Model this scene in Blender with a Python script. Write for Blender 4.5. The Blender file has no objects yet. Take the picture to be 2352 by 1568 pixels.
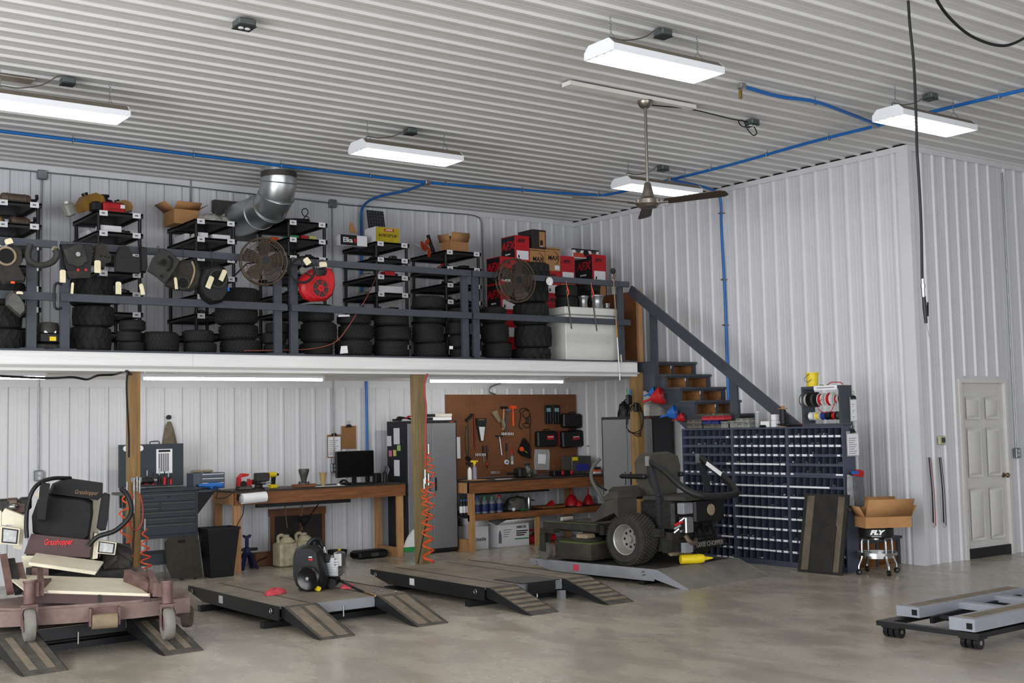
import bpy, math, random
from mathutils import Matrix, Vector
random.seed(7)
R = math.radians
SC = bpy.context.scene
COL = SC.collection
# ---------------------------------------------------------------- camera
F_PX, EYE = 2785.9, Vector((0, 0, 1.62))
def _axes(yaw, pitch, roll):
    f = Vector((math.sin(yaw)*math.cos(pitch), math.cos(yaw)*math.cos(pitch), math.sin(pitch)))
    r = Vector((math.cos(yaw), -math.sin(yaw), 0)); u = r.cross(f)
    c, s = math.cos(roll), math.sin(roll)
    return c*r + s*u, -s*r + c*u, f
AR, AU, AF = _axes(.634048, .0708518, -.0215887)
cd = bpy.data.cameras.new('camera'); cam = bpy.data.objects.new('camera', cd); COL.objects.link(cam)
cd.sensor_width = 36; cd.lens = 36*F_PX/2352; cd.clip_end = 200
cam.matrix_world = Matrix(((AR.x, AU.x, -AF.x, EYE.x), (AR.y, AU.y, -AF.y, EYE.y), (AR.z, AU.z, -AF.z, EYE.z), (0, 0, 0, 1)))
SC.camera = cam
# ---------------------------------------------------------------- world, daylight, exposure
SC.view_settings.view_transform = 'Standard'; SC.view_settings.look = 'None'
SC.view_settings.exposure = 0.1; SC.view_settings.gamma = 1; SC.view_settings.use_curve_mapping = False
w = bpy.data.worlds.new('sky'); SC.world = w; w.use_nodes = True
w.node_tree.nodes['Background'].inputs[0].default_value = (.72, .82, 1, 1)
w.node_tree.nodes['Background'].inputs[1].default_value = 1.0
def area(name, loc, rot, sx, sy, power, col):
    l = bpy.data.lights.new(name, 'AREA'); l.shape = 'RECTANGLE'; l.size = sx; l.size_y = sy
    l.energy = power; l.color = col
    o = bpy.data.objects.new(name, l); COL.objects.link(o); o.location = loc; o.rotation_euler = rot
    return o
DAY = (.97, .985, 1)
area('daylight_front_doorway', (3.2, -3.3, 2.05), (R(90), 0, 0), 11, 3.9, 500, DAY)
area('daylight_side_doorway', (-3.3, 4.2, 2.05), (R(90), 0, R(-90)), 9, 3.9, 780, DAY)
# ---------------------------------------------------------------- helpers
def ray(x, y): return AR*((x-1176)/F_PX) + AU*(-(y-784)/F_PX) + AF
def onX(x, y, X): r = ray(x, y); return EYE + r*(X/r.x)
def onY(x, y, Y): r = ray(x, y); return EYE + r*(Y/r.y)
def onZ(x, y, Z): r = ray(x, y); return EYE + r*((Z-EYE.z)/r.z)
def srgb(h):
    if isinstance(h, str):
        h = [int(h[i:i+2], 16)/255 for i in (0, 2, 4)]
    return tuple((c/12.92 if c <= .04045 else ((c+.055)/1.055)**2.4) for c in h) + (1,)
MATS = {}
def mat(name, col, rough=.5, metal=0., var=.12, scale=9., bump=0., emit=0., col2=None, stretch=None, alpha=1., trans=0., grit=0., ior=1.45):
    if name in MATS: return MATS[name]
    m = bpy.data.materials.new(name); m.use_nodes = True; nt = m.node_tree; N = nt.nodes; L = nt.links
    b = N['Principled BSDF']; c = srgb(col)
    b.inputs['Roughness'].default_value = rough; b.inputs['Metallic'].default_value = metal
    b.inputs['Base Color'].default_value = c; b.inputs['IOR'].default_value = ior
    if trans: b.inputs['Transmission Weight'].default_value = trans
    if alpha < 1: b.inputs['Alpha'].default_value = alpha
    if emit:
        b.inputs['Emission Color'].default_value = c; b.inputs['Emission Strength'].default_value = emit
    if var or bump or col2:
        tc = N.new('ShaderNodeTexCoord'); no = N.new('ShaderNodeTexNoise'); no.inputs['Scale'].default_value = scale
        no.inputs['Detail'].default_value = 6; no.inputs['Roughness'].default_value = .62
        src = tc.outputs['Object']
        if stretch:
            mp = N.new('ShaderNodeMapping'); mp.inputs['Scale'].default_value = stretch; L.new(src, mp.inputs[0]); src = mp.outputs[0]
        L.new(src, no.inputs['Vector'])
        rp = N.new('ShaderNodeValToRGB'); L.new(no.outputs['Fac'], rp.inputs[0])
        if col2: lo, hi = c, srgb(col2)
        else:
            lo = tuple(x*(1-var) for x in c[:3]) + (1,); hi = tuple(min(1, x*(1+var)) for x in c[:3]) + (1,)
        rp.color_ramp.elements[0].position = .33; rp.color_ramp.elements[1].position = .68
        rp.color_ramp.elements[0].color = lo; rp.color_ramp.elements[1].color = hi
        L.new(rp.outputs[0], b.inputs['Base Color'])
        if grit:
            mr = N.new('ShaderNodeMapRange'); mr.inputs[1].default_value = .3; mr.inputs[2].default_value = .7
            mr.inputs[3].default_value = rough-grit; mr.inputs[4].default_value = rough+grit
            L.new(no.outputs['Fac'], mr.inputs[0]); L.new(mr.outputs[0], b.inputs['Roughness'])
        if bump:
            bp = N.new('ShaderNodeBump'); bp.inputs['Strength'].default_value = bump; bp.inputs['Distance'].default_value = .01
            L.new(no.outputs['Fac'], bp.inputs['Height']); L.new(bp.outputs[0], b.inputs['Normal'])
    MATS[name] = m; return m

class MB:
    """collects shapes; build() links them as ONE mesh object"""
    def __init__(s): s.v = []; s.f = []; s.M = None
    def add(s, vs, fs):
        o = len(s.v)
        if s.M is not None: vs = [s.M @ Vector(v) for v in vs]
        s.v += [tuple(v) for v in vs]; s.f += [tuple(i+o for i in f) for f in fs]; return s
    def bx(s, x0, x1, y0, y1, z0, z1):
        return s.add([(x0,y0,z0),(x1,y0,z0),(x1,y1,z0),(x0,y1,z0),(x0,y0,z1),(x1,y0,z1),(x1,y1,z1),(x0,y1,z1)],
                     [(0,3,2,1),(4,5,6,7),(0,1,5,4),(1,2,6,5),(2,3,7,6),(3,0,4,7)])
    def rb(s, x0, x1, y0, y1, z0, z1, r=.01):
        """box with chamfered vertical and horizontal edges"""
        def ring(z, i): return [(x0+i+r,y0+i,z),(x1-i-r,y0+i,z),(x1-i,y0+i+r,z),(x1-i,y1-i-r,z),(x1-i-r,y1-i,z),(x0+i+r,y1-i,z),(x0+i,y1-i-r,z),(x0+i,y0+i+r,z)]
        vs = ring(z0, r) + ring(z0+r, 0) + ring(z1-r, 0) + ring(z1, r)
        fs = [tuple(reversed(range(8))), tuple(range(24, 32))]
        for k in range(3):
            for i in range(8):
                j = (i+1) % 8; fs.append((k*8+i, k*8+j, k*8+8+j, k*8+8+i))
        return s.add(vs, fs)
    def obox(s, c, ax, ay, az):
        c, ax, ay, az = Vector(c), Vector(ax), Vector(ay), Vector(az)
        P = [c-ax-ay-az, c+ax-ay-az, c+ax+ay-az, c-ax+ay-az, c-ax-ay+az, c+ax-ay+az, c+ax+ay+az, c-ax+ay+az]
        return s.add(P, [(0,3,2,1),(4,5,6,7),(0,1,5,4),(1,2,6,5),(2,3,7,6),(3,0,4,7)])
    def bar(s, p0, p1, w, h, up=(0,0,1)):
        """rectangular bar from p0 to p1; w across, h along up"""
        p0, p1 = Vector(p0), Vector(p1); d = (p1-p0); u = Vector(up)
        a = d.cross(u)
        if a.length < 1e-6: a = d.cross(Vector((1,0,0)))
        a.normalize(); b = a.cross(d).normalized()
        return s.obox((p0+p1)/2, d/2, a*w/2, b*h/2)
    def cyl(s, p0, p1, r0, r1=None, n=14, caps=True):
        p0, p1 = Vector(p0), Vector(p1); r1 = r0 if r1 is None else r1
        d = (p1-p0).normalized(); a = d.orthogonal().normalized(); b = d.cross(a)
        vs = []
        for p, r in ((p0, r0), (p1, r1)):
            for i in range(n):
                t = 2*math.pi*i/n; vs.append(p + a*(r*math.cos(t)) + b*(r*math.sin(t)))
        fs = [(i, (i+1) % n, n+(i+1) % n, n+i) for i in range(n)]
        if caps: fs += [tuple(reversed(range(n))), tuple(range(n, 2*n))]
        return s.add(vs, fs)
    def tube(s, pts, r, n=8, caps=True):
        pts = [Vector(p) for p in pts]; rs = r if isinstance(r, (list, tuple)) else [r]*len(pts)
        vs = []; prev = None
        for i, p in enumerate(pts):
            d = (pts[min(i+1, len(pts)-1)] - pts[max(i-1, 0)])
            d = d.normalized() if d.length > 1e-9 else Vector((0,0,1))
            if prev is None: a = d.orthogonal().normalized()
            else:
                a = prev - d*prev.dot(d); a = a.normalized() if a.length > 1e-6 else d.orthogonal().normalized()
            prev = a; b = d.cross(a)
            for k in range(n):
                t = 2*math.pi*k/n; vs.append(p + a*(rs[i]*math.cos(t)) + b*(rs[i]*math.sin(t)))
        fs = []
        for i in range(len(pts)-1):
            for k in range(n):
                j = (k+1) % n; fs.append((i*n+k, i*n+j, i*n+n+j, i*n+n+k))
        if caps: fs += [tuple(reversed(range(n))), tuple(range((len(pts)-1)*n, len(pts)*n))]
        return s.add(vs, fs)
    def lathe(s, prof, c=(0,0,0), axis=(0,0,1), n=24, close=False, caps=True):
        """prof: (radius, height) pairs along axis"""
        c = Vector(c); d = Vector(axis).normalized(); a = d.orthogonal().normalized(); b = d.cross(a)
        vs = []
        for r, h in prof:
            for k in range(n):
                t = 2*math.pi*k/n; vs.append(c + d*h + a*(r*math.cos(t)) + b*(r*math.sin(t)))
        fs = []; m = len(prof)
        for i in range(m if close else m-1):
            ii = (i+1) % m
            for k in range(n):
                j = (k+1) % n; fs.append((i*n+k, i*n+j, ii*n+j, ii*n+k))
        if not close and caps:
            if prof[0][0] > 1e-6: fs.append(tuple(reversed(range(n))))
            if prof[-1][0] > 1e-6: fs.append(tuple(range((m-1)*n, m*n)))
        return s.add(vs, fs)
    def prism(s, poly, axis, a, b):
        """poly: 2-D points extruded along axis 'x' (y,z), 'y' (x,z) or 'z' (x,y) from a to b"""
        g = {'x': lambda p, t: (t, p[0], p[1]), 'y': lambda p, t: (p[0], t, p[1]), 'z': lambda p, t: (p[0], p[1], t)}[axis]
        n = len(poly); vs = [g(p, a) for p in poly] + [g(p, b) for p in poly]
        fs = [(i, (i+1) % n, n+(i+1) % n, n+i) for i in range(n)] + [tuple(reversed(range(n))), tuple(range(n, 2*n))]
        return s.add(vs, fs)
    def ell(s, c, rx, ry, rz, n=14, m=9):
        vs = []
        for i in range(1, m):
            t = math.pi*i/m
            for k in range(n):
                u = 2*math.pi*k/n; vs.append((c[0]+rx*math.sin(t)*math.cos(u), c[1]+ry*math.sin(t)*math.sin(u), c[2]+rz*math.cos(t)))
        top = len(vs); vs += [(c[0], c[1], c[2]+rz), (c[0], c[1], c[2]-rz)]
        fs = []
        for i in range(m-2):
            for k in range(n):
                j = (k+1) % n; fs.append((i*n+k, i*n+n+k, i*n+n+j, i*n+j))
        for k in range(n):
            j = (k+1) % n; fs += [(top, k, j), (top+1, (m-2)*n+j, (m-2)*n+k)]
        return s.add(vs, fs)
    def tor(s, c, axis, R0, r, n=28, m=8, rs=None):
        return s.lathe([(R0+r*math.cos(2*math.pi*k/m), (rs or r)*math.sin(2*math.pi*k/m)) for k in range(m)], c, axis, n, True)
    def mesh(s, name, sharp=38):
        me = bpy.data.meshes.new(name); me.from_pydata(s.v, [], s.f); me.validate()
        import bmesh
        b = bmesh.new(); b.from_mesh(me); bmesh.ops.recalc_face_normals(b, faces=b.faces); b.to_mesh(me); b.free()
        me.polygons.foreach_set('use_smooth', [True]*len(me.polygons)); me.set_sharp_from_angle(angle=R(sharp))
        return me
    def build(s, name, m, parent=None, label=None, loc=None, rot=None):
        me = s.mesh(name); me.materials.append(m)
        return link(name, me, parent, label, loc, rot)
def link(name, me, parent=None, label=None, loc=None, rot=None):
    o = bpy.data.objects.new(name, me); COL.objects.link(o); o.parent = parent
    if loc is not None: o.location = loc
    if rot is not None: o.rotation_euler = rot
    if label: o['label'] = label
    return o
def thing(name, label, cat, loc=(0,0,0), rz=0, group=None, rx=0, ry=0):
    o = bpy.data.objects.new(name, None); COL.objects.link(o); o.location = loc; o.rotation_euler = (rx, ry, rz)
    o.empty_display_size = .05
    return tag(o, label, cat, group)
def tag(o, label, cat, group=None, kind=None):
    if label: o['label'] = label
    if cat: o['category'] = cat
    if group: o['group'] = group
    if kind: o['kind'] = kind
    return o
def structure(o): o['kind'] = 'structure'; return o
def dup(root, loc=None, rz=None, label=None, parent=None, top=True):
    r = root.copy(); COL.objects.link(r); r.parent = parent
    if loc is not None: r.location = loc
    if rz is not None: r.rotation_euler = (root.rotation_euler[0], root.rotation_euler[1], rz)
    if label: r['label'] = label
    for ch in list(root.children): dup(ch, parent=r)
    return r
TEXTS = []
def text(s, size, m, parent, loc, rot, name='lettering', ext=.0008, align='CENTER', sx=1., shear=0., bold=0.):
    """flat lettering, turned into a mesh at the end"""
    TEXTS.append((s, size, m, parent, loc, rot, name, ext, align, sx, shear, bold))
def flush_texts():
    tmp = []
    for (s, size, m, parent, loc, rot, name, ext, align, sx, shear, bold) in TEXTS:
        c = bpy.data.curves.new('t', 'FONT'); c.body = s; c.size = size; c.extrude = ext; c.align_x = align; c.align_y = 'CENTER'
        c.resolution_u = 2; c.shear = shear; c.offset = bold
        o = bpy.data.objects.new('t', c); COL.objects.link(o); tmp.append(o)
    dg = bpy.context.evaluated_depsgraph_get()
    for o, (s, size, m, parent, loc, rot, name, ext, align, sx, shear, bold) in zip(tmp, TEXTS):
        me = bpy.data.meshes.new_from_object(o.evaluated_get(dg)); me.name = name
        me.materials.clear(); me.materials.append(m)
        q = link(name, me, parent, None, loc, rot); q.scale = (sx, 1, 1)
    for o in tmp:
        c = o.data; bpy.data.objects.remove(o); bpy.data.curves.remove(c)
def spline(pts, n=8):
    """Catmull-Rom through pts"""
    P = [Vector(p) for p in pts]; out = []
    for i in range(len(P)-1):
        a, b, c, d = P[max(i-1, 0)], P[i], P[i+1], P[min(i+2, len(P)-1)]
        for k in range(n):
            t = k/n; out.append(.5*((2*b)+(c-a)*t+(2*a-5*b+4*c-d)*t*t+(3*b-a-3*c+d)*t**3))
    return out + [P[-1]]
def quad(pts, t=.003):
    """thin sheet through 4 points"""
    P = [Vector(p) for p in pts]; n = (P[1]-P[0]).cross(P[3]-P[0]).normalized()*t
    return MB().add(P + [p+n for p in P], [(3,2,1,0),(4,5,6,7),(0,1,5,4),(1,2,6,5),(2,3,7,6),(3,0,4,7)])
# ---------------------------------------------------------------- shared materials
M_WALL = mat('white_painted_steel', 'd2d2d5', .42, 0, .03, 3)
M_CEIL = mat('white_ceiling_steel', 'cdccca', .45, 0, .04, 2)
M_TRIM = mat('white_trim', 'd2d2d5', .45, 0, .03, 3)
M_GREYP = mat('slate_grey_paint', '3d4149', .55, 0, .1, 12)
M_BLACK = mat('black_plastic', '0d0d0f', .5, 0, .25, 14)
M_RUBBER = mat('black_rubber', '121212', .75, 0, .35, 18, .2)
M_DARK = mat('dark_steel', '1b1c1f', .5, .3, .25, 10)
M_GALV = mat('galvanised_steel', '8b8f92', .42, .85, .18, 14)
M_CHROME = mat('chrome', 'adadad', .28, 1, 0)
M_SILVER = mat('silver_metal', 'a7a8aa', .35, .8, .15, 16)
M_WHITE = mat('white_plastic', 'e6e6e4', .45, 0, .03, 6)
M_PAPER = mat('white_paper', 'e4e3e6', .8, 0, .03, 20)
M_MANILA = mat('manila_card', 'd9cfae', .85, 0, .06, 20)
M_PRINT = mat('printed_grey_ink', '6e7076', .8, 0, 0)
M_INK = mat('black_ink', '121214', .7, 0, 0)
M_RED = mat('red_plastic', 'b0161c', .45, 0, .12, 12)
M_BLUE = mat('blue_plastic', '1f5fae', .4, 0, .1, 12)
M_YELLOW = mat('yellow_plastic', 'e3c81e', .45, 0, .08, 10)
M_GREEN = mat('green_plastic', '2b8a4b', .45, 0, .08, 10)
M_ORANGE = mat('orange_plastic', 'e8521a', .4, 0, .08, 10)
M_CARD = mat('brown_cardboard', 'a97c50', .85, 0, .08, 9)
M_PINE = mat('pine_timber', 'b3875a', .65, 0, .22, 5, .1, stretch=(6, 6, .7))
M_POST = mat('weathered_post_timber', '86683f', .7, 0, .25, 5, .15, stretch=(7, 7, .5))
M_TREATED = mat('treated_timber', '7d6b49', .7, 0, .25, 5, .15, stretch=(7, 7, .5))
M_BENCHW = mat('stained_bench_timber', '7d4f2e', .55, 0, .35, 5, .1, stretch=(.6, 6, 6))
M_OSB = mat('rough_brown_chipboard', '8a5a30', .8, 0, .3, 26, .2, col2='a87848')
M_BLUEPIPE = mat('blue_air_pipe', '1c66b0', .35, .1, .06, 8)
M_GREASE = mat('oily_grimy_metal', '2c2b2a', .55, .4, .5, 22, .2)
M_DUST = mat('dusty_black', '2a2722', .8, 0, .35, 16, .1)
M_WORN = mat('worn_dark_plastic', '2d2c29', .7, 0, .3, 12)
M_RAG = mat('red_shop_cloth', 'c04650', .95, 0, .12, 30)
M_CLEAR = mat('clear_plastic', 'c8cac8', .3, 0, .15, 14, alpha=.45)
M_CREAM = mat('cream_paint', 'd3cab4', .5, 0, .08, 8)
M_MAROON = mat('dusty_maroon_paint', '563c38', .65, 0, .2, 9, .1, col2='6f5650')
M_TAN = mat('dusty_tan', '8a7b63', .8, 0, .2, 10)
# ---------------------------------------------------------------- the room
XR, YD, ZC, YB = 11.69, 8.26, 4.74, 14.26
XL, YF, XE = -3.5, -3.5, 16.5
PITCH = .2235
def rib_profile(n, flip=1):
    """cross-section of ribbed steel liner: (across, height) pairs over n pitches"""
    p = []
    for k in range(n):
        o = k*PITCH
        p += [(o, 0), (o+.060, 0), (o+.068, .0016), (o+.076, .0016), (o+.084, 0), (o+.110, 0), (o+.118, .0016), (o+.126, .0016), (o+.134, 0),
              (o+.160, 0), (o+.177, .019), (o+.201, .019), (o+.2185, 0)]
    return p + [(n*PITCH, 0)]
def rib_mesh(name, prof, length, place):
    vs = [place(a, h, 0) for a, h in prof] + [place(a, h, length) for a, h in prof]; n = len(prof)
    me = bpy.data.meshes.new(name); me.from_pydata([tuple(v) for v in vs], [], [(i, i+1, n+i+1, n+i) for i in range(n-1)])
    me.polygons.foreach_set('use_smooth', [False]*len(me.polygons)); return me
PW = 4*PITCH
# floor
fm = bpy.data.materials.new('polished_concrete'); fm.use_nodes = True
nt = fm.node_tree; N = nt.nodes; L = nt.links; b = N['Principled BSDF']
tc = N.new('ShaderNodeTexCoord')
def noise(scale, det, rough, dist=0, st=None):
    n = N.new('ShaderNodeTexNoise'); n.inputs['Scale'].default_value = scale; n.inputs['Detail'].default_value = det
    n.inputs['Roughness'].default_value = rough; n.inputs['Distortion'].default_value = dist
    if st:
        mp = N.new('ShaderNodeMapping'); mp.inputs['Scale'].default_value = st; mp.inputs['Rotation'].default_value = (0, 0, .5); L.new(tc.outputs['Object'], mp.inputs[0]); L.new(mp.outputs[0], n.inputs[0])
    else: L.new(tc.outputs['Object'], n.inputs[0])
    return n
n1 = noise(.55, 7, .6, .6); n2 = noise(2.6, 9, .62, .25, (1, .5, 1)); n3 = noise(16, 5, .6)
r1 = N.new('ShaderNodeValToRGB'); r1.color_ramp.elements[0].position = .35; r1.color_ramp.elements[1].position = .66
r1.color_ramp.elements[0].color = srgb('9d968a'); r1.color_ramp.elements[1].color = srgb('b6afa3')
L.new(n1.outputs[0], r1.inputs[0])
r2 = N.new('ShaderNodeValToRGB'); r2.color_ramp.elements[0].position = .28; r2.color_ramp.elements[1].position = .74
r2.color_ramp.elements[0].color = (.76, .745, .72, 1); r2.color_ramp.elements[1].color = (1.06, 1.04, 1.0, 1)
L.new(n2.outputs[0], r2.inputs[0])
mx = N.new('ShaderNodeMix'); mx.data_type = 'RGBA'; mx.blend_type = 'MULTIPLY'; mx.inputs[0].default_value = .8
L.new(r1.outputs[0], mx.inputs[6]); L.new(r2.outputs[0], mx.inputs[7]); L.new(mx.outputs[2], b.inputs['Base Color'])
mr = N.new('ShaderNodeMapRange'); mr.inputs[1].default_value = .3; mr.inputs[2].default_value = .75; mr.inputs[3].default_value = .14; mr.inputs[4].default_value = .42
L.new(n2.outputs[0], mr.inputs[0]); L.new(mr.outputs[0], b.inputs['Roughness'])
bp = N.new('ShaderNodeBump'); bp.inputs['Strength'].default_value = .05; bp.inputs['Distance'].default_value = .01; L.new(n3.outputs[0], bp.inputs['Height']); L.new(bp.outputs[0], b.inputs['Normal'])
structure(MB().bx(XL-.1, XE+.1, YF-.1, YB+.1, -.12, 0).build('floor', fm))
# back wall
wb = structure(MB().bx(XL, XR+.1, YB, YB+.08, 0, ZC).build('wall_back', M_WALL))
me = rib_mesh('panel', rib_profile(4), ZC, lambda a, h, t: Vector((a, -h, t))); me.materials.append(M_WALL)
X0 = 3.482-.02-PITCH*4*7-.19+.0
k = 0
while X0 + k*PW < XR-.05:
    if X0+(k+1)*PW <= XR+.01: link('panel', me, wb, None, (X0+k*PW, YB-.002, 0))
    else:
        q = int((XR-X0-k*PW)/PITCH)
        m2 = rib_mesh('panel', rib_profile(max(q, 1)), ZC, lambda a, h, t: Vector((a, -h, t))); m2.materials.append(M_WALL)
        link('panel', m2, wb, None, (X0+k*PW, YB-.002, 0))
    k += 1
# right wall (runs towards the doorway corner)
wr = structure(MB().bx(XR, XR+.08, YD, YB+.08, 0, ZC).build('wall_right', M_WALL))
me = rib_mesh('panel', rib_profile(4), ZC, lambda a, h, t: Vector((-h, -a, t))); me.materials.append(M_WALL)
y = YB-.02
while y-PW > YD+.1: link('panel', me, wr, None, (XR-.002, y, 0)); y -= PW
q = int((y-YD-.1)/PITCH)
if q:
    m2 = rib_mesh('panel', rib_profile(q), ZC, lambda a, h, t: Vector((-h, -a, t))); m2.materials.append(M_WALL); link('panel', m2, wr, None, (XR-.002, y, 0))
# return wall with the door
DX0, DX1, DZ = 12.44, 13.42, 2.075
wt = structure(MB().bx(XR+.08, DX0, YD, YD+.08, 0, ZC).bx(DX1, XE, YD, YD+.08, 0, ZC).bx(DX0, DX1, YD, YD+.08, DZ, ZC).build('wall_return', M_WALL))
def ret_panel(x0, n, z0):
    m2 = rib_mesh('panel', rib_profile(n), ZC-z0, lambda a, h, t: Vector((a, -h, t))); m2.materials.append(M_WALL)
    link('panel', m2, wt, None, (x0, YD-.002, z0))
ret_panel(11.7445, 3, 0); ret_panel(11.7445+3*PITCH, 4, DZ+.03); ret_panel(11.7445+7*PITCH+.115, 4, 0)
ret_panel(11.7445+11*PITCH+.115, 4, 0); ret_panel(11.7445+15*PITCH+.115, 4, 0)
# the walls out of view, with the open overhead doorways that let the daylight in
structure(MB().bx(XL-.1, -2.4, YF-.1, YF, 0, ZC).bx(8.8, XE, YF-.1, YF, 0, ZC).bx(-2.4, 8.8, YF-.1, YF, 4.05, ZC).build('wall_front', M_WALL))
structure(MB().bx(XL-.1, XL, YF, -.4, 0, ZC).bx(XL-.1, XL, 8.8, YB, 0, ZC).bx(XL-.1, XL, -.4, 8.8, 4.05, ZC).build('wall_left', M_WALL))
structure(MB().bx(XE, XE+.1, YF, YD, 0, ZC).build('wall_far_right', M_WALL))
# ceiling
ce = structure(MB().bx(XL, XE, YF, YB, ZC+.002, ZC+.1).build('ceiling', M_CEIL))
cp = [(a, h) for a, h in rib_profile(4)]
me = rib_mesh('panel', cp, XE-XL, lambda a, h, t: Vector((t, -a, -h))); me.materials.append(M_CEIL)
y = YB-.03
while y > YF+.1: link('panel', me, ce, None, (XL, y, ZC)); y -= PW
# trims
structure(MB().bx(XL, XR, YB-.03, YB-.021, ZC-.075, ZC).build('trim_1', M_TRIM))
structure(MB().bx(XR-.03, XR-.021, YD, YB, ZC-.085, ZC-.0205).build('trim_2', M_TRIM))
MB().bx(XR-.0205, XR-.012, YD, YB, ZC-.03, ZC-.0005).build('gap_shade_strip', mat('gap_shade_black', '050505', 1, 0, 0), wr)  # solid black strip paints in the shade of the rib gaps above the trim
MB().bx(XR, XE, YD-.0205, YD-.012, ZC-.03, ZC-.0005).build('gap_shade_strip', MATS['gap_shade_black'], wt)  # same painted gap shade along the top of the return wall
structure(MB().bx(XR-.03, XE, YD-.03, YD-.021, ZC-.085, ZC-.02).build('trim_3', M_TRIM))
structure(MB().bx(XR-.024, XR-.003, YD-.024, YD+.13, 0, ZC-.02).bx(XR-.003, XR+.055, YD-.024, YD-.003, 0, ZC-.02).build('trim_4', M_TRIM))
structure(MB().bx(XL, XR, YB-.03, YB-.021, 2.19, 2.29).build('trim_5', M_TRIM))
# door
dr = structure(thing('door_1', None, None, (DX0, YD, 0))); dr.pop('label', None)
W = DX1-DX0
MB().bx(0, .05, -.03, .08, 0, DZ).bx(W-.05, W, -.03, .08, 0, DZ).bx(.05, W-.05, -.03, .08, DZ-.05, DZ).build('door_frame', mat('door_frame_paint', 'd3cfcb', .45, 0, .03), dr)
M_DOOR = mat('door_paint', 'd0ceca', .45, 0, .03)
slab = MB().bx(.052, W-.052, .012, .045, .02, DZ-.053).build('door_leaf', M_DOOR, dr)
pw = (W-.104-.3)/2
for i, (z0, z1) in enumerate(((1.60, 1.86), (.93, 1.50), (.20, .80))):
    for j in range(2):
        x0 = .052+.10+j*(pw+.10); x1 = x0+pw
        r = MB()
        r.add([(x0,.012,z0),(x1,.012,z0),(x1,.012,z1),(x0,.012,z1),(x0+.025,.021,z0+.025),(x1-.025,.021,z0+.025),(x1-.025,.021,z1-.025),(x0+.025,.021,z1-.025),
               (x0+.055,.004,z0+.055),(x1-.055,.004,z0+.055),(x1-.055,.004,z1-.055),(x0+.055,.004,z1-.055)],
              [(0,1,5,4),(1,2,6,5),(2,3,7,6),(3,0,4,7),(4,5,9,8),(5,6,10,9),(6,7,11,10),(7,4,8,11),(8,9,10,11)])
        # raised moulding drawn proud of the leaf
        r.v = [(a, c-.016, d) for a, c, d in r.v]
        r.build('door_panel', M_DOOR, dr)
MB().bx(.055, W-.055, -.012, .011, .0, .115).build('door_sweep', M_BLACK, dr, 'black rubber sweep along the foot of the door')
kn = MB().lathe([(.03, 0), (.03, .012), (.012, .016), (.012, .04), (.026, .05), (.03, .065), (.02, .08), (0, .082)], (W-.115, .012, .93), (0, -1, 0), 18).build('door_knob', mat('aged_brass', '7c6a55', .3, .9, .1), dr)
for z in (.22, 1.03, 1.80): MB().cyl((.05, .0, z-.05), (.05, .0, z+.05), .011, n=8).bx(.03, .075, .006, .011, z-.05, z+.05).build('hinge', M_SILVER, dr)
# ---------------------------------------------------------------- mezzanine
DY, DE, DZT, SY0 = 11.72, 10.63, 2.43, 11.70
mz = structure(MB().bx(XL, DE, DY+.045, YB-.03, 2.30, DZT).build('mezzanine_deck', M_DUST)); 
me = rib_mesh('soffit_panel', rib_profile(4), DE-XL, lambda a, h, t: Vector((t, -a, -h))); me.materials.append(M_CEIL)
for i in range(3): link('soffit_panel', me, mz, None, (XL, YB-.035-i*PW*.93, 2.297))
MB().bx(DE+.001, XR-.03, SY0+.36, YB-.03, 2.30, DZT).build('landing_deck', M_DUST, mz)
m2 = rib_mesh('soffit_panel', rib_profile(4), XR-.03-DE, lambda a, h, t: Vector((t, -a, -h))); m2.materials.append(M_CEIL)
for i in range(2): link('soffit_panel', m2, mz, None, (DE, YB-.035-i*PW, 2.297))
M_FASC = mat('white_rough_sawn_board', 'dededc', .6, 0, .06, 4, .15, stretch=(.4, 4, 9))
for x0, x1 in ((XL, 1.25), (1.252, 4.63), (4.632, 8.9), (8.902, DE)):
    MB().bx(x0, x1, DY, DY+.045, 2.288, DZT).build('fascia_board', M_FASC, mz)
for x0, x1 in ((XL, 2.75), (2.752, 6.7), (6.702, DE)):
    MB().bx(x0, x1, DY+.006, DY+.045, 2.247, 2.286).build('fascia_trim', M_FASC, mz)
MB().bx(XL, DE, DY-.012, DY+.12, DZT, DZT+.018).build('edge_strip', M_GREYP, mz)
for i, (x0, x1, m, dx) in enumerate(((4.015, 4.11, M_POST, 0), (7.29, 7.41, M_TREATED, .035), (10.65, 10.765, M_POST, 0))):
    MB().add([(x0+dx, DY+.05, 0), (x1+dx, DY+.05, 0), (x1+dx, DY+.19, 0), (x0+dx, DY+.19, 0), (x0, DY+.05, 2.30), (x1, DY+.05, 2.30), (x1, DY+.19, 2.30), (x0, DY+.19, 2.30)],
             [(0,3,2,1),(4,5,6,7),(0,1,5,4),(1,2,6,5),(2,3,7,6),(3,0,4,7)]).build('support_post', m, mz)
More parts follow.
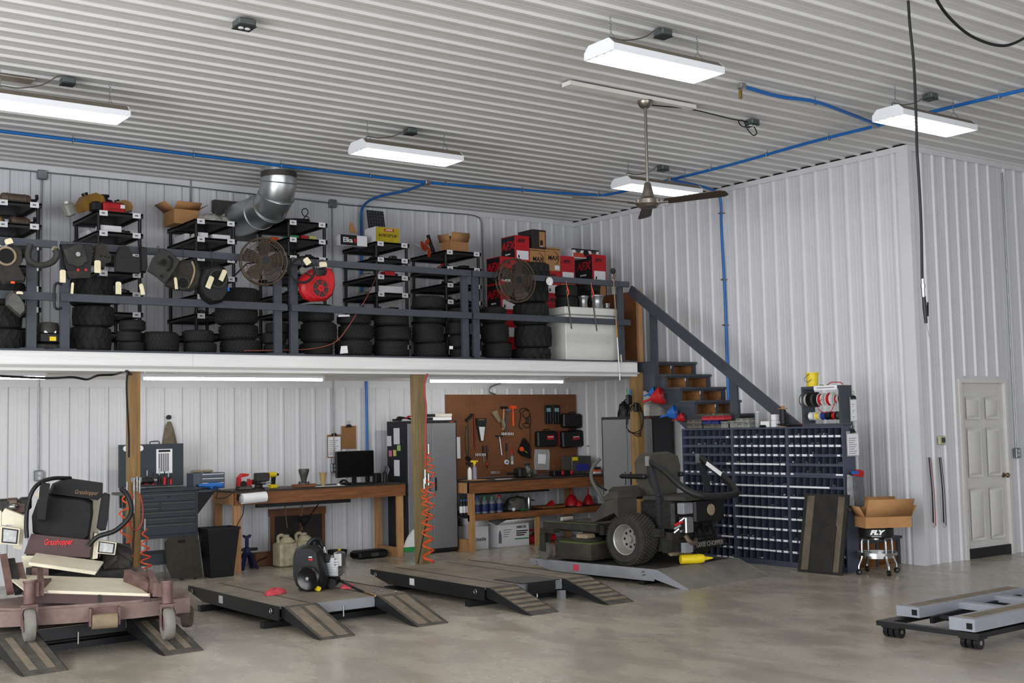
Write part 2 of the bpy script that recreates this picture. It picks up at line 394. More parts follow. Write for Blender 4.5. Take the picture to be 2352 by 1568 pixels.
# railing in four sections
G = 'slate grey railing sections along the mezzanine'
def rail_section(x0, x1, px, lab):
    t = thing('guard_rail', lab, 'railing', (x0, DY+.03, DZT+.018), 0, G)
    L = x1-x0
    for n, z0, z1 in (('top_rail', .962, 1.032), ('mid_rail', .46, .535)):
        MB().bx(0, L, -.02, .018, z0, z1).build(n, M_GREYP, t)
    for p in px:
        MB().bx(p-x0, p-x0+.088, .02, .058, .012, .962).build('post', M_GREYP, t)
        MB().bx(p-x0-.06, p-x0+.15, .0, .08, 0, .012).build('post_foot', M_GREYP, t)
rail_section(.9, 3.30, (1.0, 3.035), 'grey timber guard rail section with a black plastic ring handle part hanging on it')
rail_section(3.335, 5.66, (3.34, 5.545), 'grey timber guard rail section hung with dark engine shrouds and manila tags')
rail_section(5.73, 8.05, (5.732, 7.94), 'grey timber guard rail section carrying the red round shroud')
rail_section(8.075, 10.545, (8.097, 10.38), 'grey timber guard rail section beside the white chest at the stair head')
# ---------------------------------------------------------------- staircase
st = structure(thing('staircase', None, None, (0, 0, 0)))
SX0, SX1, RISE, RUN, SZ, SY = 10.84, XR-.03, .1775, .262, 2.445, 11.70
prof = []
for k in range(13):
    yy, zz = SY-k*RUN, SZ-k*RISE
    prof += [(yy, zz-.03), (yy, zz-RISE-.03)]
low = [(SY-12*RUN, 0), (SY-12*RUN+.34, 0), (SY+.25, 2.17), (SY+.25, SZ-.03)]
prof[-1] = (SY-12*RUN, 0)
poly = prof[:-1] + low
for x, n in ((SX0, 'stringer'), (SX1-.025, 'stringer')):
    MB().prism(poly, 'x', x, x+.025).build(n, M_GREYP, st)
for k in range(13):
    yy, zz = SY-k*RUN, SZ-k*RISE
    MB().bx(SX0-.012, SX1, yy-.03, yy+RUN+.02 if k else yy+.35, zz-.03, zz).build('tread', M_GREYP, st)
    z0 = max(zz-RISE, 0) if k < 12 else .0
    mid = (SX0+SX1)/2
    f = MB().bx(SX0+.025, SX1-.025, yy, yy+.02, zz-.05, zz-.031).bx(mid-.014, mid+.014, yy, yy+.3, z0, zz-.05)
    f.bx(SX0+.025, SX0+.05, yy, yy+.02, z0, zz-.05).bx(SX1-.05, SX1-.025, yy, yy+.02, z0, zz-.05)
    f.build('riser_frame', M_GREYP, st)
    for a, c in ((SX0+.0255, mid-.0145), (mid+.0145, SX1-.0255)):
        MB().bx(a, c, yy+.29, yy+.30, z0+.002, zz-.032).bx(a, c, yy+.021, yy+.29, zz-.042, zz-.032).bx(a, a+.006, yy+.021, yy+.29, z0+.002, zz-.043).bx(c-.006, c, yy+.021, yy+.29, z0+.002, zz-.043).bx(a+.007, c-.007, yy+.021, yy+.29, z0+.0015, z0+.006).build('cubby_lining', M_OSB, st)
    if k < 4: MB().bx(mid-.05, mid-.035, yy-.004, yy-.001, zz-.09, zz-.052).build('cubby_card', M_PAPER, st)
# handrail
HX = 10.79
a0, a1 = Vector((HX, 11.99, 3.41)), Vector((HX, 9.02, 1.40))
MB().bar(a0, a1, .04, .13).build('handrail', M_GREYP, st)
for yy, z0, z1 in ((11.60, 2.10, 3.12), (10.22, 1.30, 2.20), (9.42, .8, 1.66)):
    MB().bx(HX+.02, HX+.05, yy-.06, yy+.06, z0, z1).build('newel_post', M_GREYP, st)
MB().bx(HX-.02, HX+.02, 11.55, 11.95, 2.06, 2.42).build('newel_plate', M_GREYP, st)
# ---------------------------------------------------------------- high lights on the ceiling
M_TUBE = mat('lit_fluorescent_tube', 'fffdf6', .4, 0, 0, emit=14)
M_TUBE2 = mat('lit_strip_tube', 'fffdf4', .4, 0, 0, emit=26)
M_FIXT = mat('white_fixture_enamel', 'e4e6ea', .4, 0, .02)
M_FIXTOP = mat('fixture_back', '7d7468', .6, .2, .1)
M_REFL = mat('bright_reflector', 'd5d6d8', .25, .6, .03)
def high_light(x, y, lab, first=None):
    """x, y: centre"""
    z = 4.40; L, W = 1.16, .345
    if first: return dup(first, (x, y, z), None, lab)
    t = thing('high_bay_light', lab, 'light', (x, y, z), 0, 'fluorescent high bay lights hung on chains')
    for s in (-1, 1):
        MB().prism([(-W/2, 0), (W/2, 0), (W/2, .055), (W/2-.055, .105), (-W/2+.055, .105), (-W/2, .055)], 'x', s*L/2-.006, s*L/2+.006).build('end_cap', M_FIXT, t)
    h = MB()
    for s in (-1, 1):
        h.prism([(s*W/2, 0), (s*(W/2-.004), 0), (s*(W/2-.004), .053), (s*(W/2), .055)], 'x', -L/2+.007, L/2-.007)
    h.build('side_panel', M_FIXT, t)
    MB().prism([(-W/2+.004, .056), (W/2-.004, .056), (W/2-.055, .104), (-W/2+.055, .104)], 'x', -L/2+.007, L/2-.007).build('housing', M_FIXTOP, t)
    for k in range(4):
        yy = -W/2+.045+k*(W-.09)/3
        MB().prism([(yy-.042, .012), (yy-.018, .046), (yy+.018, .046), (yy+.042, .012), (yy+.018, .05), (yy-.018, .05)], 'x', -L/2+.03, L/2-.03).build('reflector', M_REFL, t)
        MB().cyl((-L/2+.035, yy, .022), (L/2-.035, yy, .022), .013, n=10).build('tube', M_TUBE, t)
    for s in (-1, 1):
        c = MB()
        for q in (-1, 1): c.tube([(s*(L/2-.12), q*.075, .105), (s*(L/2-.12), 0, .20)], .0025, 5)
        z0 = .20; k = 0
        while z0 < ZC-z-.03:
            c.tor((s*(L/2-.12), 0, z0+.012), (1, 0, 0) if k % 2 else (0, 1, 0), .010, .0022, 8, 5); z0 += .021; k += 1
        c.build('chain', M_GALV, t)
    cord = spline([(-.42, .05, .10), (-.45, .04, .17), (-.30, .02, .17), (-.12, 0, .22), (-.02, -.02, .29), (.02, -.02, .315), (.09, -.02, .32)], 6)
    MB().tube(cord, .005, 6).build('cord', mat('grey_flex', '4c4a46', .5, 0, 0), t)
    return t
hl = high_light(6.455, 6.80, 'fluorescent light hanging nearest the ceiling fan, its whole end cap showing')
high_light(6.43, 10.49, 'fluorescent light hanging in front of the big galvanised duct elbow', hl)
high_light(2.945, 10.53, 'fluorescent light hanging above the tallest shelf units, cut by the frame edge', hl)
high_light(9.92, 10.49, 'fluorescent light hanging just behind the ceiling fan motor', hl)
high_light(9.97, 6.82, 'fluorescent light hanging above the corner with the air hose crossing it', hl)
high_light(2.95, 6.72, 'fluorescent light of which only a sliver shows at the top edge', hl)
def strip_light(x0, x1, y, lab):
    t = thing('strip_light', lab, 'light', (x0, y, 2.225), 0, 'strip lights under the mezzanine')
    L = x1-x0
    MB().bx(0, L, -.05, .05, .022, .06).build('channel', M_FIXT, t)
    for a, b in ((.01, L/2-.004), (L/2+.004, L-.01)): MB().cyl((a, 0, .008), (b, 0, .008), .017, n=10).build('tube', M_TUBE2, t)
    for s in (0, L): MB().bx(s-.012, s+.012, -.04, .04, -.012, .06).build('end_cap', M_FIXT, t)
strip_light(1.34, 3.50, 12.86, 'lit strip light under the mezzanine over the cream mower')
strip_light(4.50, 6.66, 12.86, 'lit strip light under the mezzanine above the long workbench')
strip_light(8.24, 10.42, 13.03, 'lit strip light under the mezzanine above the pegboard')
# ceiling boxes
def ceil_box(x, y, lab, sockets=False, s=1.):
    t = thing('ceiling_outlet_box', lab, 'electrical box', (x, y, ZC-.02), 0, 'steel boxes on the ceiling')
    MB().rb(-.055*s, .055*s, -.055*s, .055*s, -.055, 0, .008).build('box', mat('weathered_box_steel', '5f6665', .5, .6, .2), t)
    MB().bx(-.057*s, .057*s, -.057*s, .057*s, -.061, -.0555).build('cover', mat('dark_box_cover', '3f4544', .5, .6, .15), t)
    if sockets:
        for q in (-.026, .026): MB().cyl((q, 0, -.061), (q, 0, -.066), .021, n=14).build('socket', M_WHITE, t)
ceil_box(3.71, 8.36, 'grey steel ceiling box with two white sockets', True, 1.25)
ceil_box(3.05, 10.56, 'small steel ceiling box feeding the light over the tallest shelves')
ceil_box(6.50, 10.53, 'small steel ceiling box feeding the light before the duct')
ceil_box(6.55, 6.81, 'small steel ceiling box feeding the large light by the fan')
ceil_box(9.30, 8.40, 'steel ceiling box with the fan cord plugged in', True)
ceil_box(10.03, 6.80, 'small steel ceiling box feeding the light at the wall corner')
ceil_box(10.04, 10.51, 'small steel ceiling box feeding the light behind the fan')
# access plate
tag(MB().bx(1.9, 2.82, 10.72, 10.88, ZC-.032, ZC-.021).build('access_plate', mat('dull_cover_plate', 'a59b8c', .5, .3, .1)), 'flat tan cover plate on the ceiling at the frame edge', 'plate')
# ---------------------------------------------------------------- ceiling fan
tag(MB().bx(6.80, 8.38, 8.28, 8.40, ZC-.058, ZC-.021).build('fan_mounting_board', mat('white_board', 'dcd8d2', .6, 0, .05)), 'long white board fixed to the ceiling above the fan', 'board')
fx, fy = 7.76, 8.34; zm = 3.70
M_NICKEL = mat('brushed_nickel', '8d877f', .32, .9, .1)
M_BLADE = mat('fan_blade_wood', '3b3129', .5, 0, .15, stretch=(1, 6, 1))
t = thing('ceiling_fan', 'brushed nickel ceiling fan on a long rod with dark blades', 'fan', (fx, fy, zm))
MB().lathe([(.075, ZC-.06-zm), (.075, ZC-.075-zm), (.055, ZC-.115-zm), (.03, ZC-.13-zm)], n=24).build('canopy', M_NICKEL, t)
MB().cyl((0, 0, .1), (0, 0, ZC-.125-zm), .0135, n=12).build('downrod', M_NICKEL, t)
MB().lathe([(.02, .20), (.03, .19), (.05, .11), (.055, .085)], n=24).build('coupling', M_NICKEL, t)
MB().lathe([(.055, .084), (.06, .06), (.115, .03), (.118, -.01), (.085, -.04), (.0, -.045)], n=28).build('motor', M_NICKEL, t)
for a in (-70, 50, 170):
    M = Matrix.Rotation(R(a), 4, 'Z') @ Matrix.Rotation(R(-14), 4, 'X')
    q = MB(); q.M = M; q.prism([(.19, -.055), (.75, -.068), (.80, -.04), (.80, .04), (.75, .068), (.19, .055)], 'z', -.004, .004); q.build('blade', M_BLADE, t)
    q = MB(); q.M = Matrix.Rotation(R(a), 4, 'Z'); q.bx(.09, .22, -.025, .025, -.012, -.004); q.build('blade_arm', M_NICKEL, t)
pts = [(fx+.07, fy, ZC-.09), (8.3, 8.36, ZC-.05), (8.6, 8.40, ZC-.035), (9.0, 8.42, ZC-.045), (9.24, 8.41, ZC-.05), (9.27, 8.41, ZC-.10), (9.15, 8.41, ZC-.10), (9.10, 8.40, ZC-.06), (9.17, 8.40, ZC-.05), (9.2, 8.38, ZC-.13), (9.27, 8.37, ZC-.19), (9.33, 8.37, ZC-.16), (9.325, 8.40, ZC-.085)]
tag(MB().tube(spline(pts, 8), .006, 6).build('fan_power_cord', M_BLACK), 'black cord looping from the fan to its ceiling box', 'cord')
# ---------------------------------------------------------------- blue air pipe
PR = .018
t = thing('air_line', 'blue air pipe network clipped along the ceiling and down the wall', 'pipe', (8.0, 12.6, 4.68))
o = Vector((8.0, 12.6, 4.68))
def pp(L): return [Vector(p)-o for p in L]
main = pp([(XL, 12.62, 4.68), (3, 12.62, 4.685), (6.2, 12.64, 4.68), (8.0, 12.58, 4.675), (9.4, 12.40, 4.685), (10.3, 12.2, 4.68), (10.5, 12.05, 4.68), (10.55, 11.5, 4.68), (10.56, 10.93, 4.68)])
MB().tube(spline(main, 6), PR, 10).build('main_run', M_BLUEPIPE, t)
MB().tube(spline(pp([(10.56, 10.93, 4.68), (10.53, 9.8, 4.67), (10.52, 8.7, 4.69), (10.50, 7.8, 4.68), (10.55, 6.8, 4.69), (10.57, 5.9, 4.68), (10.6, 4.6, 4.68)]), 6), PR, 10).build('main_run', M_BLUEPIPE, t)
MB().tube(spline(pp([(8.18, 7.49, 4.68), (8.7, 7.52, 4.67), (9.2, 7.50, 4.685), (9.9, 7.6, 4.67), (10.5, 7.75, 4.68)]), 6), PR, 10).build('branch_run', M_BLUEPIPE, t)
MB().tube(spline(pp([(8.0, 12.58, 4.675), (8.02, 13.1, 4.67), (7.98, 13.7, 4.69), (7.97, 14.05, 4.66), (7.965, 14.19, 4.55), (7.965, 14.2, 4.2), (7.965, 14.2, 3.6), (7.965, 14.2, 2.46)]), 6), PR, 10).build('branch_run', M_BLUEPIPE, t)
MB().tube(spline(pp([(10.56, 10.93, 4.68), (10.95, 10.98, 4.68), (11.35, 11.05, 4.67), (11.58, 11.1, 4.64), (11.64, 11.11, 4.50), (11.645, 11.12, 4.2), (11.645, 11.10, 3.3), (11.645, 11.10, 2.1), (11.645, 11.10, 1.2)]), 6), PR, 10).build('drop_run', M_BLUEPIPE, t)
for p in ((8.0, 12.58, 4.675), (10.56, 10.93, 4.68), (10.5, 7.78, 4.68), (8.17, 7.49, 4.68)):
    q = Vector(p)-o; MB().rb(q.x-.035, q.x+.035, q.y-.03, q.y+.03, q.z-.028, q.z+.028, .008).build('tee_fitting', M_SILVER, t)
q = Vector((8.15, 7.49, 4.64))-o; MB().cyl(q, q-Vector((0, 0, .08)), .016, n=10).build('brass_outlet', mat('brass', '9a7a3d', .3, .9, .1), t)
for p in ((3.7, 12.62), (5.0, 12.63), (6.05, 12.64), (7.2, 12.61), (8.25, 12.55), (9.35, 12.41), (10.4, 12.12), (10.54, 10.2), (10.53, 9.3), (10.51, 8.4), (10.56, 6.4), (9.2, 7.5), (8.02, 13.2)):
    q = Vector((p[0], p[1], 4.68))-o; MB().tor(q, (1, 0, 0) if p[1] > 12 and p[0] < 10.4 else (0, 1, 0), .024, .004, 12, 5).cyl(q+Vector((0, 0, .02)), q+Vector((0, 0, .055)), .005, n=6).build('pipe_clip', M_GALV, t)
for z in (4.38, 3.5, 2.9): 
    q = Vector((11.645, 11.11, z))-o; MB().bx(q.x-.03, q.x+.04, q.y-.03, q.y+.03, q.z-.008, q.z+.008).build('pipe_clip', M_GALV, t)
# blue drop on the back wall under the deck
t = thing('air_drop', 'blue air pipe drop with a filter on the wall between bench and cabinet', 'pipe', (8.02, YB-.05, 1.1))
MB().cyl((0, 0, .15), (0, 0, 1.18), .018, n=10).build('pipe', M_BLUEPIPE, t)
MB().rb(-.025, .025, -.025, .025, .04, .15, .006).build('valve', M_SILVER, t)
MB().lathe([(.0, -.18), (.025, -.17), (.03, -.06), (.03, .035), (.02, .04)], n=14).build('filter_bowl', M_BLACK, t)
# ---------------------------------------------------------------- hose drop with blow gun
def vline(x, y): return onY(x, y, 5.37)
c0 = onZ(2086, 2, ZC-.02)
t = thing('air_hose', 'black air hose hanging from the ceiling with a blow gun at its end', 'hose', c0)
def vv(x, y): return onY(x, y, c0.y)-c0
MB().tube(spline([(0, 0, .0), vv(2090, 60), vv(2099, 150), vv(2105, 290), vv(2106, 340), vv(2111, 420), vv(2116, 520), vv(2118, 640)], 8), .0105, 8).build('hose', M_BLACK, t)
a = vv(2119, 640); b = vv(2121, 682)
MB().cyl(a, b, .012, n=10).cyl(a+(b-a)*.3, a+(b-a)*.5, .017, n=10).build('quick_coupler', M_CHROME, t)
a = vv(2122, 680); b = vv(2127, 742)
g = MB().tube([a, a+(b-a)*.4, b], [.013, .016, .012], 8); g.build('blow_gun', M_BLACK, t)
MB().bar(vv(2131, 694), vv(2131, 726), .007, .012, (1, 0, 0)).build('trigger', M_BLACK, t)
MB().tube([b, vv(2136, 780)], [.005, .003], 6).build('nozzle', M_SILVER, t)
# slack loop of hose hanging from the ceiling
P = [onZ(2140, -40, 4.6), onZ(2152, 0, 4.5), onZ(2185, 45, 4.42), onZ(2235, 85, 4.36), onZ(2300, 105, 4.36), onZ(2352, 88, 4.45), onZ(2420, 40, 4.64)]
tag(MB().tube(spline(P, 8), .011, 8).build('hose_loop', M_BLACK), 'black hose sagging in a loop below the ceiling at the top corner', 'hose')
# ---------------------------------------------------------------- galvanised duct elbow
dx = 6.17
t = thing('exhaust_duct', 'large galvanised duct elbow from the ceiling into the back wall', 'duct', (dx, 12.95, 4.3))
M_DUCT = mat('duct_steel', 'c2c6c7', .34, .9, .1, 5)
path = [(0, 0, .44), (0, 0, .25), (0, .075, .10), (0, .24, .0), (0, .52, -.02), (0, 1.24, -.02)]
MB().tube([(0, 0, .33)]+path[1:], .2085, 32).build('elbow', M_DUCT, t)
MB().cyl(path[0], (0, 0, .31), .207, n=32).build('riser', M_DUCT, t)
MB().cyl((0, 0, .30), (0, 0, .37), .2095, n=32).build('collar', mat('dark_collar', '4a4640', .5, .4, .2), t)
for p, d in (((0, 0, .25), (0, .2, -1)), ((0, .075, .10), (0, 1, -1.4)), ((0, .24, 0), (0, 1, -.35)), ((0, .52, -.02), (0, 1, 0))):
    MB().tor(p, d, .212, .007, 32, 6).build('seam', M_DUCT, t)
MB().bx(-.30, .26, 1.20, 1.285, -.26, .22).build('wall_flange', mat('dull_flange', '4d4c48', .6, .4, .2), t)
# ---------------------------------------------------------------- conduit on the back wall above the deck
t = thing('wall_conduit', 'thin steel conduit running along the top of the back wall with two boxes', 'conduit', (5, YB-.035, 4.55))
def wv(x, y): return onY(x, y, YB-.035)-Vector((5, YB-.035, 4.55))
MB().tube([wv(-20, 384), wv(400, 425), wv(800, 471), wv(1070, 492)] + spline([wv(1070, 492), wv(1095, 497), wv(1106, 510), wv(1108, 535)], 5) + [wv(1112, 720)], .009, 8).build('pipe', M_GALV, t)
for x, y in ((96, 402), (763, 468)):
    q = wv(x, y); MB().rb(q.x-.055, q.x+.055, -.04, .02, q.z-.055, q.z+.055, .01).build('junction_box', M_GALV, t)
    MB().cyl((q.x, 0, q.z-.055), (q.x, 0, q.z-1.9), .009, n=8).build('pipe', M_GALV, t)
q = wv(438, 420); MB().tube(spline([(q.x, 0, q.z+.06), (q.x, 0, q.z-.15), (q.x-.02, -.02, q.z-.3), (q.x-.15, -.03, q.z-.36), (q.x-.4, -.03, q.z-.37)], 5), .010, 8).build('pipe', M_GALV, t)
# conduits and outlets under the deck
def wall_outlet(px, py, ztop, lab, Y=YB):
    p = onY(px, py, Y-.03)
    t = thing('wall_outlet', lab, 'outlet', (p.x, Y-.022, p.z), 0, 'steel outlets on the wall')
    MB().rb(-.05, .05, -.045, 0, -.06, .06, .008).build('box', M_GALV, t)
    for z in (-.024, .024): MB().cyl((0, -.045, z), (0, -.05, z), .018, n=14).build('socket', mat('grey_socket', 'b9babb', .5, 0, 0), t)
    MB().cyl((0, -.012, .06), (0, -.012, ztop-p.z), .009, n=8).build('conduit', M_GALV, t)
wall_outlet(88, 1092, 2.29, 'steel twin outlet on the back wall behind the cream mower')
wall_outlet(767, 1074, 2.29, 'steel outlet on the back wall behind the computer monitor')
wall_outlet(2334, 1040, 4.6, 'steel outlet with conduit on the wall beside the white door', YD)
# thermostat and tie-downs on the return wall
p = onY(2160, 1011, YD-.02)
t = thing('thermostat', 'beige wall thermostat beside the white door', 'thermostat', (p.x, YD-.021, p.z))
MB().rb(-.055, .055, -.03, 0, -.05, .05, .006).build('body', mat('beige_plastic', 'b5b08f', .5, 0, .05), t)
MB().bx(-.02, .045, -.034, -.0305, -.025, .03).build('display', mat('dark_screen', '2b2f28', .3, 0, 0), t)
for i, (px, c, lab) in enumerate(((2132, 'a0262a', 'black and red stretch strap hanging on the wall nearest the corner'), (2156, '1a1a1b', 'all black pair of stretch straps hanging under the thermostat'))):
    p = onY(px, 1050, YD-.03); q = onY(px+10, 1200, YD-.03)
    t = thing('stretch_strap', lab, 'strap', (p.x, YD-.04, p.z))
    d = q-p
    MB().tube(spline([(0, 0, 0), (.01, -.01, -.3), (d.x*.6, -.01, d.z*.6), (d.x, 0, d.z)], 6), .008, 8).build('strap', M_BLACK, t)
    MB().tube(spline([(.03, 0, 0), (.05, -.01, -.35), (d.x+.03, -.01, d.z*.75), (d.x+.04, 0, d.z*1.05)], 6), .004, 8).build('cord', mat('strap_cord_%d' % i, c, .7, 0, .1), t)
    MB().tor((d.x+.02, 0, d.z-.03), (0, 1, 0), .02, .003, 12, 5).build('hook', M_SILVER, t)
# ---------------------------------------------------------------- helpers for things surveyed against a plane
def ppm(p):
    """pixels per metre at a world point"""
    return F_PX/(Vector(p)-EYE).dot(AF)
def shape(outline, Y, depth, m, name, parent, inset=.12, off=None, label=None, hole=None):
    """moulded plate: outline surveyed on the plane Y (facing the room), swelling from its rim at Y+depth to an inset face at Y"""
    P = [onY(x, y, Y) for x, y in outline]; o = off or Vector((0, 0, 0))
    cx = sum(p.x for p in P)/len(P); cz = sum(p.z for p in P)/len(P)
    n = len(P); vs = []
    for f, yy in ((1, Y+depth), (1, Y+depth*.35), (1-inset, Y)):
        vs += [Vector((cx+(p.x-cx)*f, yy, cz+(p.z-cz)*f))-o for p in P]
    fs = [tuple(range(n)), tuple(range(2*n, 3*n))]
    for k in range(2):
        for i in range(n):
            j = (i+1) % n; fs.append((k*n+i, k*n+j, k*n+n+j, k*n+n+i))
    return MB().add(vs, fs).build(name, m, parent, label)
def tagcard(parent, px, py, Y, off, w=.045, h=.075, rot=0.):
    p = onY(px, py, Y)-off
    q = MB(); q.M = Matrix.Translation(p) @ Matrix.Rotation(rot, 4, 'Y'); q.prism([(-w/2, -h/2), (w/2, -h/2), (w/2, h/2-.012), (w/2-.012, h/2), (-w/2+.012, h/2), (-w/2, h/2-.012)], 'y', -.002, .002)
    q.cyl((0, -.0035, h/2-.012), (0, .0035, h/2-.012), .005, n=8)
    return q.build('tag', M_MANILA, parent, 'manila card tag')
# ---------------------------------------------------------------- black shelf racks on the mezzanine
M_SHELF = mat('black_shelf_plastic', '111113', .45, 0, .2, 8)
FRONT = 13.29
RACKS = {}
def rack(key, pxl, pxr, ytops, lab, extra=0, cards=True):
    a = onY(pxl, ytops[0], FRONT); b = onY(pxr, ytops[0], FRONT)
    X0, X1 = a.x, b.x; W = X1-X0; D = .87
    t = thing('shelf_rack', lab, 'shelf rack', (X0, FRONT, DZT), 0, 'black plastic shelf racks on the mezzanine')
    zs = [onY((pxl+pxr)/2, y, FRONT).z for y in ytops]
    while zs[-1]-.225 > DZT+.06: zs.append(zs[-1]-.222)
    for i, z in enumerate(zs):
        z -= DZT
        s = MB().bx(0, W, 0, D, z-.022, z-.008)
        s.bx(0, W, 0, .02, z-.05, z).bx(0, W, D-.02, D, z-.05, z).bx(0, .02, .02, D-.02, z-.05, z).bx(W-.02, W, .02, D-.02, z-.05, z)
        sh = s.build('shelf', M_SHELF, t)
        for c in (.075, W-.075):
            MB().bx(c-.045, c+.045, -.004, -.001, z-.055, z+.004).build('label_card', M_PAPER, sh)
            MB().bx(c-.02, c+.015, -.0055, -.0042, z-.034, z-.018).build('card_print', M_PRINT, sh)
    for x in (.03, W-.03):
        for y in (.03, D-.03): MB().cyl((x, y, 0), (x, y, zs[0]-DZT-.012), .02, n=10).build('post', M_SHELF, t)
    RACKS[key] = (X0, X1, zs); return t
rack('A', -10, 96, (462, 512), 'black shelf rack loaded with grey mufflers, cut by the frame edge')
rack('B', 222, 329, (487, 533), 'black shelf rack topped by amber fuel tanks and a red tank')
rack('C', 447, 544, (506, 547), 'black shelf rack topped by an open brown carton before the duct')
rack('D', 660, 752, (509, 548), 'black shelf rack with a loop of black cable standing on top')
rack('E', 862, 940, (557, 593), 'black shelf rack topped by the yellow oil carton')
rack('F', 1022, 1105, (577, 614), 'black shelf rack with an orange auger part on top')
UN = {'A': 'rack loaded with mufflers', 'B': 'rack topped by amber tanks', 'C': 'rack before the duct', 'D': 'rack with the cable loop', 'E': 'rack topped by the yellow carton', 'F': 'rack with the orange auger'}
ORD = ('top', 'second', 'third', 'fourth', 'fifth', 'sixth', 'seventh', 'eighth')
def spot(key, lvl, fx, dy): X0, X1, zs = RACKS[key]; return Vector((X0+(X1-X0)*fx, FRONT+dy, zs[lvl]-.007))
def carton(name, lab, cat, loc, sx, sy, sz, m, rz=0, group=None, flaps=False, tape=True):
    """closed carton with flap seam, or open one with four raised flaps"""
    t = thing(name, lab, cat, loc, rz, group)
    if not flaps:
        MB().rb(-sx/2, sx/2, -sy/2, sy/2, 0, sz, .004).build('carton_body', m, t)
        if tape: MB().bx(-sx/2+.002, sx/2-.002, -.02, .02, sz, sz+.0015).build('tape', mat('packing_tape', 'b59a6c', .35, 0, .05), t)
    else:
        w = .006
        MB().bx(-sx/2, sx/2, -sy/2, -sy/2+w, 0, sz).bx(-sx/2, sx/2, sy/2-w, sy/2, 0, sz).bx(-sx/2, -sx/2+w, -sy/2+w, sy/2-w, 0, sz).bx(sx/2-w, sx/2, -sy/2+w, sy/2-w, 0, sz).bx(-sx/2+w, sx/2-w, -sy/2+w, sy/2-w, 0, w).build('carton_body', m, t)
        for s, ax in ((-1, 'x'), (1, 'x'), (-1, 'y'), (1, 'y')):
            a = R(flaps if isinstance(flaps, (int, float)) and flaps is not True else 40)
            l = (sy if ax == 'x' else sx)*.42
            q = MB()
            if ax == 'y': q.add([(-sx/2, s*sy/2, sz), (sx/2, s*sy/2, sz), (sx/2, s*(sy/2+l*math.cos(a)), sz+l*math.sin(a)), (-sx/2, s*(sy/2+l*math.cos(a)), sz+l*math.sin(a))], [(0,1,2,3)])
            else: q.add([(s*sx/2, -sy/2, sz), (s*sx/2, sy/2, sz), (s*(sx/2+l*math.cos(a)), sy/2, sz+l*math.sin(a)), (s*(sx/2+l*math.cos(a)), -sy/2, sz+l*math.sin(a))], [(0,1,2,3)])
            f = q.build('flap', m, t); md = f.modifiers.new('th', 'SOLIDIFY'); md.thickness = .004
    return t
def muffler(lab, loc, L, r, rz, m, group=None):
    t = thing('muffler', lab, 'muffler', loc, rz, group)
    MB().lathe([(0, -L/2), (r*.8, -L/2), (r, -L/2+.02), (r, L/2-.02), (r*.8, L/2), (0, L/2)], (0, 0, r), (1, 0, 0), 18).build('canister', m, t)
    MB().tube(spline([(L/2-.02, 0, r), (L/2+.05, 0, r), (L/2+.08, .02, r+.03), (L/2+.08, .03, r+.07)], 4), r*.32, 8).build('pipe', M_GREASE, t)
    for x in (-L*.3, L*.3): MB().tor((x, 0, r), (1, 0, 0), r*1.0, .006, 20, 5).build('seam_band', m, t)
M_RUST = mat('rusty_muffler_steel', '6a5a4e', .6, .5, .3, 12)
M_GREYM = mat('grey_cast_metal', '5b5a56', .5, .6, .25, 14)
M_AMBER = mat('amber_fuel_plastic', '8a6524', .45, 0, .25, 8)
mk = lambda k, l, f, d: spot(k, l, f, d)
muffler('long dark grey muffler lying at the back of the tallest rack', mk('A', 0, .30, .42)+Vector((0, 0, 0)), .50, .06, R(8), M_GREYM)
muffler('tan grey muffler canister at the front of the tallest rack', mk('A', 0, .50, .14), .30, .055, R(4), M_RUST)
muffler('rusty muffler on the second shelf of the tallest rack', mk('A', 1, .60, .16), .20, .05, R(12), M_RUST)
muffler('dull brass coloured muffler at the frame edge on the second shelf', mk('A', 1, .20, .22), .12, .045, R(70), mat('brassy_pipe', '7a6340', .45, .7, .2))
def tank(lab, loc, s, m, rz, rx=0, ry=0, cap=M_BLACK):
    t = thing('fuel_tank', lab, 'fuel tank', loc, rz, None, rx, ry)
    MB().prism([(-.14*s, .02*s), (-.12*s, 0), (.12*s, 0), (.14*s, .03*s), (.14*s, .10*s), (.07*s, .16*s), (-.05*s, .165*s), (-.14*s, .10*s)], 'y', -.085*s, .085*s).build('tank_body', m, t)
    MB().cyl((-.02*s, 0, .16*s), (-.02*s, 0, .195*s), .035*s, n=14).build('cap', cap, t)
    for y in (-.087*s, .082*s): MB().prism([(-.10*s, .025*s), (.10*s, .025*s), (.10*s, .09*s), (.05*s, .13*s), (-.09*s, .09*s)], 'y', y, y+.005*s).build('moulded_panel', m, t)
    return t
tank('amber plastic fuel tank tilted up on the rack, black cap to its side', mk('B', 0, .06, .25)+Vector((0, 0, .06)), 1.0, M_AMBER, R(10), ry=R(-24))
tank('amber plastic fuel tank leaning against the red tank', mk('B', 0, .76, .30)+Vector((0, 0, .05)), .85, M_AMBER, R(-15), ry=R(-20))
t = thing('fuel_tank', 'red fuel tank with a black end on top of the rack', 'fuel tank', mk('B', 0, .36, .13), R(3))
MB().rb(-.10, .15, -.08, .08, 0, .125, .02).build('tank_body', M_RED, t); MB().rb(-.22, -.101, -.075, .075, 0, .12, .025).build('black_end', M_BLACK, t); MB().bx(.09, .14, -.0825, -.0803, .06, .10).build('white_label', M_PAPER, t); MB().bx(-.06, .12, -.0825, -.0803, .045, .05).build('moulded_line', M_DUST, t)
t = thing('recoil_starter', 'black round recoil starter standing between the amber tanks', 'engine part', mk('B', 0, .42, .42)+Vector((0, 0, .0)))
MB().lathe([(.11, 0), (.11, .16), (.09, .20), (.04, .21), (.04, .24), (.055, .245), (.055, .265), (0, .27)], n=20).build('cover', M_BLACK, t)
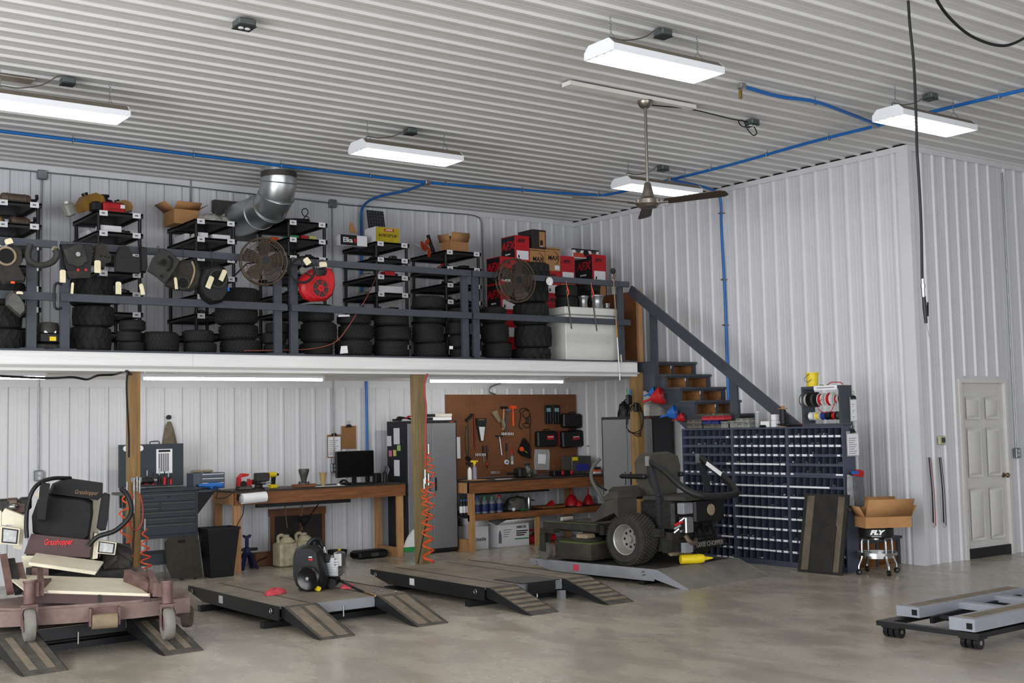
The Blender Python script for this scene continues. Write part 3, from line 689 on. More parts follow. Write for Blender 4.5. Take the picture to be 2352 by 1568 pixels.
t = thing('plastic_jug', 'translucent white jug leaning out beside the amber tanks', 'jug', mk('B', 0, -.30, .46)+Vector((.02, 0, .0)), R(20), None, 0, R(-25))
MB().rb(-.06, .06, -.05, .05, 0, .15, .02).build('jug_body', mat('milky_plastic', 'a9a89c', .5, 0, .1), t)
MB().cyl((0, 0, .15), (0, 0, .175), .025, n=12).build('cap', M_WHITE, t)
G2 = 'white parts cartons on the racks'
def wbox(key, lvl, f, dy, sx, sy, sz, word, m=None):
    carton('parts_carton', '%s parts carton, %s shelf of %s' % (word, ORD[lvl], UN[key]), 'carton', spot(key, lvl, f, dy+sy/2), sx, sy, sz, m or M_PAPER, 0, G2, tape=False)
wbox('B', 1, .34, .06, .24, .16, .085, 'long white')
wbox('B', 1, .14, .50, .05, .30, .09, 'narrow row of white')
wbox('C', 1, .68, .06, .22, .2, .065, 'flat white')
wbox('C', 1, .24, .06, .13, .2, .075, 'squat white')
wbox('C', 1, .15, .42, .06, .36, .11, 'tall white')
wbox('D', 1, .22, .60, .10, .12, .10, 'orange', M_ORANGE)
wbox('D', 1, .36, .20, .12, .20, .075, 'bright green', M_GREEN)
wbox('D', 1, .58, .16, .09, .2, .075, 'red and white', M_RED)
wbox('D', 1, .78, .16, .09, .2, .075, 'pale yellow', mat('pale_yellow_card', 'c9bd6a', .7, 0, .05))
wbox('E', 3, .50, .05, .36, .25, .10, 'long low white')
wbox('E', 2, .50, .06, .14, .14, .07, 'small red', M_RED)
M_BAG = mat('cloudy_parts_bag', 'a6a49c', .35, 0, .35, 26)
def bag(lab, loc, sx, sy, sz, rz=0, m=None, seed=0):
    """crumpled plastic bag: a displaced dome"""
    rnd = random.Random(seed); t = thing('parts_bag', lab, 'plastic bag', loc, rz); n, mm = 16, 7; vs = []; fs = []
    for i in range(mm):
        f = i/(mm-1); z = sz*math.sin(f*math.pi/2); rr = math.cos(f*math.pi/2)**.6
        for k in range(n):
            u = 2*math.pi*k/n; j = 1+rnd.uniform(-.16, .16)
            vs.append((sx/2*rr*math.cos(u)*j, sy/2*rr*math.sin(u)*j, z*(1+rnd.uniform(-.12, .12)) if i else 0))
    for i in range(mm-1):
        for k in range(n):
            j = (k+1) % n; fs.append((i*n+k, i*n+j, i*n+n+j, i*n+n+k))
    fs.append(tuple(reversed(range(n)))); fs.append(tuple(range((mm-1)*n, mm*n)))
    MB().add(vs, fs).build('bag', m or M_BAG, t)
    MB().tube([(-.02, 0, sz*.9), (0, .01, sz*1.12), (.025, 0, sz*1.2)], [.012, .006, .014], 6).build('bag_neck', m or M_BAG, t)
    return t
bag('clear bag of bright metal carburettors on the rack before the duct', mk('C', 0, .48, .15), .30, .22, .10, 0, None, 1)
bag('second clear bag of parts nearer the duct elbow', mk('C', 0, .82, .2), .18, .2, .10, 0, None, 2)
bag('bag of grey fittings, third shelf of rack topped by the yellow carton', mk('E', 2, .36, .50), .26, .3, .085, 0, None, 3)
bag('bag of pale gaskets, fourth shelf of rack topped by the yellow carton', mk('E', 3, .30, .58), .20, .3, .07, 0, None, 4)
carton('open_carton', 'open brown carton with raised flaps on the rack before the duct', 'carton', mk('C', 0, .08, .52), .30, .34, .17, M_CARD, 0, None, 35)
tag(MB().prism([(0, 0), (.11, .0), (.12, .1), (.02, .12)], 'y', 0, .012).build('cardboard_offcut', M_CARD, None, None, mk('C', 0, .75, .40)), 'brown cardboard offcut leaning by the duct elbow', 'cardboard')
# cable loop
t = thing('control_cable', 'black control cable standing in a loop on top of its rack', 'cable', mk('D', 0, .62, .25))
MB().tube(spline([(-.06, 0, .005), (.0, 0, .08), (.07, 0, .17), (.04, .01, .22), (-.01, .01, .19), (.01, .01, .13), (.07, .01, .12), (.10, .01, .06), (.14, .01, .005)], 8), .006, 6).build('cable', M_BLACK, t)
t = thing('drive_belt', 'folded black drive belt lying on the rack with the cable loop', 'belt', mk('D', 0, .32, .2))
MB().tube(spline([(-.17, 0, .03), (0, .03, .05), (.15, .02, .06), (.17, -.05, .05), (0, -.06, .04), (-.16, -.05, .025), (-.17, 0, .03)], 6), .022, 8).build('belt', M_RUBBER, t)
# branded cartons on rack E
t = thing('shock_carton', 'black and white shock absorber carton beside the yellow oil carton', 'carton', onY(847, 567, FRONT+.05)-Vector((0, 0, 0)))
e = t; 
MB().rb(-.40, -.02, -.0, .13, 0, .135, .004).build('carton_body', M_PAPER, e)
MB().bx(-.402, -.17, -.003, -.0005, .002, .133).build('printed_face', M_INK, e)
text('Elka', .085, M_WHITE, e, (-.30, -.004, .066), (R(90), 0, 0), bold=.002)
MB().prism([(-.215, .09), (-.18, .09), (-.18, .05), (-.197, .03), (-.215, .05)], 'y', -.006, -.0035).build('shield_logo', M_RED, e)
t = thing('oil_carton', 'white and yellow oil carton with a green edge on the tall rack', 'carton', onY(886, 558, FRONT+.04))
MB().rb(-.15, .20, 0, .28, 0, .205, .004).build('carton_body', M_PAPER, t)
MB().bx(-.148, .198, -.003, -.0005, .004, .20).build('printed_face', mat('yellow_green_print', '9c8a12', .6, 0, .2, 6, col2='c9b020'), t)
MB().bx(-.02, .12, -.005, -.0032, .15, .185).build('logo_band', M_RED, t)
text('AMSOIL', .03, M_WHITE, t, (.05, -.0056, .168), (R(90), 0, 0), bold=.001)
text('INTERCEPTOR', .05, M_INK, t, (.03, -.004, .095), (R(90), 0, 0), sx=.82, bold=.001)
t = thing('wire_tray', 'dark grey wire tray leaning up behind the oil carton', 'tray', onY(866, 520, FRONT+.40), R(0), None, R(-12))
q = MB()
for i in range(7): q.bx(-.12+i*.04, -.116+i*.04, 0, .006, -.05, .22)
for i in range(7): q.bx(-.12, .124, .001, .005, -.05+i*.044, -.046+i*.044)
q.build('grid', M_DARK, t); MB().bx(-.125, .13, .008, .014, -.06, .225).build('backing', mat('grey_sheet', '4a4b4d', .6, .2, .2), t)
tag(MB().prism([(0, 0), (.11, -.01), (.08, .06), (.05, .11), (.02, .13), (.0, .08)], 'y', 0, .01).build('torn_card', M_CARD, None, None, onY(803, 533, FRONT+.30)), 'torn brown cardboard flap standing behind the black and white carton', 'cardboard')
# rack F
c = mk('F', 0, -.12, .30)
t = thing('auger_part', 'orange painted auger part with curved blades', 'machine part', c, R(20))
M_OR = mat('rusty_orange_paint', 'a5401f', .6, 0, .3, 14)
MB().cyl((-.12, 0, .10), (.16, .05, .04), .014, n=10).build('shaft', M_OR, t)
for i, (x, z, a) in enumerate(((-.13, .10, 40), (-.06, .09, -50), (.03, .06, 100), (-.10, .03, -110))):
    q = MB(); q.M = Matrix.Translation((x, .0, z)) @ Matrix.Rotation(R(a), 4, 'Y'); q.prism([(0, -.02), (.06, -.035), (.11, -.02), (.12, .02), (.06, .035), (0, .02)], 'y', -.006, .006); q.build('blade', M_OR, t)
carton('open_carton', 'open brown carton leaning on the rack with the orange auger', 'carton', mk('F', 0, .50, .22), .30, .24, .15, M_CARD, R(4), None, 70)
t = thing('rubber_hose', 'short black rubber hose standing out of the clutter by the open carton', 'hose', mk('F', 0, .10, .35)); MB().tube([(0, 0, 0), (-.05, 0, .12), (-.10, 0, .25)], .024, 10).build('hose', M_RUBBER, t)
t = thing('plastic_tube', 'white plastic tube lying behind the black rubber hose', 'tube', mk('F', 0, .0, .5)); MB().tube([(-.15, 0, .14), (.02, 0, .07), (.16, 0, .02)], .02, 10).build('tube', M_WHITE, t)
# dark castings and shrouds filling the lower shelves
def casting(lab, loc, s, rz, kind):
    t = thing('engine_part', lab, 'engine part', loc, rz, 'dark engine parts stored on the racks')
    if kind == 0:
        MB().rb(-.13*s, .13*s, -.10*s, .10*s, 0, .07*s, .02*s).build('housing', M_WORN, t); MB().cyl((.02*s, 0, .07*s), (.02*s, 0, .10*s), .06*s, n=16).build('boss', M_GREASE, t)
    elif kind == 1:
        MB().tor((0, 0, .025*s), (0, 0, 1), .11*s, .024*s, 22, 8).build('ring', M_RUBBER, t); MB().tor((.02*s, .01*s, .065*s), (0, 0, 1), .10*s, .02*s, 22, 8).build('ring', M_RUBBER, t)
    elif kind == 2:
        MB().lathe([(.11*s, 0), (.12*s, .02*s), (.10*s, .06*s), (.05*s, .09*s), (0, .09*s)], n=18).build('shroud', M_WORN, t); MB().bx(-.02*s, .15*s, -.02*s, .02*s, .02*s, .05*s).build('arm', M_GREASE, t)
    else:
        MB().cyl((-.12*s, 0, .045*s), (.12*s, .02*s, .045*s), .045*s, n=14).build('cylinder', M_GREASE, t); MB().rb(-.05*s, .06*s, -.05*s, .06*s, .0, .10*s, .01).build('block', M_GREYM, t)
    return t
kn = ('dark moulded housing', 'pair of black rubber rings', 'dished black shroud', 'oily cylinder and block')
sp = [('A',2,.3),('A',2,.8),('B',1,.85),('B',2,.25),('B',2,.75),('B',4,.7),('B',5,.3),('C',2,.2),('C',2,.7),('C',4,.2),('C',5,.2),('C',5,.75),('C',6,.3),('D',2,.2),('D',2,.7),('D',3,.35),('D',4,.3),('E',1,.15),('E',1,.72),('E',2,.85),('E',4,.3),('E',4,.8),('E',5,.4),('F',1,.25),('F',1,.75),('F',2,.3),('F',2,.8),('F',3,.3),('F',3,.75),('F',4,.5)]
for i, (k, l, f) in enumerate(sp):
    if l < len(RACKS[k][2]): casting('%s %s, %s shelf of %s' % (kn[(i*7+l) % 4], ('at near end' if f < .5 else 'at far end'), ORD[l], UN[k]), mk(k, l, .5 if f == .5 else .30 if f < .5 else .70, .19+.02*(i % 3)), .68, i*1.3, (i*7+l) % 4)
for k, l in (('F', 1), ('D', 3)):
    t = thing('wire_bundle', 'bundle of %s wires on a rack shelf behind the rail' % ('thin red' if k == 'F' else 'thin black'), 'wire', mk(k, l, .45, .45))
    m = M_RED if k == 'F' else M_BLACK; q = MB()
    for j in range(4): q.tube(spline([(-.14, -.05+j*.03, .01), (-.06+j*.02, -.02, .07+.015*j), (.08, .02*j-.04, .08), (.14, .05-.02*j, .01)], 6), .004, 5)
    q.build('wires', m, t)
# ---------------------------------------------------------------- helmet cartons stacked in the corner
M_HRED = mat('glossy_red_print', 'b3121d', .4, 0, .04); M_HBLK = mat('glossy_black_print', '17161a', .4, 0, .1)
YC = 13.02
def helmet_box(x0, x1, z0, z1, dep, kind, lab, y=YC):
    t = thing('helmet_carton', lab, 'carton', ((x0+x1)/2, y, z0), 0, 'helmet cartons stacked in the mezzanine corner')
    w = x1-x0-.004; h = z1-z0-.001
    base = {'afx': M_HRED, 'max': M_CARD, 'dark': mat('dark_brown_print', '2a2320', .5, 0, .1), 'white': M_PAPER}[kind]
    MB().rb(-w/2, w/2, 0, dep, 0, h, .003).build('carton_body', base, t)
    if kind == 'afx':
        MB().bx(-w/2-.002, -w/2-.0003, .012, dep-.012, .012, h-.012).build('side_print', M_HBLK, t)
        text('AFX', .155, M_HRED, t, (-w/2-.0025, dep/2, h*.62), (R(90), 0, R(-90)), shear=.15, bold=.006, sx=1.05)
        MB().bx(-w/2-.003, -w/2-.0022, dep*.35, dep*.7, h*.28, h*.33).build('side_stripe', M_WHITE, t)
        text('AFX', .065, M_HBLK, t, (-w*.08, -.0025, h*.80), (R(90), 0, 0), shear=.15, bold=.003)
        MB().bx(-w*.40, w*.42, -.002, -.0003, .03, h*.42).build('white_label', M_PAPER, t)
        MB().prism([(-w*.32, .06), (-w*.26, .045), (-w*.20, .055), (-w*.21, .085), (-w*.28, .095)], 'y', -.003, -.0022).build('helmet_mark', M_INK, t)
    elif kind == 'max':
        text('MAX', .085, M_INK, t, (0, -.002, h*.55), (R(90), 0, 0), shear=.15, bold=.002)
        for s in (1.0, 1.12):
            q = MB()
            for k in range(11):
                a0, a1 = R(-70+k*14), R(-70+(k+1)*14)
                q.bar((w*.36*s*math.cos(a0), -.0015, h*.55+h*.26*s*math.sin(a0)), (w*.36*s*math.cos(a1), -.0015, h*.55+h*.26*s*math.sin(a1)), .002, .006, (0, 1, 0))
            q.build('swoosh_print', M_INK, t)
        MB().bx(w*.10, w*.42, -.002, -.0003, .02, h*.25).build('white_label', M_PAPER, t)
        MB().bx(-w/2-.001, w/2+.001, -.0015, dep+.001, h-.03, h-.022).build('edge_print', M_INK, t)
    elif kind == 'dark':
        MB().bx(w*.0, w*.42, -.002, -.0003, .03, h*.9).build('brown_band', M_CARD, t)
        MB().bx(w*.05, w*.25, -.003, -.0022, .05, h*.45).build('window_print', M_INK, t)
        MB().bx(w*.08, w*.2, -.004, -.0032, .03, h*.15).build('white_label', M_PAPER, t)
    else:
        MB().bx(-w/2+.01, w/2-.01, -.002, -.0003, .01, h*.55).build('red_print', mat('red_fade_print', 'b8452c', .5, 0, .3, 20), t)
        MB().ell((0, -.001, h*.55), .055, .002, .05).build('wheel_print', M_INK, t)
        for s in (-1, 1): MB().ell((s*w*.3, -.001, h*.75), .05, .002, .03).build('oval_print', M_GREYM, t)
        MB().bx(-w/2-.001, w/2+.001, -.003, .03, h-.02, h).build('black_edge', M_INK, t)
def colx(a, b, y=YC): return onY(a, 620, y).x, onY(b, 620, y).x
def bstack(pa, pb, ytop, kinds, dep, labs, y=YC):
    x0, x1 = colx(pa, pb, y); top = onY((pa+pb)/2, ytop, y).z; h = (top-DZT)/len(kinds)
    for i, k in enumerate(kinds): helmet_box(x0, x1, DZT+i*h, DZT+(i+1)*h, dep, k, labs[i], y)
w4 = ('lowest', 'second lowest', 'third from the deck', 'topmost')
bstack(1149, 1183.5, 589, ['afx']*4, .32, ['red and black helmet carton, %s in the short stack by the rack' % w for w in w4])
bstack(1184, 1217.5, 541, ['max', 'max', 'afx', 'max', 'afx'], .32, ['brown helmet carton at the foot of the tall stack behind the round fan', 'brown helmet carton second up behind the round fan', 'red helmet carton hidden behind the round fan', 'brown helmet carton right under the highest red one', 'highest red and black helmet carton of all'])
bstack(1218, 1253, 571, ['max']*5, .30, ['brown helmet carton %s under the dark brown one' % w for w in ('lowest', 'second', 'third', 'fourth', 'with a curved mark just')])
x0, x1 = colx(1219, 1251, YC+.05); zt = onY(1235, 571, YC).z
helmet_box(x0, x1, zt, onY(1235, 527, YC).z, .33, 'dark', 'tall dark brown carton crowning the stack next to the highest red one')
bstack(1253.5, 1288, 568, ['max', 'max', 'afx', 'afx', 'max'], .30, ['brown carton on the deck behind the tallest lugged tyres', 'brown carton with a curved mark beside the small tyres', 'red carton low behind the thermometer', 'red carton just above the rail behind the thermometer', 'upper brown carton with a curved mark and white label'])
bstack(1288.5, 1320, 588, ['max', 'max', 'max', 'afx'], .30, ['brown carton hidden lowest behind the white chest', 'brown carton hidden second behind the white chest', 'brown carton third under the plain red one', 'red helmet carton showing only its front, next to the large red one'])
bstack(1361, 1393, 585, ['max', 'dark', 'dark', 'afx'], .40, ['brown carton lowest by the corner', 'dark carton second by the corner', 'dark carton under the red one nearest the corner', 'red and black helmet carton nearest the wall corner'])
helmet_box(*colx(1296, 1356, YC+.33), onY(1320, 588, YC).z+.002, onY(1320, 588, YC).z+.135, .25, 'white', 'white and orange tyre tube carton with black edge behind the red ones', YC+.33-.2)
# ---------------------------------------------------------------- tyres stacked behind the railing
M_TYRE = mat('dusty_tyre_rubber', '131211', .8, 0, .3, 20, .15)
M_TREAD = mat('tread_rubber', '1b1a18', .85, 0, .35, 24, .1)
def tyre_proto(kind):
    """lying tyre, outer radius 1, half height 1 (scaled when placed); axis z"""
    t = thing('tyre', '', 'tyre', (0, 0, 0))
    if kind == 'lug': prof = [(.52, -.62), (.60, -.92), (.82, -1), (.93, -.80), (.95, -.3), (.95, .3), (.93, .80), (.82, 1), (.60, .92), (.52, .62)]
    elif kind == 'rib': prof = [(.50, -.66), (.60, -.95), (.84, -1), (.97, -.80), (1, -.66), (.985, -.60), (1, -.52), (1, -.12), (.985, -.06), (.985, .06), (1, .12), (1, .52), (.985, .6), (1, .66), (.97, .8), (.84, 1), (.60, .95), (.50, .66)]
    else: prof = [(.52, -.62), (.62, -.95), (.82, -1), (.95, -.78), (.965, -.4), (.965, .4), (.95, .78), (.82, 1), (.62, .95), (.52, .62)]
    MB().lathe(prof, n=36, close=True).build('carcass', M_TYRE, t)
    if kind == 'lug':
        q = MB(); n = 16
        for i in range(n):
            for s in (-1, 1):
                a = 2*math.pi*(i+(.5 if s > 0 else 0))/n
                vs = []
                for (da, z) in ((0, .02*s), (.20, .02*s), (.40, .86*s), (.14, .86*s)):
                    for r in (.93 if abs(z) < .5 else .90, 1.0 if abs(z) < .5 else .965): vs.append((r*math.cos(a+da), r*math.sin(a+da), z))
                q.add(vs, [(0,2,4,6),(1,3,5,7),(0,1,3,2),(2,3,5,4),(4,5,7,6),(6,7,1,0)])
        q.build('lugs', M_TREAD, t)['kind'] = 'stuff'
    elif kind == 'turf':
        q = MB(); n = 30
        for i in range(n):
            for j, z in enumerate((-.62, -.22, .22, .62)):
                a = 2*math.pi*(i+.5*(j % 2))/n; d = .075; vs = []
                for aa, zz in ((a-d, z), (a, z-.18), (a+d, z), (a, z+.18)):
                    for r in (.955, 1.0 if abs(z) < .5 else .985): vs.append((r*math.cos(aa), r*math.sin(aa), zz))
                q.add(vs, [(1,3,5,7),(0,1,3,2),(2,3,5,4),(4,5,7,6),(6,7,1,0)])
        q.build('tread_blocks', M_TREAD, t)['kind'] = 'stuff'
    return t
PROTO = {}
def tyre(kind, c, r, h, lab, rz, rx=0, ry=0):
    if kind not in PROTO: PROTO[kind] = t = tyre_proto(kind)
    else: t = dup(PROTO[kind])
    t.location = c; t.rotation_euler = (rx, ry, rz); t.scale = (r, r, h/2); t['label'] = lab; t['group'] = 'tyres stacked along the mezzanine railing'
    return t
HT = ('bottom', 'second', 'third', 'fourth', 'fifth', 'sixth')
def tstack(xl, xr, kind, ys, where, y0=11.84, z0=DZT+.02, tilt=0):
    """ys: pixel heights from bottom to top, boundaries surveyed at the stack front"""
    mid = (xl+xr)/2; yc = y0+.2
    for _ in range(3):
        p = onY(mid, ys[0], yc); r = (xr-xl)/ppm(p)/2; yc = y0+r+.03
    p = onY(mid, ys[0], yc); z = z0; n = len(ys)-1
    for i in range(n):
        h = (ys[i]-ys[i+1])/ppm(onY(mid, ys[i], yc))
        rr = r*(1-.04*((i*37+int(xl)) % 3)); jx = .012*(((i*13+int(xl)) % 5)-2)
        word = 'only' if n == 1 else ('top' if i == n-1 else HT[i])
        desc = {'lug': 'chunky lugged', 'turf': 'turf tread', 'rib': 'smooth ribbed'}[kind]
        tyre(kind, (p.x+jx, yc, z+h/2), rr, h*.965, '%s %s tyre of the stack %s' % (word, desc, where), i*1.1+xl, R(tilt if i == n-1 else 0), R(.8*(((i*7+int(xl)) % 3)-1)))
        z += h
    return p.x, yc, z
tstack(-48, 56, 'lug', [799, 750, 696, 640], 'at the frame edge')
tstack(160, 262, 'lug', [803, 745, 696, 634], 'under the hung black panel')
tstack(268, 328, 'rib', [804, 780, 755, 730], 'of small smooth ones')
tstack(330, 416, 'turf', [806, 757], 'next to the small smooth ones')
tstack(418, 496, 'turf', [806, 779, 751], 'below the hanging shroud with a hole')
tstack(499, 597, 'turf', [811, 776, 741, 699, 658], 'below the round wire fan')
tstack(603, 662, 'turf', [808, 782, 757, 733], 'behind the paired rail posts')
tstack(686, 770, 'turf', [812, 781, 733, 693], 'below the red shroud')
tstack(771, 857, 'turf', [814, 775, 739, 717], 'with a white paper stuck in it')
tstack(860, 944, 'rib', [816, 777, 743, 707], 'below the thin red wire')
tstack(948, 1024, 'turf', [819, 784, 739, 706, 676], 'before the rack with the orange auger')
tstack(1029, 1086, 'turf', [819, 795, 764, 735, 702], 'with a white sticker by the rail post')
tstack(1104, 1172, 'turf', [824, 786, 741, 703], 'below the short red carton stack')
tstack(1176, 1268, 'lug', [826, 797, 745, 694, 647, 601], 'with the tallest lugged tyres')
for px, py, w, h, lab in ((790, 803, .10, .09, 'crumpled white paper lying on the tyre stack foot'), (790, 725, .15, .03, 'flat white paper strip on top of the tyres')):
    p = onY(px, py, 11.84); tag(MB().prism([(-w/2, -h/2), (w/2, -h/2+.01), (w/2-.01, h/2), (-w/2+.015, h/2-.006)], 'y', -.002, .002).build('paper_scrap', M_PAPER, None, None, p), lab, 'paper')
p = onY(1036, 798, 11.83); tag(MB().bx(-.025, .025, -.003, 0, -.018, .018).build('tyre_sticker', M_PAPER, None, None, p), 'small white sticker on the dark tyre by the rail post', 'sticker')
# ---------------------------------------------------------------- white chest, wheels and brown board at the stair head
t = thing('storage_chest', 'plain white storage chest standing behind the railing', 'chest', (9.62, 11.93, DZT+.02))
M_CHEST = mat('white_chest_enamel', 'd3d2cd', .45, 0, .04)
MB().rb(0, .88, 0, .42, 0, .585, .008).build('body', M_CHEST, t)
MB().rb(-.012, .892, -.012, .432, .59, .69, .01).build('lid', M_CHEST, t)
for x in (.20, .66): MB().bx(x-.03, x+.03, .432, .438, .55, .63).build('hinge', M_SILVER, t)
ct = DZT+.02+.69
def rim(px, r, h, lab):
    p = onY(px, 700, 12.16); t = thing('wheel_rim', lab, 'wheel rim', (p.x, 12.14, ct))
    MB().lathe([(r*.5, 0), (r, 0), (r, .012), (r*.82, .02), (r*.72, h*.4), (r*.72, h*.6), (r*.86, h*.85), (r, h-.012), (r, h), (r*.9, h), (r*.62, h*.55), (r*.62, h*.4), (r*.5, 0)], n=26).build('rim', M_SILVER, t)
    MB().cyl((0, 0, h*.35), (0, 0, h*.45), r*.63, n=20).build('hub_disc', M_SILVER, t)
rim(1338, .07, .17, 'narrow silver wheel rim on the white chest'); rim(1370, .098, .19, 'wide silver wheel rim in the middle of the chest lid'); rim(1392, .045, .09, 'smallest silver rim at the end of the chest')
for i, (px, r) in enumerate(((1300, .145), (1300, .145))):
    p = onY(px, 700, 12.19); tyre('rib', (p.x, 12.18, ct+.075+i*.15), r, .148, '%s small smooth tyre standing on the white chest' % ('lower', 'upper')[i], i)
p = onY(1349, 665, 12.33); tyre('rib', (p.x, 12.26, ct+.20+.11), .13, .12, 'black tyre resting above the silver rims on the chest', 1, R(8))
# brown chipboard sheet with a timber stile
p0 = onX(1393, 676, 10.68)
t = thing('chipboard_sheet', 'tall brown chipboard sheet with a timber edge standing at the stair head', 'board', (11.0, 12.12, DZT+.002))
MB().bx(0, .018, 0, .88, 0, .99).build('sheet', mat('dark_hardboard', '6b4226', .7, 0, .2, 12), t)
MB().bx(-.002, .07, -.045, -.001, 0, 1.0).build('stile', M_PINE, t)
# ---------------------------------------------------------------- parts hung on the railing
HY = 11.62
G5 = 'engine covers hung on the railing'
def hung(name, lab, cat, outline, depth, m, inset=.15, group=G5, wire=True, dy=0):
    global HY
    HY = 11.62+dy
    c = sum((onY(x, y, HY) for x, y in outline), Vector())/len(outline)
    t = thing(name, lab, cat, (c.x, HY, c.z), 0, group); off = Vector((c.x, HY, c.z))
    shape(outline, HY, depth, m, 'cover', t, inset, off)
    zr = 3.482-c.z
    if wire: MB().tube(spline([(0, depth*.5, .0), (0, 11.71-HY, zr-.03), (0, 11.715-HY, zr+.012), (0, 11.75-HY, zr+.014), (0, 11.785-HY, zr+.0), (0, 11.785-HY, zr-.05)], 5), .003, 5).build('hanging_wire', M_DARK, t)
    return t, off
def ringon(t, off, px, py, rpx, m, d=-.004, th=.012, name='opening_rim', solid=None):
    p = onY(px, py, HY)-off; r = rpx/ppm(onY(px, py, HY))
    if solid is not None: MB().cyl((p.x, d-.002, p.z), (p.x, d-.006, p.z), r, n=24).build('dark_opening', solid, t)
    MB().tor((p.x, d-.004, p.z), (0, 1, 0), r, th, 24, 6).build(name, m, t)
M_BLKH = mat('black_opening', '0b0b0b', .9, 0, 0)
t, o = hung('engine_shroud', 'dusty tan engine shroud hung at the frame edge of the railing', 'engine shroud', [(-8, 566), (40, 562), (52, 572), (54, 600), (44, 612), (60, 640), (58, 648), (10, 652), (-8, 630)], .07, M_DUST)
ringon(t, o, 14, 588, 20, M_TAN, solid=M_BLKH); MB().bx(-.035, .0, -.008, -.001, -.17, -.15).build('orange_mark', M_ORANGE, t); tagcard(t, 20, 554, HY-.02, o, .07, .05, R(-20))
t = thing('tank_strap', 'curved grey filler handle hung over the railing end', 'engine part', onY(98, 584, HY)); o = onY(98, 584, HY)
def hv(x, y): return onY(x, y, HY)-o
MB().tube(spline([hv(70, 560), hv(64, 585), hv(72, 602), hv(98, 609), hv(122, 600), hv(131, 583), hv(126, 572)], 6), [.02]*7+[.028]*30, 8).build('handle_body', M_WORN, t) if False else MB().tube(spline([hv(70, 560), hv(64, 585), hv(72, 602), hv(98, 609), hv(122, 600), hv(131, 583), hv(126, 572)], 6), .03, 10).build('handle_body', M_WORN, t)
MB().tor(hv(126, 572), (0, 1, 0), .02, .01, 14, 6).build('eyelet', M_TAN, t)
t, o = hung('air_filter_cover', 'black rectangular panel with a square grey cover bolted on it', 'engine cover', [(139, 560), (212, 560), (216, 572), (208, 630), (196, 640), (160, 640), (148, 610)], .05, M_BLACK, .06)
q = shape([(147, 573), (185, 557), (196, 566), (204, 600), (197, 604), (190, 612), (178, 614), (172, 610), (157, 604)], HY-.035, .034, M_WORN, 'square_cover', t, .14, o)
c = onY(176, 585, HY)-o; MB().cyl((c.x, -.036, c.z), (c.x, -.05, c.z), .022, n=14).build('centre_boss', M_SILVER, t)
shape([(152, 622), (210, 620), (208, 638), (160, 640)], HY-.012, .011, M_DUST, 'lower_lip', t, .1, o)
for px in (178, 196): c = onY(px, 620, HY)-o; MB().cyl((c.x, -.013, c.z), (c.x, -.018, c.z), .014, n=10).build('red_plug', M_RED, t)
tagcard(t, 144, 634, HY-.03, o, .055, .12); tagcard(t, 166, 661, HY-.03, o, .025, .11, R(4))
t, o = hung('bracket_plate', 'dusty brown bent bracket hung beside the square grey cover', 'bracket', [(222, 562), (236, 556), (246, 566), (258, 590), (256, 602), (244, 606), (240, 618), (226, 612), (218, 596)], .06, M_DUST, .1)
for px in (232, 241, 250): c = onY(px, 588+(px-232)*.15, HY)-o; MB().cyl((c.x, -.001, c.z), (c.x, -.006, c.z), .008, n=10).build('bolt_hole', M_BLKH, t)
tagcard(t, 224, 612, HY-.03, o, .06, .12)
t, o = hung('flat_cover', 'plain flat black cover plate with a peaked top', 'engine cover', [(265, 588), (272, 574), (276, 565), (296, 565), (306, 588), (322, 590), (322, 628), (265, 624)], .04, M_BLACK, .04)
c0, c1 = onY(267, 589, HY)-o, onY(319, 591, HY)-o; MB().bar((c0.x, -.004, c0.z), (c1.x, -.004, c1.z), .006, .006).build('fold_line', M_DUST, t); tagcard(t, 272, 661, HY-.03, o, .055, .12)
t, o = hung('side_cover', 'narrow black side cover next to the flat plate', 'engine cover', [(324, 565), (338, 567), (340, 615), (336, 626), (326, 624)], .07, M_BLACK, .1); tagcard(t, 326, 664, HY-.03, o, .04, .11, R(-12))
t, o = hung('spindle_bracket', 'dark diamond shaped bracket plate with curved slots', 'bracket', [(340, 622), (352, 592), (376, 570), (392, 578), (414, 598), (400, 626), (380, 652), (362, 636)], .03, M_WORN, .08, G5, True, -.055)
for px, py, rr in ((376, 603, 8), (367, 604, 3), (370, 634, 4), (398, 628, 3)): ringon(t, o, px, py, rr, M_DUST, th=.006, solid=M_BLKH)
q = MB().tube(spline([onY(a, b, HY)-o+Vector((0, -.006, 0)) for a, b in ((386, 588), (394, 598), (392, 612), (384, 622))], 5), .012, 6); q.build('curved_slot', M_BLKH, t)
t, o = hung('blower_shroud', 'grey folded blower shroud with a round opening', 'engine shroud', [(400, 598), (440, 596), (458, 604), (466, 628), (460, 655), (444, 668), (410, 664), (386, 655), (388, 640)], .09, M_DUST, .2)
ringon(t, o, 420, 650, 14, M_WORN, solid=M_BLKH); tagcard(t, 404, 650, HY-.03, o, .03, .12, R(-6))
q = MB().tube(spline([onY(a, b, HY)-o+Vector((0, -.01, 0)) for a, b in ((440, 600), (446, 620), (440, 645), (430, 662))], 5), .01, 6); q.build('rolled_edge', M_TAN, t)
t, o = hung('pull_start_shroud', 'black round cornered shroud with a large hole hung by two tags', 'engine shroud', [(458, 640), (470, 612), (500, 606), (520, 614), (528, 640), (526, 676), (512, 694), (490, 698), (470, 684), (460, 660)], .10, M_BLACK, .16)
ringon(t, o, 500, 640, 20, M_WORN, solid=M_BLKH); tagcard(t, 482, 648, HY-.03, o, .055, .13, R(22)); tagcard(t, 512, 632, HY-.03, o, .05, .12, R(24))
c = onY(525, 664, HY)-o; MB().bx(c.x-.012, c.x+.004, -.012, 0, c.z-.02, c.z+.02).build('blue_clip', M_BLUE, t)
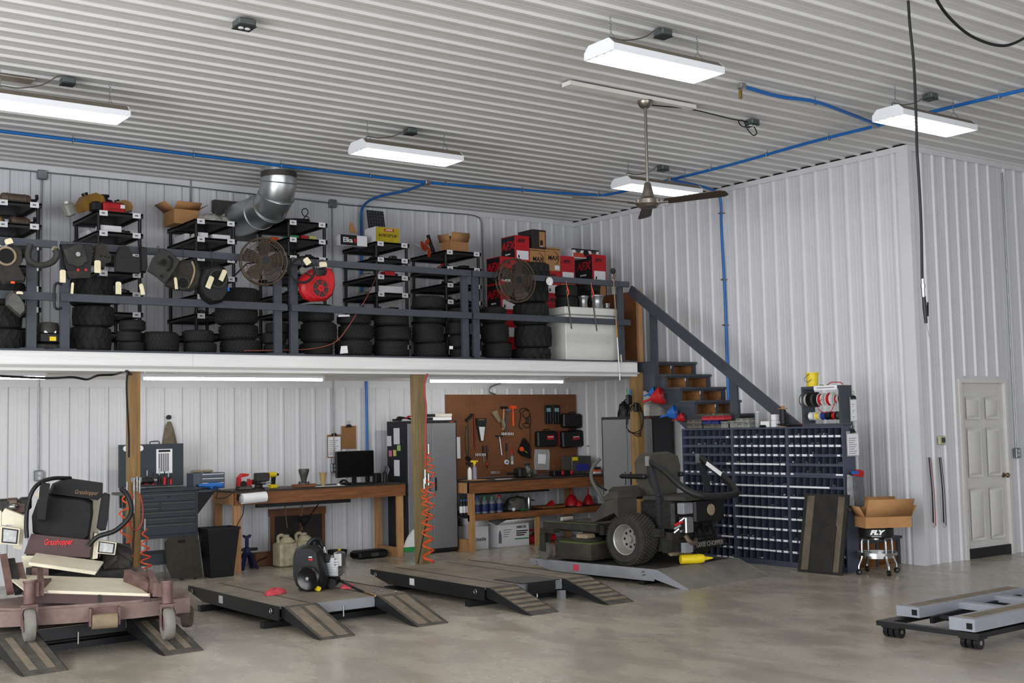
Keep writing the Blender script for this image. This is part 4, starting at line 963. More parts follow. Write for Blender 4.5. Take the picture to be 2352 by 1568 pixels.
# round fans
def wire_fan(px, py, rpx, lab, ry, rz, ypl, squash=1.):
    p = onY(px, py, ypl); r = rpx/ppm(p); t = thing('cooling_fan', lab, 'fan', p, rz, 'round wire guarded fans hung on the railing', 0, ry)
    for q in (1., .8, .6, .42, .25): MB().tor((0, -.06*(1-q*.7), 0), (0, 1, 0), r*q, .004 if q < 1 else .009, 32, 5).build('guard_ring', mat('brown_dusty_wire', '4a3d30', .6, .2, .2), t)
    MB().tor((0, .05, 0), (0, 1, 0), r, .008, 32, 5).build('guard_ring', MATS['brown_dusty_wire'], t)
    q = MB()
    for k in range(44):
        a = 2*math.pi*k/44; q.tube([(r*.12*math.cos(a), -.062, r*.12*math.sin(a)), (r*.55*math.cos(a), -.05, r*.55*math.sin(a)), (r*math.cos(a), -.0, r*math.sin(a)), (r*math.cos(a), .05, r*math.sin(a))], .0028, 4)
    q.build('guard_spokes', MATS['brown_dusty_wire'], t)['kind'] = 'stuff'
    MB().cyl((0, -.065, 0), (0, .06, 0), r*.17, n=20).build('hub', M_BLACK, t)
    for k in range(5):
        a = 2*math.pi*k/5+.3; b = MB(); b.M = Matrix.Rotation(-a, 4, 'Y') @ Matrix.Rotation(R(24), 4, 'X')
        b.prism([(r*.14, -.03), (r*.5, -r*.32), (r*.84, -r*.34), (r*.93, 0), (r*.82, r*.28), (r*.45, r*.2), (r*.14, .03)], 'y', -.002, .002); b.build('blade', mat('translucent_brown_blade', '3c342c', .5, 0, .2, 6), t)
    return t, r
t, r = wire_fan(606, 600, 54, 'round wire guarded fan hung between the shrouds and the steering wheel', 0, R(-8), HY-.05)
MB().tube([(-.30, .04, -.16), (-.16, .06, -.02), (0, .06, 0)], .009, 6).build('bracket_arm', M_DARK, t)
t, r = wire_fan(1186, 644, 50, 'round wire guarded fan tilted away in front of the red cartons', R(10), R(-2), HY-.06)
MB().tube([(-.30, .04, -.06), (-.2, .05, .03), (-.1, .06, .12), (0.02, .06, .16)], .010, 6).build('bracket_arm', M_DARK, t)
# steering wheel and red shroud
p = onY(694, 621, HY-.06); r = 28/ppm(p)
t = thing('steering_wheel', 'small black steering wheel hung in front of the red shroud', 'steering wheel', p, R(-15))
MB().tor((0, 0, 0), (0, 1, 0), r, .013, 32, 8).build('wheel_rim', M_RUBBER, t)
for a in (90, 210, 330): MB().bar((0, 0, 0), (r*math.cos(R(a)), 0, r*math.sin(R(a))), .012, .035, (0, 1, 0)).build('spoke', M_BLACK, t)
MB().cyl((0, -.025, 0), (0, .02, 0), .035, n=16).build('hub', M_GREYM, t)
tagcard(t, 706, 600, HY-.09, p, .065, .075, R(-35))
t, o = hung('recoil_shroud', 'bright red round engine shroud with a spoked grille', 'engine shroud', [(694, 640), (704, 628), (722, 616), (745, 613), (764, 616), (771, 628), (773, 655), (766, 678), (752, 690), (722, 691), (706, 684), (696, 668)], .10, M_RED, .14, None)
ringon(t, o, 736, 662, 22, M_RED, d=-.002, th=.012, solid=mat('dark_grille', '3a2a2a', .7, 0, .2))
c = onY(736, 662, HY)-o; rr = 22/ppm(onY(736, 662, HY))
for k in range(6):
    a = R(60*k+12); MB().bar((c.x, -.012, c.z), (c.x+rr*math.cos(a), -.012, c.z+rr*math.sin(a)), .008, .014, (0, 1, 0)).build('grille_spoke', M_RED, t)
MB().cyl((c.x, -.008, c.z), (c.x, -.018, c.z), rr*.35, n=18).build('grille_hub', M_RED, t)
shape([(722, 616), (745, 614), (752, 622), (748, 632), (728, 634)], HY-.012, .011, M_BLACK, 'black_cap', t, .1, o); tagcard(t, 742, 607, HY-.04, o, .09, .055, R(-6))
# small things at the frame edge
t, o = hung('carburettor_cover', 'small grey cast cover dangling below the mid rail', 'engine part', [(16, 680), (30, 666), (46, 676), (60, 700), (60, 716), (48, 728), (34, 716), (16, 700)], .06, M_GREYM, .2, G5, False, -.02)
tagcard(t, 45, 672, HY-.02, o, .06, .025)
t = thing('small_engine', 'small red and black engine standing between the two posts', 'engine', onZ(110, 797, DZT+.02)); t.location.y = 11.92; t.location.x = onY(110, 790, 11.92).x
MB().rb(-.11, .11, -.09, .09, .06, .17, .02).build('crankcase', M_BLACK, t); MB().lathe([(.10, .16), (.11, .20), (.09, .26), (.03, .27), (0, .27)], n=18).build('tank', M_WORN, t)
MB().cyl((.10, -.05, .10), (.13, -.05, .12), .05, n=14).build('red_pulley', M_RED, t); MB().bx(-.06, .05, -.095, -.091, .16, .18).build('white_label', M_PAPER, t)
MB().rb(-.13, .10, -.08, .08, 0, .06, .01).build('base', M_GREASE, t); MB().bx(-.01, .05, -.0945, -.0905, .085, .125).build('yellow_label', M_YELLOW, t)
t = thing('grab_handle', 'bent black grab handle hooked over the mid rail at the gap', 'handle', onY(130, 682, HY))
MB().tube(spline([(.05, 0, .12), (.0, 0, .13), (-.02, 0, .08), (-.02, 0, -.06), (.0, 0, -.11), (.05, 0, -.10)], 6), .012, 8).build('handle', M_BLACK, t)
# wire, thermometer, pry bars, pole
tag(MB().tube(spline([onY(870, 622, 12.9), onY(858, 650, 12.2), onY(838, 690, 11.82), onY(825, 710, 11.81), onY(800, 750, 11.81), onY(770, 785, 11.83), onY(720, 800, 11.835), onY(640, 804, 11.835), onY(560, 805, 11.835)], 8), .006, 6).build('red_wire', mat('faded_red_wire', '7d3f33', .6, 0, .1)), 'thin faded red wire trailing from a rack down across the rails', 'wire')
p = onY(1261, 646, 11.72)
t = thing('dial_thermometer', 'round white dial thermometer fixed to the top rail', 'thermometer', (p.x, 11.728, p.z))
MB().cyl((0, 0, 0), (0, -.018, 0), .058, n=28).build('case', M_WORN, t); MB().cyl((0, -.0185, 0), (0, -.021, 0), .053, n=28).build('dial', M_WHITE, t)
MB().bar((-.03, -.023, -.02), (.018, -.023, .014), .003, .004, (0, 1, 0)).build('needle', M_RED, t)
q = MB()
for k in range(12):
    a = R(-40+k*24); q.bar((.038*math.cos(a), -.0225, .038*math.sin(a)), (.047*math.cos(a), -.0225, .047*math.sin(a)), .002, .003, (0, 1, 0))
q.build('scale_marks', M_INK, t)
for i, (xa, ya, xb, yb) in enumerate(((1301, 662, 1313, 755), (1358, 665, 1371, 760))):
    a, b = onY(xa, ya, 11.71), onY(xb, yb, 11.70); t = thing('pry_bar', 'thin dark pry bar on an orange loop, %s' % ('nearer the thermometer' if not i else 'nearer the long pole'), 'pry bar', a)
    MB().tube([(0, 0, -.02), (b-a)*.5, b-a], [.006, .011, .009], 8).build('bar', M_GREYM, t)
    MB().tube(spline([(0, -.01, -.10), (.025, -.012, -.04), (.0, -.01, .03), (-.0, .0, .09), (.006, -.01, -.02), (.03, -.012, -.06), (.0, -.01, -.10)], 5), .004, 5).build('loop', M_ORANGE, t)
a, b = onY(1409, 640, 11.69), onY(1424, 873, 11.69)
t = thing('long_pole', 'long thin pole with a round knob leaning on the end of the railing', 'pole', b)
d = a-b
MB().tube([(0, 0, 0), d*.42], .008, 8).build('lower_pole', M_WHITE, t); MB().tube([d*.42, d*.58], .0095, 8).build('yellow_sleeve', mat('aged_yellow', 'a8782a', .5, 0, .15), t); MB().tube([d*.58, d*1.02], .008, 8).build('upper_pole', M_TAN, t)
MB().ell(d*1.03+Vector((.0, .0, .06)), .035, .035, .04).build('knob', M_DUST, t); MB().cyl(d*1.0, d*1.0+Vector((.03, 0, .05)), .018, n=10).build('clamp', M_RUST, t)
MB().prism([(.02, .33), (.035, .33), (.04, .24), (.03, .22), (.022, .26)], 'y', -.004, .004).build('cord_end', M_MANILA, t)
# ---------------------------------------------------------------- back wall: tool cart
M_CART = mat('charcoal_cart_enamel', '333a40', .45, .2, .08, 6)
M_CARTD = mat('cart_gap', '16191b', .7, 0, 0)
CX0, CX1, CY0, CY1 = 4.62, 5.33, 13.36, 13.82
t = thing('tool_cart', 'charcoal rolling tool cart with raised lid and drawers', 'tool cart', (CX0, CY0, 0))
W, D = CX1-CX0, CY1-CY0
MB().bx(0, W, 0, D, .47, .985).build('cabinet', M_CART, t)
MB().rb(-.01, W+.01, -.012, D, .985, 1.02, .006).build('top_rim', M_CART, t)
for (x0, x1, z0, z1) in ((.03, W-.03, .88, .965), (.03, .26, .825, .870), (.03, .26, .775, .817), (.275, W-.03, .775, .870), (.03, W-.03, .705, .765), (.03, W-.03, .635, .695), (.03, W-.03, .51, .625)):
    dr = MB().rb(x0, x1, -.012, -.001, z0, z1, .003).build('drawer', M_CART, t)
    MB().bx(x0+.01, x1-.01, -.02, -.0125, z1-.014, z1-.004).build('pull_lip', M_GREYM, dr)
MB().bx(.05, .20, -.0135, -.0125, .915, .925).build('lock_slot', M_CARTD, t)
MB().cyl((.36, -.012, .93), (.36, -.018, .93), .012, n=12).build('lock', M_CARTD, t)
for x in (.0, W-.05):
    for y in (0, D-.05): MB().bx(x, x+.05, y, y+.05, .10, .47).build('leg', M_CART, t); MB().cyl((x+.012, y+.025, .05), (x+.038, y+.025, .05), .05, n=16).build('caster', M_RUBBER, t)
MB().bx(0, W, 0, D, .18, .30).build('lower_tray', M_CART, t)
MB().bx(-.04, W-.0, D-.02, D+.03, 1.03, 1.52).build('lid', M_CART, t)
MB().tube(spline([(.32, D, 1.52), (.32, D, 1.545), (.36, D, 1.55), (.42, D, 1.55), (.43, D, 1.52)], 4), .006, 6).build('lid_handle', M_BLACK, t)
for x in (.03, .20):
    MB().cyl((x, D-.022, 1.475), (x, D-.03, 1.475), .032, n=20).build('white_dial', M_WHITE, t)
l = MB().bx(.385, .575, D-.024, D-.021, 1.18, 1.46).build('chart_sheet', M_PAPER, t)
MB().bx(.41, .55, D-.026, D-.0245, 1.425, 1.45).build('chart_heading', M_INK, l)
for k in range(5): MB().bx(.41+k*.026, .428+k*.026, D-.026, D-.0245, 1.20, 1.41).build('chart_column', M_PRINT, l)
MB().add([(W+.012, .0, .985), (W+.27, .0, .985), (W+.27, D, .985), (W+.012, D, .985), (W+.012, 0, .97), (W+.27, 0, .97), (W+.27, D, .97), (W+.012, D, .97)], [(0,1,2,3),(4,7,6,5),(0,4,5,1),(1,5,6,2),(2,6,7,3),(3,7,4,0)]).build('side_table', M_CART, t)
MB().prism([(W+.002, .70), (W+.002, .965), (W+.22, .965)], 'y', .03, .045).build('side_bracket', M_DARK, t)
MB().bx(-.14, -.011, .02, D-.05, .96, .99).build('side_tray', M_GREYM, t)
# tools standing in the cart
def handle_tool(lab, px, py0, py1, Y, r, m1, m2, lean=0, cat='hand tool', name='screwdriver'):
    b = onY(px, py1, Y); h = onY(px, py0, Y).z-b.z; t = thing(name, lab, cat, b, 0, 'hand tools around the cart', 0, R(lean))
    MB().lathe([(0, 0), (r, .004), (r*1.05, h*.3), (r*.8, h*.5), (r*.5, h*.55), (r*.45, h*.6)], n=12).build('grip', m1, t)
    MB().cyl((0, 0, h*.58), (0, 0, h), r*.35, n=8).build('shank', m2, t)
for i, (px, y0, y1, m, lab) in enumerate(((338, 1080, 1112, M_BLACK, 'black handled screwdriver standing nearest the post in the cart'), (352, 1084, 1114, M_RED, 'short red handled driver in the cart'), (366, 1075, 1114, M_BLACK, 'tall black handled tool with silver shank in the cart'), (378, 1082, 1113, M_RED, 'red handled driver in the middle of the cart'), (387, 1083, 1113, M_BLACK, 'black handled driver beside the last red one'), (392, 1090, 1113, M_RED, 'red handled driver nearest the small drawer cabinet'))):
    handle_tool(lab, px, y0, y1, 13.62, .019, m, M_SILVER if i % 2 == 0 else M_DARK)
t = thing('impact_wrench', 'dark impact wrench lying on the cart top', 'power tool', onY(340, 1113, 13.50))
MB().cyl((-.08, 0, .04), (.06, 0, .045), .035, n=14).build('motor', M_BLACK, t); MB().cyl((.06, 0, .045), (.10, 0, .047), .018, n=10).build('anvil', M_SILVER, t); MB().rb(-.05, .0, -.02, .02, .0, .03, .006).build('grip', M_RED, t)
t = thing('pliers_rack', 'bunch of black pliers hanging on the side of the cart', 'pliers', onY(278, 1125, 13.5))
for k in range(4):
    q = MB(); 
    for s in (-1, 1): q.tube(spline([(.02*k, .03*k, 0), (.02*k+s*.018, .03*k, -.08), (.02*k+s*.012, .03*k, -.2)], 4), .008, 6)
    q.build('pliers', M_BLACK if k % 2 else M_GREYM, t)
# drawer cabinet on the cart side table
p = onY(455, 1116, 13.66)
t = thing('drawer_cabinet', 'small grey steel drawer cabinet on the cart side table', 'drawer cabinet', (5.285, 13.60, 1.022)) 
t.location = (5.36, 13.56, .9855)
MB().rb(0, .38, 0, .22, 0, .185, .004).build('case', mat('blue_grey_enamel', '525a66', .45, .2, .06), t)
for k, (z0, z1) in enumerate(((.13, .178), (.08, .127), (.01, .076))):
    d = MB().rb(.085, .372, -.010, -.001, z0, z1, .002).build('drawer', MATS['blue_grey_enamel'], t); MB().bx(.10, .36, -.016, -.0105, z1-.012, z1-.005).build('drawer_pull', M_WHITE, d)
t2 = thing('work_gloves', 'pair of crumpled tan gloves lying on the drawer cabinet', 'gloves', (5.50, 13.66, .9855+.186))
for s in (-1, 1): MB().ell((s*.07, .01*s, .018), .075, .05, .018).build('glove', M_TAN, t2)
t = thing('heat_gun', 'blue heat gun lying on the side table with a looped cord', 'power tool', (5.555, 13.44, .9855))
MB().lathe([(0, 0), (.032, .005), (.036, .06), (.036, .15), (.025, .19), (.018, .24), (.018, .30), (0, .30)], (.11, 0, .037), (-1, 0, .04), 16).build('barrel', M_BLUE, t); MB().rb(-.05, .05, -.03, .03, .0, .05, .01).build('grip', M_BLUE, t)
MB().cyl((-.17, 0, .048), (-.205, 0, .05), .016, n=10).build('nozzle', M_BLACK, t)
MB().tube(spline([(-.02, -.03, .02), (.0, -.10, .02), (-.02, -.14, -.06), (-.03, -.14, -.10), (.10, -.14, -.09), (.22, -.12, -.01), (.30, -.05, .01)], 8), .006, 6).build('cord', M_BLACK, t)
# rag on a hook
p = onY(387, 958, YB-.03)
t = thing('hanging_rag', 'grey brown rag hanging from a black hook on the back wall', 'rag', (p.x, YB-.025, p.z))
MB().cyl((0, 0, 0), (0, -.03, 0), .028, n=18).build('hook_disc', M_BLACK, t)
q = MB(); n = 14; vs = []
for i, (z, r) in enumerate(((-.05, .02), (-.09, .035), (-.16, .055), (-.24, .07), (-.335, .085))):
    for k in range(n): u = 2*math.pi*k/n; rr = r*(1+.18*math.sin(5*u+i*.4)); vs.append((rr*math.cos(u), -.03+.45*rr*math.sin(u), z))
fs = [(i*n+k, i*n+(k+1) % n, i*n+n+(k+1) % n, i*n+n+k) for i in range(4) for k in range(n)] + [tuple(range(n)), tuple(range(4*n, 5*n))]
q.add(vs, fs).build('cloth', mat('soiled_cloth', '6d6253', .95, 0, .25, 14), t)
# mat and bin
def lean_board(name, lab, cat, outline, Y, th, m, lean, base):
    """flat sheet leaning back: outline surveyed on plane Y, tipped about its foot"""
    P = [onY(x, y, Y) for x, y in outline]; c = Vector((sum(p.x for p in P)/len(P), Y, base))
    t = thing(name, lab, cat, c, 0, None, R(-lean)); MB().prism([(p.x-c.x, p.z-base) for p in P], 'y', 0, th).build('sheet', m, t); return t, c
t, c = lean_board('kneeling_mat', 'worn dark brown kneeling mat with a grip slot leaning on the cart', 'mat', [(398, 1328), (466, 1326), (462, 1240), (456, 1230), (394, 1234), (384, 1246), (387, 1300)], 13.22, .035, mat('worn_foam', '37322c', .9, 0, .25, 14), 8, .0)
p = onY(422, 1243, 13.22)-c; MB().rb(p.x-.045, p.x+.04, -.004, -.0005, p.z-.014, p.z+.014, .001).build('grip_slot', M_BLKH, t)
t = thing('waste_bin', 'black tapered plastic waste bin beside the long workbench', 'bin', (5.545, 13.28, 0))
MB().add([(s*(.135+f*.055), q*(.10+f*.05), f*.55) for f in (0, 1) for s, q in ((-1,-1),(1,-1),(1,1),(-1,1))] + [(s*(.125+f*.052), q*(.09+f*.047), .02+f*.528) for f in (0, 1) for s, q in ((-1,-1),(1,-1),(1,1),(-1,1))],
  [(0,3,2,1),(0,1,5,4),(1,2,6,5),(2,3,7,6),(3,0,4,7),(4,5,13,12),(5,6,14,13),(6,7,15,14),(7,4,12,15),(8,9,13,12)[::-1],(9,10,14,13)[::-1],(10,11,15,14)[::-1],(11,8,12,15)[::-1],(8,9,10,11)]).build('bin_body', M_BLACK, t)
q = MB()
for (a, b, c, d) in ((-.20, .20, -.16, -.145), (-.20, .20, .145, .16), (-.20, -.185, -.145, .145), (.185, .20, -.145, .145)): q.bx(a, b, c, d, .535, .56)
q.build('rim', M_BLACK, t)
# ---------------------------------------------------------------- long workbench
def bench(name, lab, x0, x1, y0, y1, ztop, ap, legs, m):
    t = thing(name, lab, 'workbench', (x0, y0, 0), 0, 'timber workbenches along the back wall'); W, D = x1-x0, y1-y0
    MB().bx(-.005, W+.005, -.005, D, ztop-.02, ztop).build('worktop', mat('oily_worktop', '2e2925', .5, 0, .3, 7), t)
    MB().bx(0, W, 0, .04, ztop-.02-ap, ztop-.021).build('front_apron', m, t)
    for x in (0, W-.04): MB().bx(x, x+.04, .041, D, ztop-.02-ap, ztop-.021).build('end_apron', M_PINE, t)
    for (lx, ly) in legs: MB().bx(lx, lx+.09, ly, ly+.04, 0, ztop-.022 if ly > .05 else ztop-.022).build('leg', M_PINE, t)
    return t
b1 = bench('workbench', 'long timber workbench with a computer monitor on it', 5.83, 8.16, 13.48, 14.14, .945, .145, [(0.005, .042), (.005, .60), (2.23, .042), (2.23, .60)], M_BENCHW)
for x in (.02, 2.24): MB().bx(x, x+.04, .05, .64, .0, .12).build('foot_plate', M_PINE, b1)
MB().bx(.30, 1.55, .03, .10, .735, .775).build('light_bar', M_BLACK, b1)
BT = .9455
# paper towel roll
a = onY(549, 1146, 13.42); 
t = thing('paper_towel_roll', 'white paper towel roll fixed to the front of the workbench', 'paper towel', (a.x, 13.415, a.z), 0)
MB().cyl((.03, 0, 0), (.335, 0, .012), .062, n=24).build('roll', mat('tissue_white', 'e9e9ec', .9, 0, .02), t); MB().lathe([(.02, 0), (.04, .01), (.045, .03)], (-.0, 0, 0), (1, 0, 0), 16).build('end_cap', M_CLEAR, t); MB().bx(-.005, .012, 0, .06, -.02, .06).build('bracket', M_DARK, t)
def on1(px, Y=13.7, z=BT): return Vector((onY(px, 1110, Y).x, Y, z))
# vise, sander, drill
t = thing('bench_vise', 'black bench vise on the worktop corner beside the red sander', 'vise', on1(594, 13.62))
MB().lathe([(.075, 0), (.075, .015), (.05, .03), (.045, .06)], n=18).build('base', M_GREASE, t); MB().rb(-.055, .055, -.12, .10, .06, .12, .01).build('body', M_GREASE, t)
for y in (-.12, -.05): MB().rb(-.08, .08, y-.022, y+.022, .10, .20, .008).build('jaw', M_WORN, t)
MB().cyl((0, -.12, .085), (0, -.22, .085), .014, n=10).build('screw', M_SILVER, t); MB().cyl((-.07, -.21, .085), (.07, -.21, .085), .007, n=8).build('handle', M_SILVER, t)
t = thing('power_saw', 'red portable saw with an open handle on the workbench', 'power tool', on1(560, 13.68))
MB().rb(-.09, .09, -.05, .05, .0, .05, .01).build('shoe', M_GREYM, t); MB().prism([(-.09, .05), (.08, .05), (.10, .10), (.06, .13), (.05, .09), (-.04, .09), (-.05, .15), (.04, .165), (.06, .19), (-.03, .20), (-.08, .15)], 'y', -.035, .035).build('body', M_RED, t); MB().cyl((-.02, -.036, .07), (-.02, -.045, .07), .04, n=18).build('motor_cap', M_BLACK, t)
t = thing('cordless_drill', 'yellow and black cordless drill standing on the workbench', 'power tool', on1(627, 13.72), R(15))
MB().rb(-.05, .05, -.035, .035, 0, .05, .008).build('battery', M_YELLOW, t); MB().bar((0, 0, .05), (.01, 0, .14), .035, .045, (0, 1, 0)).build('grip', M_BLACK, t); MB().cyl((-.07, 0, .165), (.035, 0, .165), .034, n=16).build('motor', M_YELLOW, t); MB().cyl((.035, 0, .165), (.085, 0, .165), .022, .014, n=14).build('chuck', M_BLACK, t)
t = thing('gear_housing', 'upright grey gear housing standing on a timber block', 'machine part', on1(698, 13.70, BT+.036))
MB().lathe([(.07, 0), (.07, .012), (.03, .02), (.035, .06), (.055, .12), (.065, .15), (.065, .185), (.03, .185), (.03, .10), (0, .1)], n=20).build('bell', M_GREYM, t)
for k in range(8): a = R(45*k); MB().cyl((.06*math.cos(a), .06*math.sin(a), .01), (.06*math.cos(a), .06*math.sin(a), .03), .008, n=6).build('stud', M_GREASE, t)
tag(MB().rb(-.14, .14, -.06, .06, 0, .035, .004).build('timber_block', M_BENCHW, None, None, on1(698, 13.70)), 'flat timber block under the grey gear housing', 'block')
t = thing('paper_cone', 'tan paper mixing cone standing open on the workbench', 'cup', on1(742, 13.72))
MB().lathe([(.0, 0), (.022, 0), (.042, .14), (.048, .165), (.044, .165), (.02, .01), (0, .01)], n=20).build('cup', mat('tan_paper_cup', 'a98f5e', .7, 0, .08), t)
t = thing('computer_monitor', 'black computer monitor on the workbench', 'monitor', (onY(817, 1105, 13.82).x, 13.84, BT), R(6))
MB().rb(-.29, .29, -.02, .02, .085, .42, .006).build('casing', M_BLACK, t); MB().bx(-.28, .28, -.0215, -.0205, .10, .41).build('screen', mat('dark_display', '0a0a0c', .25, 0, 0), t); MB().bx(-.03, .03, .005, .03, .01, .10).build('stand_neck', M_BLACK, t); MB().rb(-.12, .12, -.08, .08, 0, .012, .004).build('stand_foot', M_SILVER, t)
t = thing('keyboard', 'black keyboard lying before the monitor', 'keyboard', (onY(832, 1110, 13.62).x, 13.60, BT), R(4)); MB().rb(-.20, .20, -.06, .06, 0, .018, .004).build('case', M_BLACK, t)
q = MB()
for i in range(4):
    for j in range(14): q.bx(-.19+j*.027, -.168+j*.027, -.05+i*.025, -.03+i*.025, .0182, .023)
q.build('keys', M_DARK, t)['kind'] = 'stuff'
t = thing('desk_phone', 'low black phone lying next to the keyboard', 'phone', (onY(800, 1110, 13.66).x-.02, 13.70, BT), R(20)); MB().rb(-.05, .05, -.07, .07, 0, .03, .008).build('base', M_BLACK, t); MB().tube(spline([(-.03, -.06, .035), (-.03, -.02, .055), (-.03, .02, .055), (-.03, .06, .035)], 4), .014, 8).build('handset', M_BLACK, t)
t = thing('tape_roll', 'small silver tape roll lying on papers on the workbench', 'tape', on1(778, 13.60)); MB().lathe([(.025, 0), (.04, 0), (.04, .022), (.025, .022)], n=20, close=True).build('roll', M_SILVER, t)
tag(MB().prism([(-.2, -.08), (.18, -.10), (.22, .06), (-.16, .09)], 'z', 0, .003).build('paper_sheet', M_PAPER, None, None, on1(755, 13.60)), 'white paper sheets spread on the workbench', 'paper')
t = thing('speaker_box', 'small black box speaker beside the blue air drop', 'speaker', on1(866, 13.95)); MB().rb(-.045, .045, -.05, .05, 0, .12, .01).build('box', M_BLACK, t); MB().cyl((0, -.05, .06), (0, -.054, .06), .03, n=18).build('cone', M_DARK, t)
t = thing('spray_can', 'dark spray can at the cabinet end of the workbench', 'can', on1(884, 13.75)); MB().lathe([(.03, 0), (.03, .12), (.02, .135), (.012, .14), (.012, .155), (0, .155)], n=16).build('can', M_DARK, t); 
# clipboards
def clipboard(x0, x1, y0, y1, lab, paper, Y, X=None, m=None):
    f = (lambda a, b: onX(a, b, X)) if X else (lambda a, b: onY(a, b, Y))
    a, b = f(x0, y0), f(x1, y1); c = (a+b)/2; t = thing('clipboard', lab, 'clipboard', c, 0 if not X else R(-90), 'clipboards hung on walls and shelves')
    w = abs((a-b).y if X else (a-b).x); h = abs(a.z-b.z)
    MB().rb(-w/2, w/2, -.004, .0, -h/2, h/2, .002).build('board', m or mat('clipboard_hardboard', '8a6238', .6, 0, .1), t)
    if paper:
        s = MB().bx(-w/2+.012, w/2-.006, -.007, -.0042, -h/2+.012, h/2-.03).build('paper_sheet', M_PAPER, t)
        for k in range(8): MB().bx(-w/2+.03, w/2-.04-.02*(k % 3), -.0078, -.0072, h/2-.08-k*h*.085, h/2-.074-k*h*.085).build('written_line', M_PRINT, s)
    MB().prism([(-.045, h/2-.02), (.045, h/2-.02), (.03, h/2+.012), (.012, h/2+.02), (-.012, h/2+.02), (-.03, h/2+.012)], 'y', -.016, -.0045).build('clip', M_DARK, t)
    if not X: MB().tor((0, -.008, h/2+.045), (0, 1, 0), .02, .003, 14, 5).build('hang_ring', M_SILVER, t)
clipboard(751, 783, 998, 1050, 'clipboard holding a written white sheet on the back wall', True, YB-.026)
clipboard(784, 818, 978, 1030, 'bare brown clipboard higher on the back wall', False, YB-.03)
# under the bench
a, b = onY(622, 1163, 14.14), onY(752, 1300, 14.14)
t = thing('screen_panel', 'timber framed dark twin panel standing under the workbench', 'panel', (a.x, 14.16, 0)); w = b.x-a.x; M_RB = mat('reddish_timber', '6d452c', .6, 0, .2, 6)
MB().bx(0, w, 0, .035, .57, .66).build('frame_rail', M_RB, t); MB().bx(0, w, 0, .035, .0, .06).build('frame_rail', M_RB, t)
for x in (.015, w*.52, w-.06): MB().bx(x, x+.045, 0, .035, .06, .57).build('frame_stile', M_RB, t)
for x0, x1 in ((.06, w*.52), (w*.52+.045, w-.06)): MB().bx(x0, x1, .012, .02, .06, .57).build('dark_panel', mat('dark_mesh', '2c2723', .8, 0, .15, 40), t)
tag(MB().rb(-.16, .16, -.08, .06, 0, .16, .006).build('timber_block', M_RB, None, None, (onY(607, 1300, 14.0).x, 13.98, 0)), 'stack of reddish timber offcuts on the floor under the bench', 'timber')
t = thing('jack_stand', 'dark blue steel jack stand under the workbench', 'jack stand', (onY(565, 1308, 13.75).x, 13.72, 0)); M_NAVY = mat('navy_enamel', '23264f', .45, .2, .15)
for sx, sy in ((-1,-1),(1,-1),(1,1),(-1,1)): MB().bar((sx*.10, sy*.09, 0), (sx*.03, sy*.025, .20), .05, .012, (sx, sy, 0)).build('leg', M_NAVY, t)
MB().rb(-.035, .035, -.03, .03, .17, .26, .008).build('collar', M_NAVY, t); MB().bx(-.018, .018, -.015, .015, .26, .37).build('ratchet_post', M_NAVY, t); MB().prism([(-.05, .40), (-.03, .37), (.03, .37), (.05, .40), (.04, .41), (0, .39), (-.04, .41)], 'y', -.025, .025).build('saddle', M_NAVY, t); MB().bx(-.13, .13, -.02, .02, .215, .25).build('cross_bar', M_DARK, t)
def jug(lab, px, py, Y, funnel=False):
    p = onY(px, py, Y); t = thing('oil_jug', lab, 'jug', (p.x, Y, 0), R(8), 'grimy white jugs under the bench'); M_J = mat('grimy_white_jug', 'b8b096', .6, 0, .3, 9, col2='8e8468')
    MB().rb(-.125, .125, -.10, .10, 0, .30, .025).build('body', M_J, t); MB().lathe([(.11, .295), (.07, .34), (.035, .36), (.035, .385), (0, .385)], (.02, 0, 0), (0, 0, 1), 18).build('shoulder', M_J, t)
    MB().tube(spline([(-.09, 0, .29), (-.10, 0, .36), (-.05, 0, .385), (-.01, 0, .36)], 5), .02, 8).build('handle', M_J, t); MB().cyl((.02, 0, .385), (.02, 0, .405), .033, n=14).build('cap', M_DARK, t)
    if funnel: return p
jug('grimy white oil jug with its handle up under the bench', 655, 1290, 13.62)
jug('second grimy white oil jug with the black funnel in its neck', 696, 1285, 13.72)
t = thing('black_funnel', 'black funnel standing in the neck of a white jug', 'funnel', (onY(696, 1285, 13.72).x+.02, 13.722, .405)); MB().lathe([(.012, 0), (.018, .06), (.05, .10), (.10, .16), (.102, .17), (.095, .165), (.045, .10), (.012, .05)], n=22).build('funnel', M_BLACK, t)
t = thing('drain_pan', 'small dark pan behind the engine on the lift', 'pan', (onY(775, 1290, 13.6).x, 13.6, 0)); MB().lathe([(.09, 0), (.12, .15), (.125, .15), (.095, .0)], n=20, close=True).build('pan', M_BLACK, t); MB().cyl((.03, 0, .12), (.03, 0, .16), .02, n=12).build('yellow_cap', M_YELLOW, t)
t = thing('tool_case', 'flat black tool case lying under the end of the bench', 'case', (onY(848, 1283, 13.75).x, 13.75, 0), R(3)); MB().rb(-.22, .22, -.13, .13, 0, .10, .025).build('shell', M_BLACK, t); MB().bx(-.05, .06, -.134, -.131, .03, .07).build('badge', M_GREYM, t); MB().bx(-.225, .225, -.132, .132, .052, .056).build('seam', M_DARK, t)
for i, pts in enumerate(([onY(655, 1160, 13.9), onY(657, 1190, 13.9), onY(660, 1212, 13.9)], [onY(693, 1155, 13.9), onY(695, 1170, 13.9), onY(692, 1180, 13.9), onY(696, 1190, 13.9)])):
    tag(MB().tube(spline(pts, 6), .006, 6).build('hanging_lead', M_GREYM), '%s grey lead dangling under the workbench' % ('longer', 'shorter')[i], 'lead')
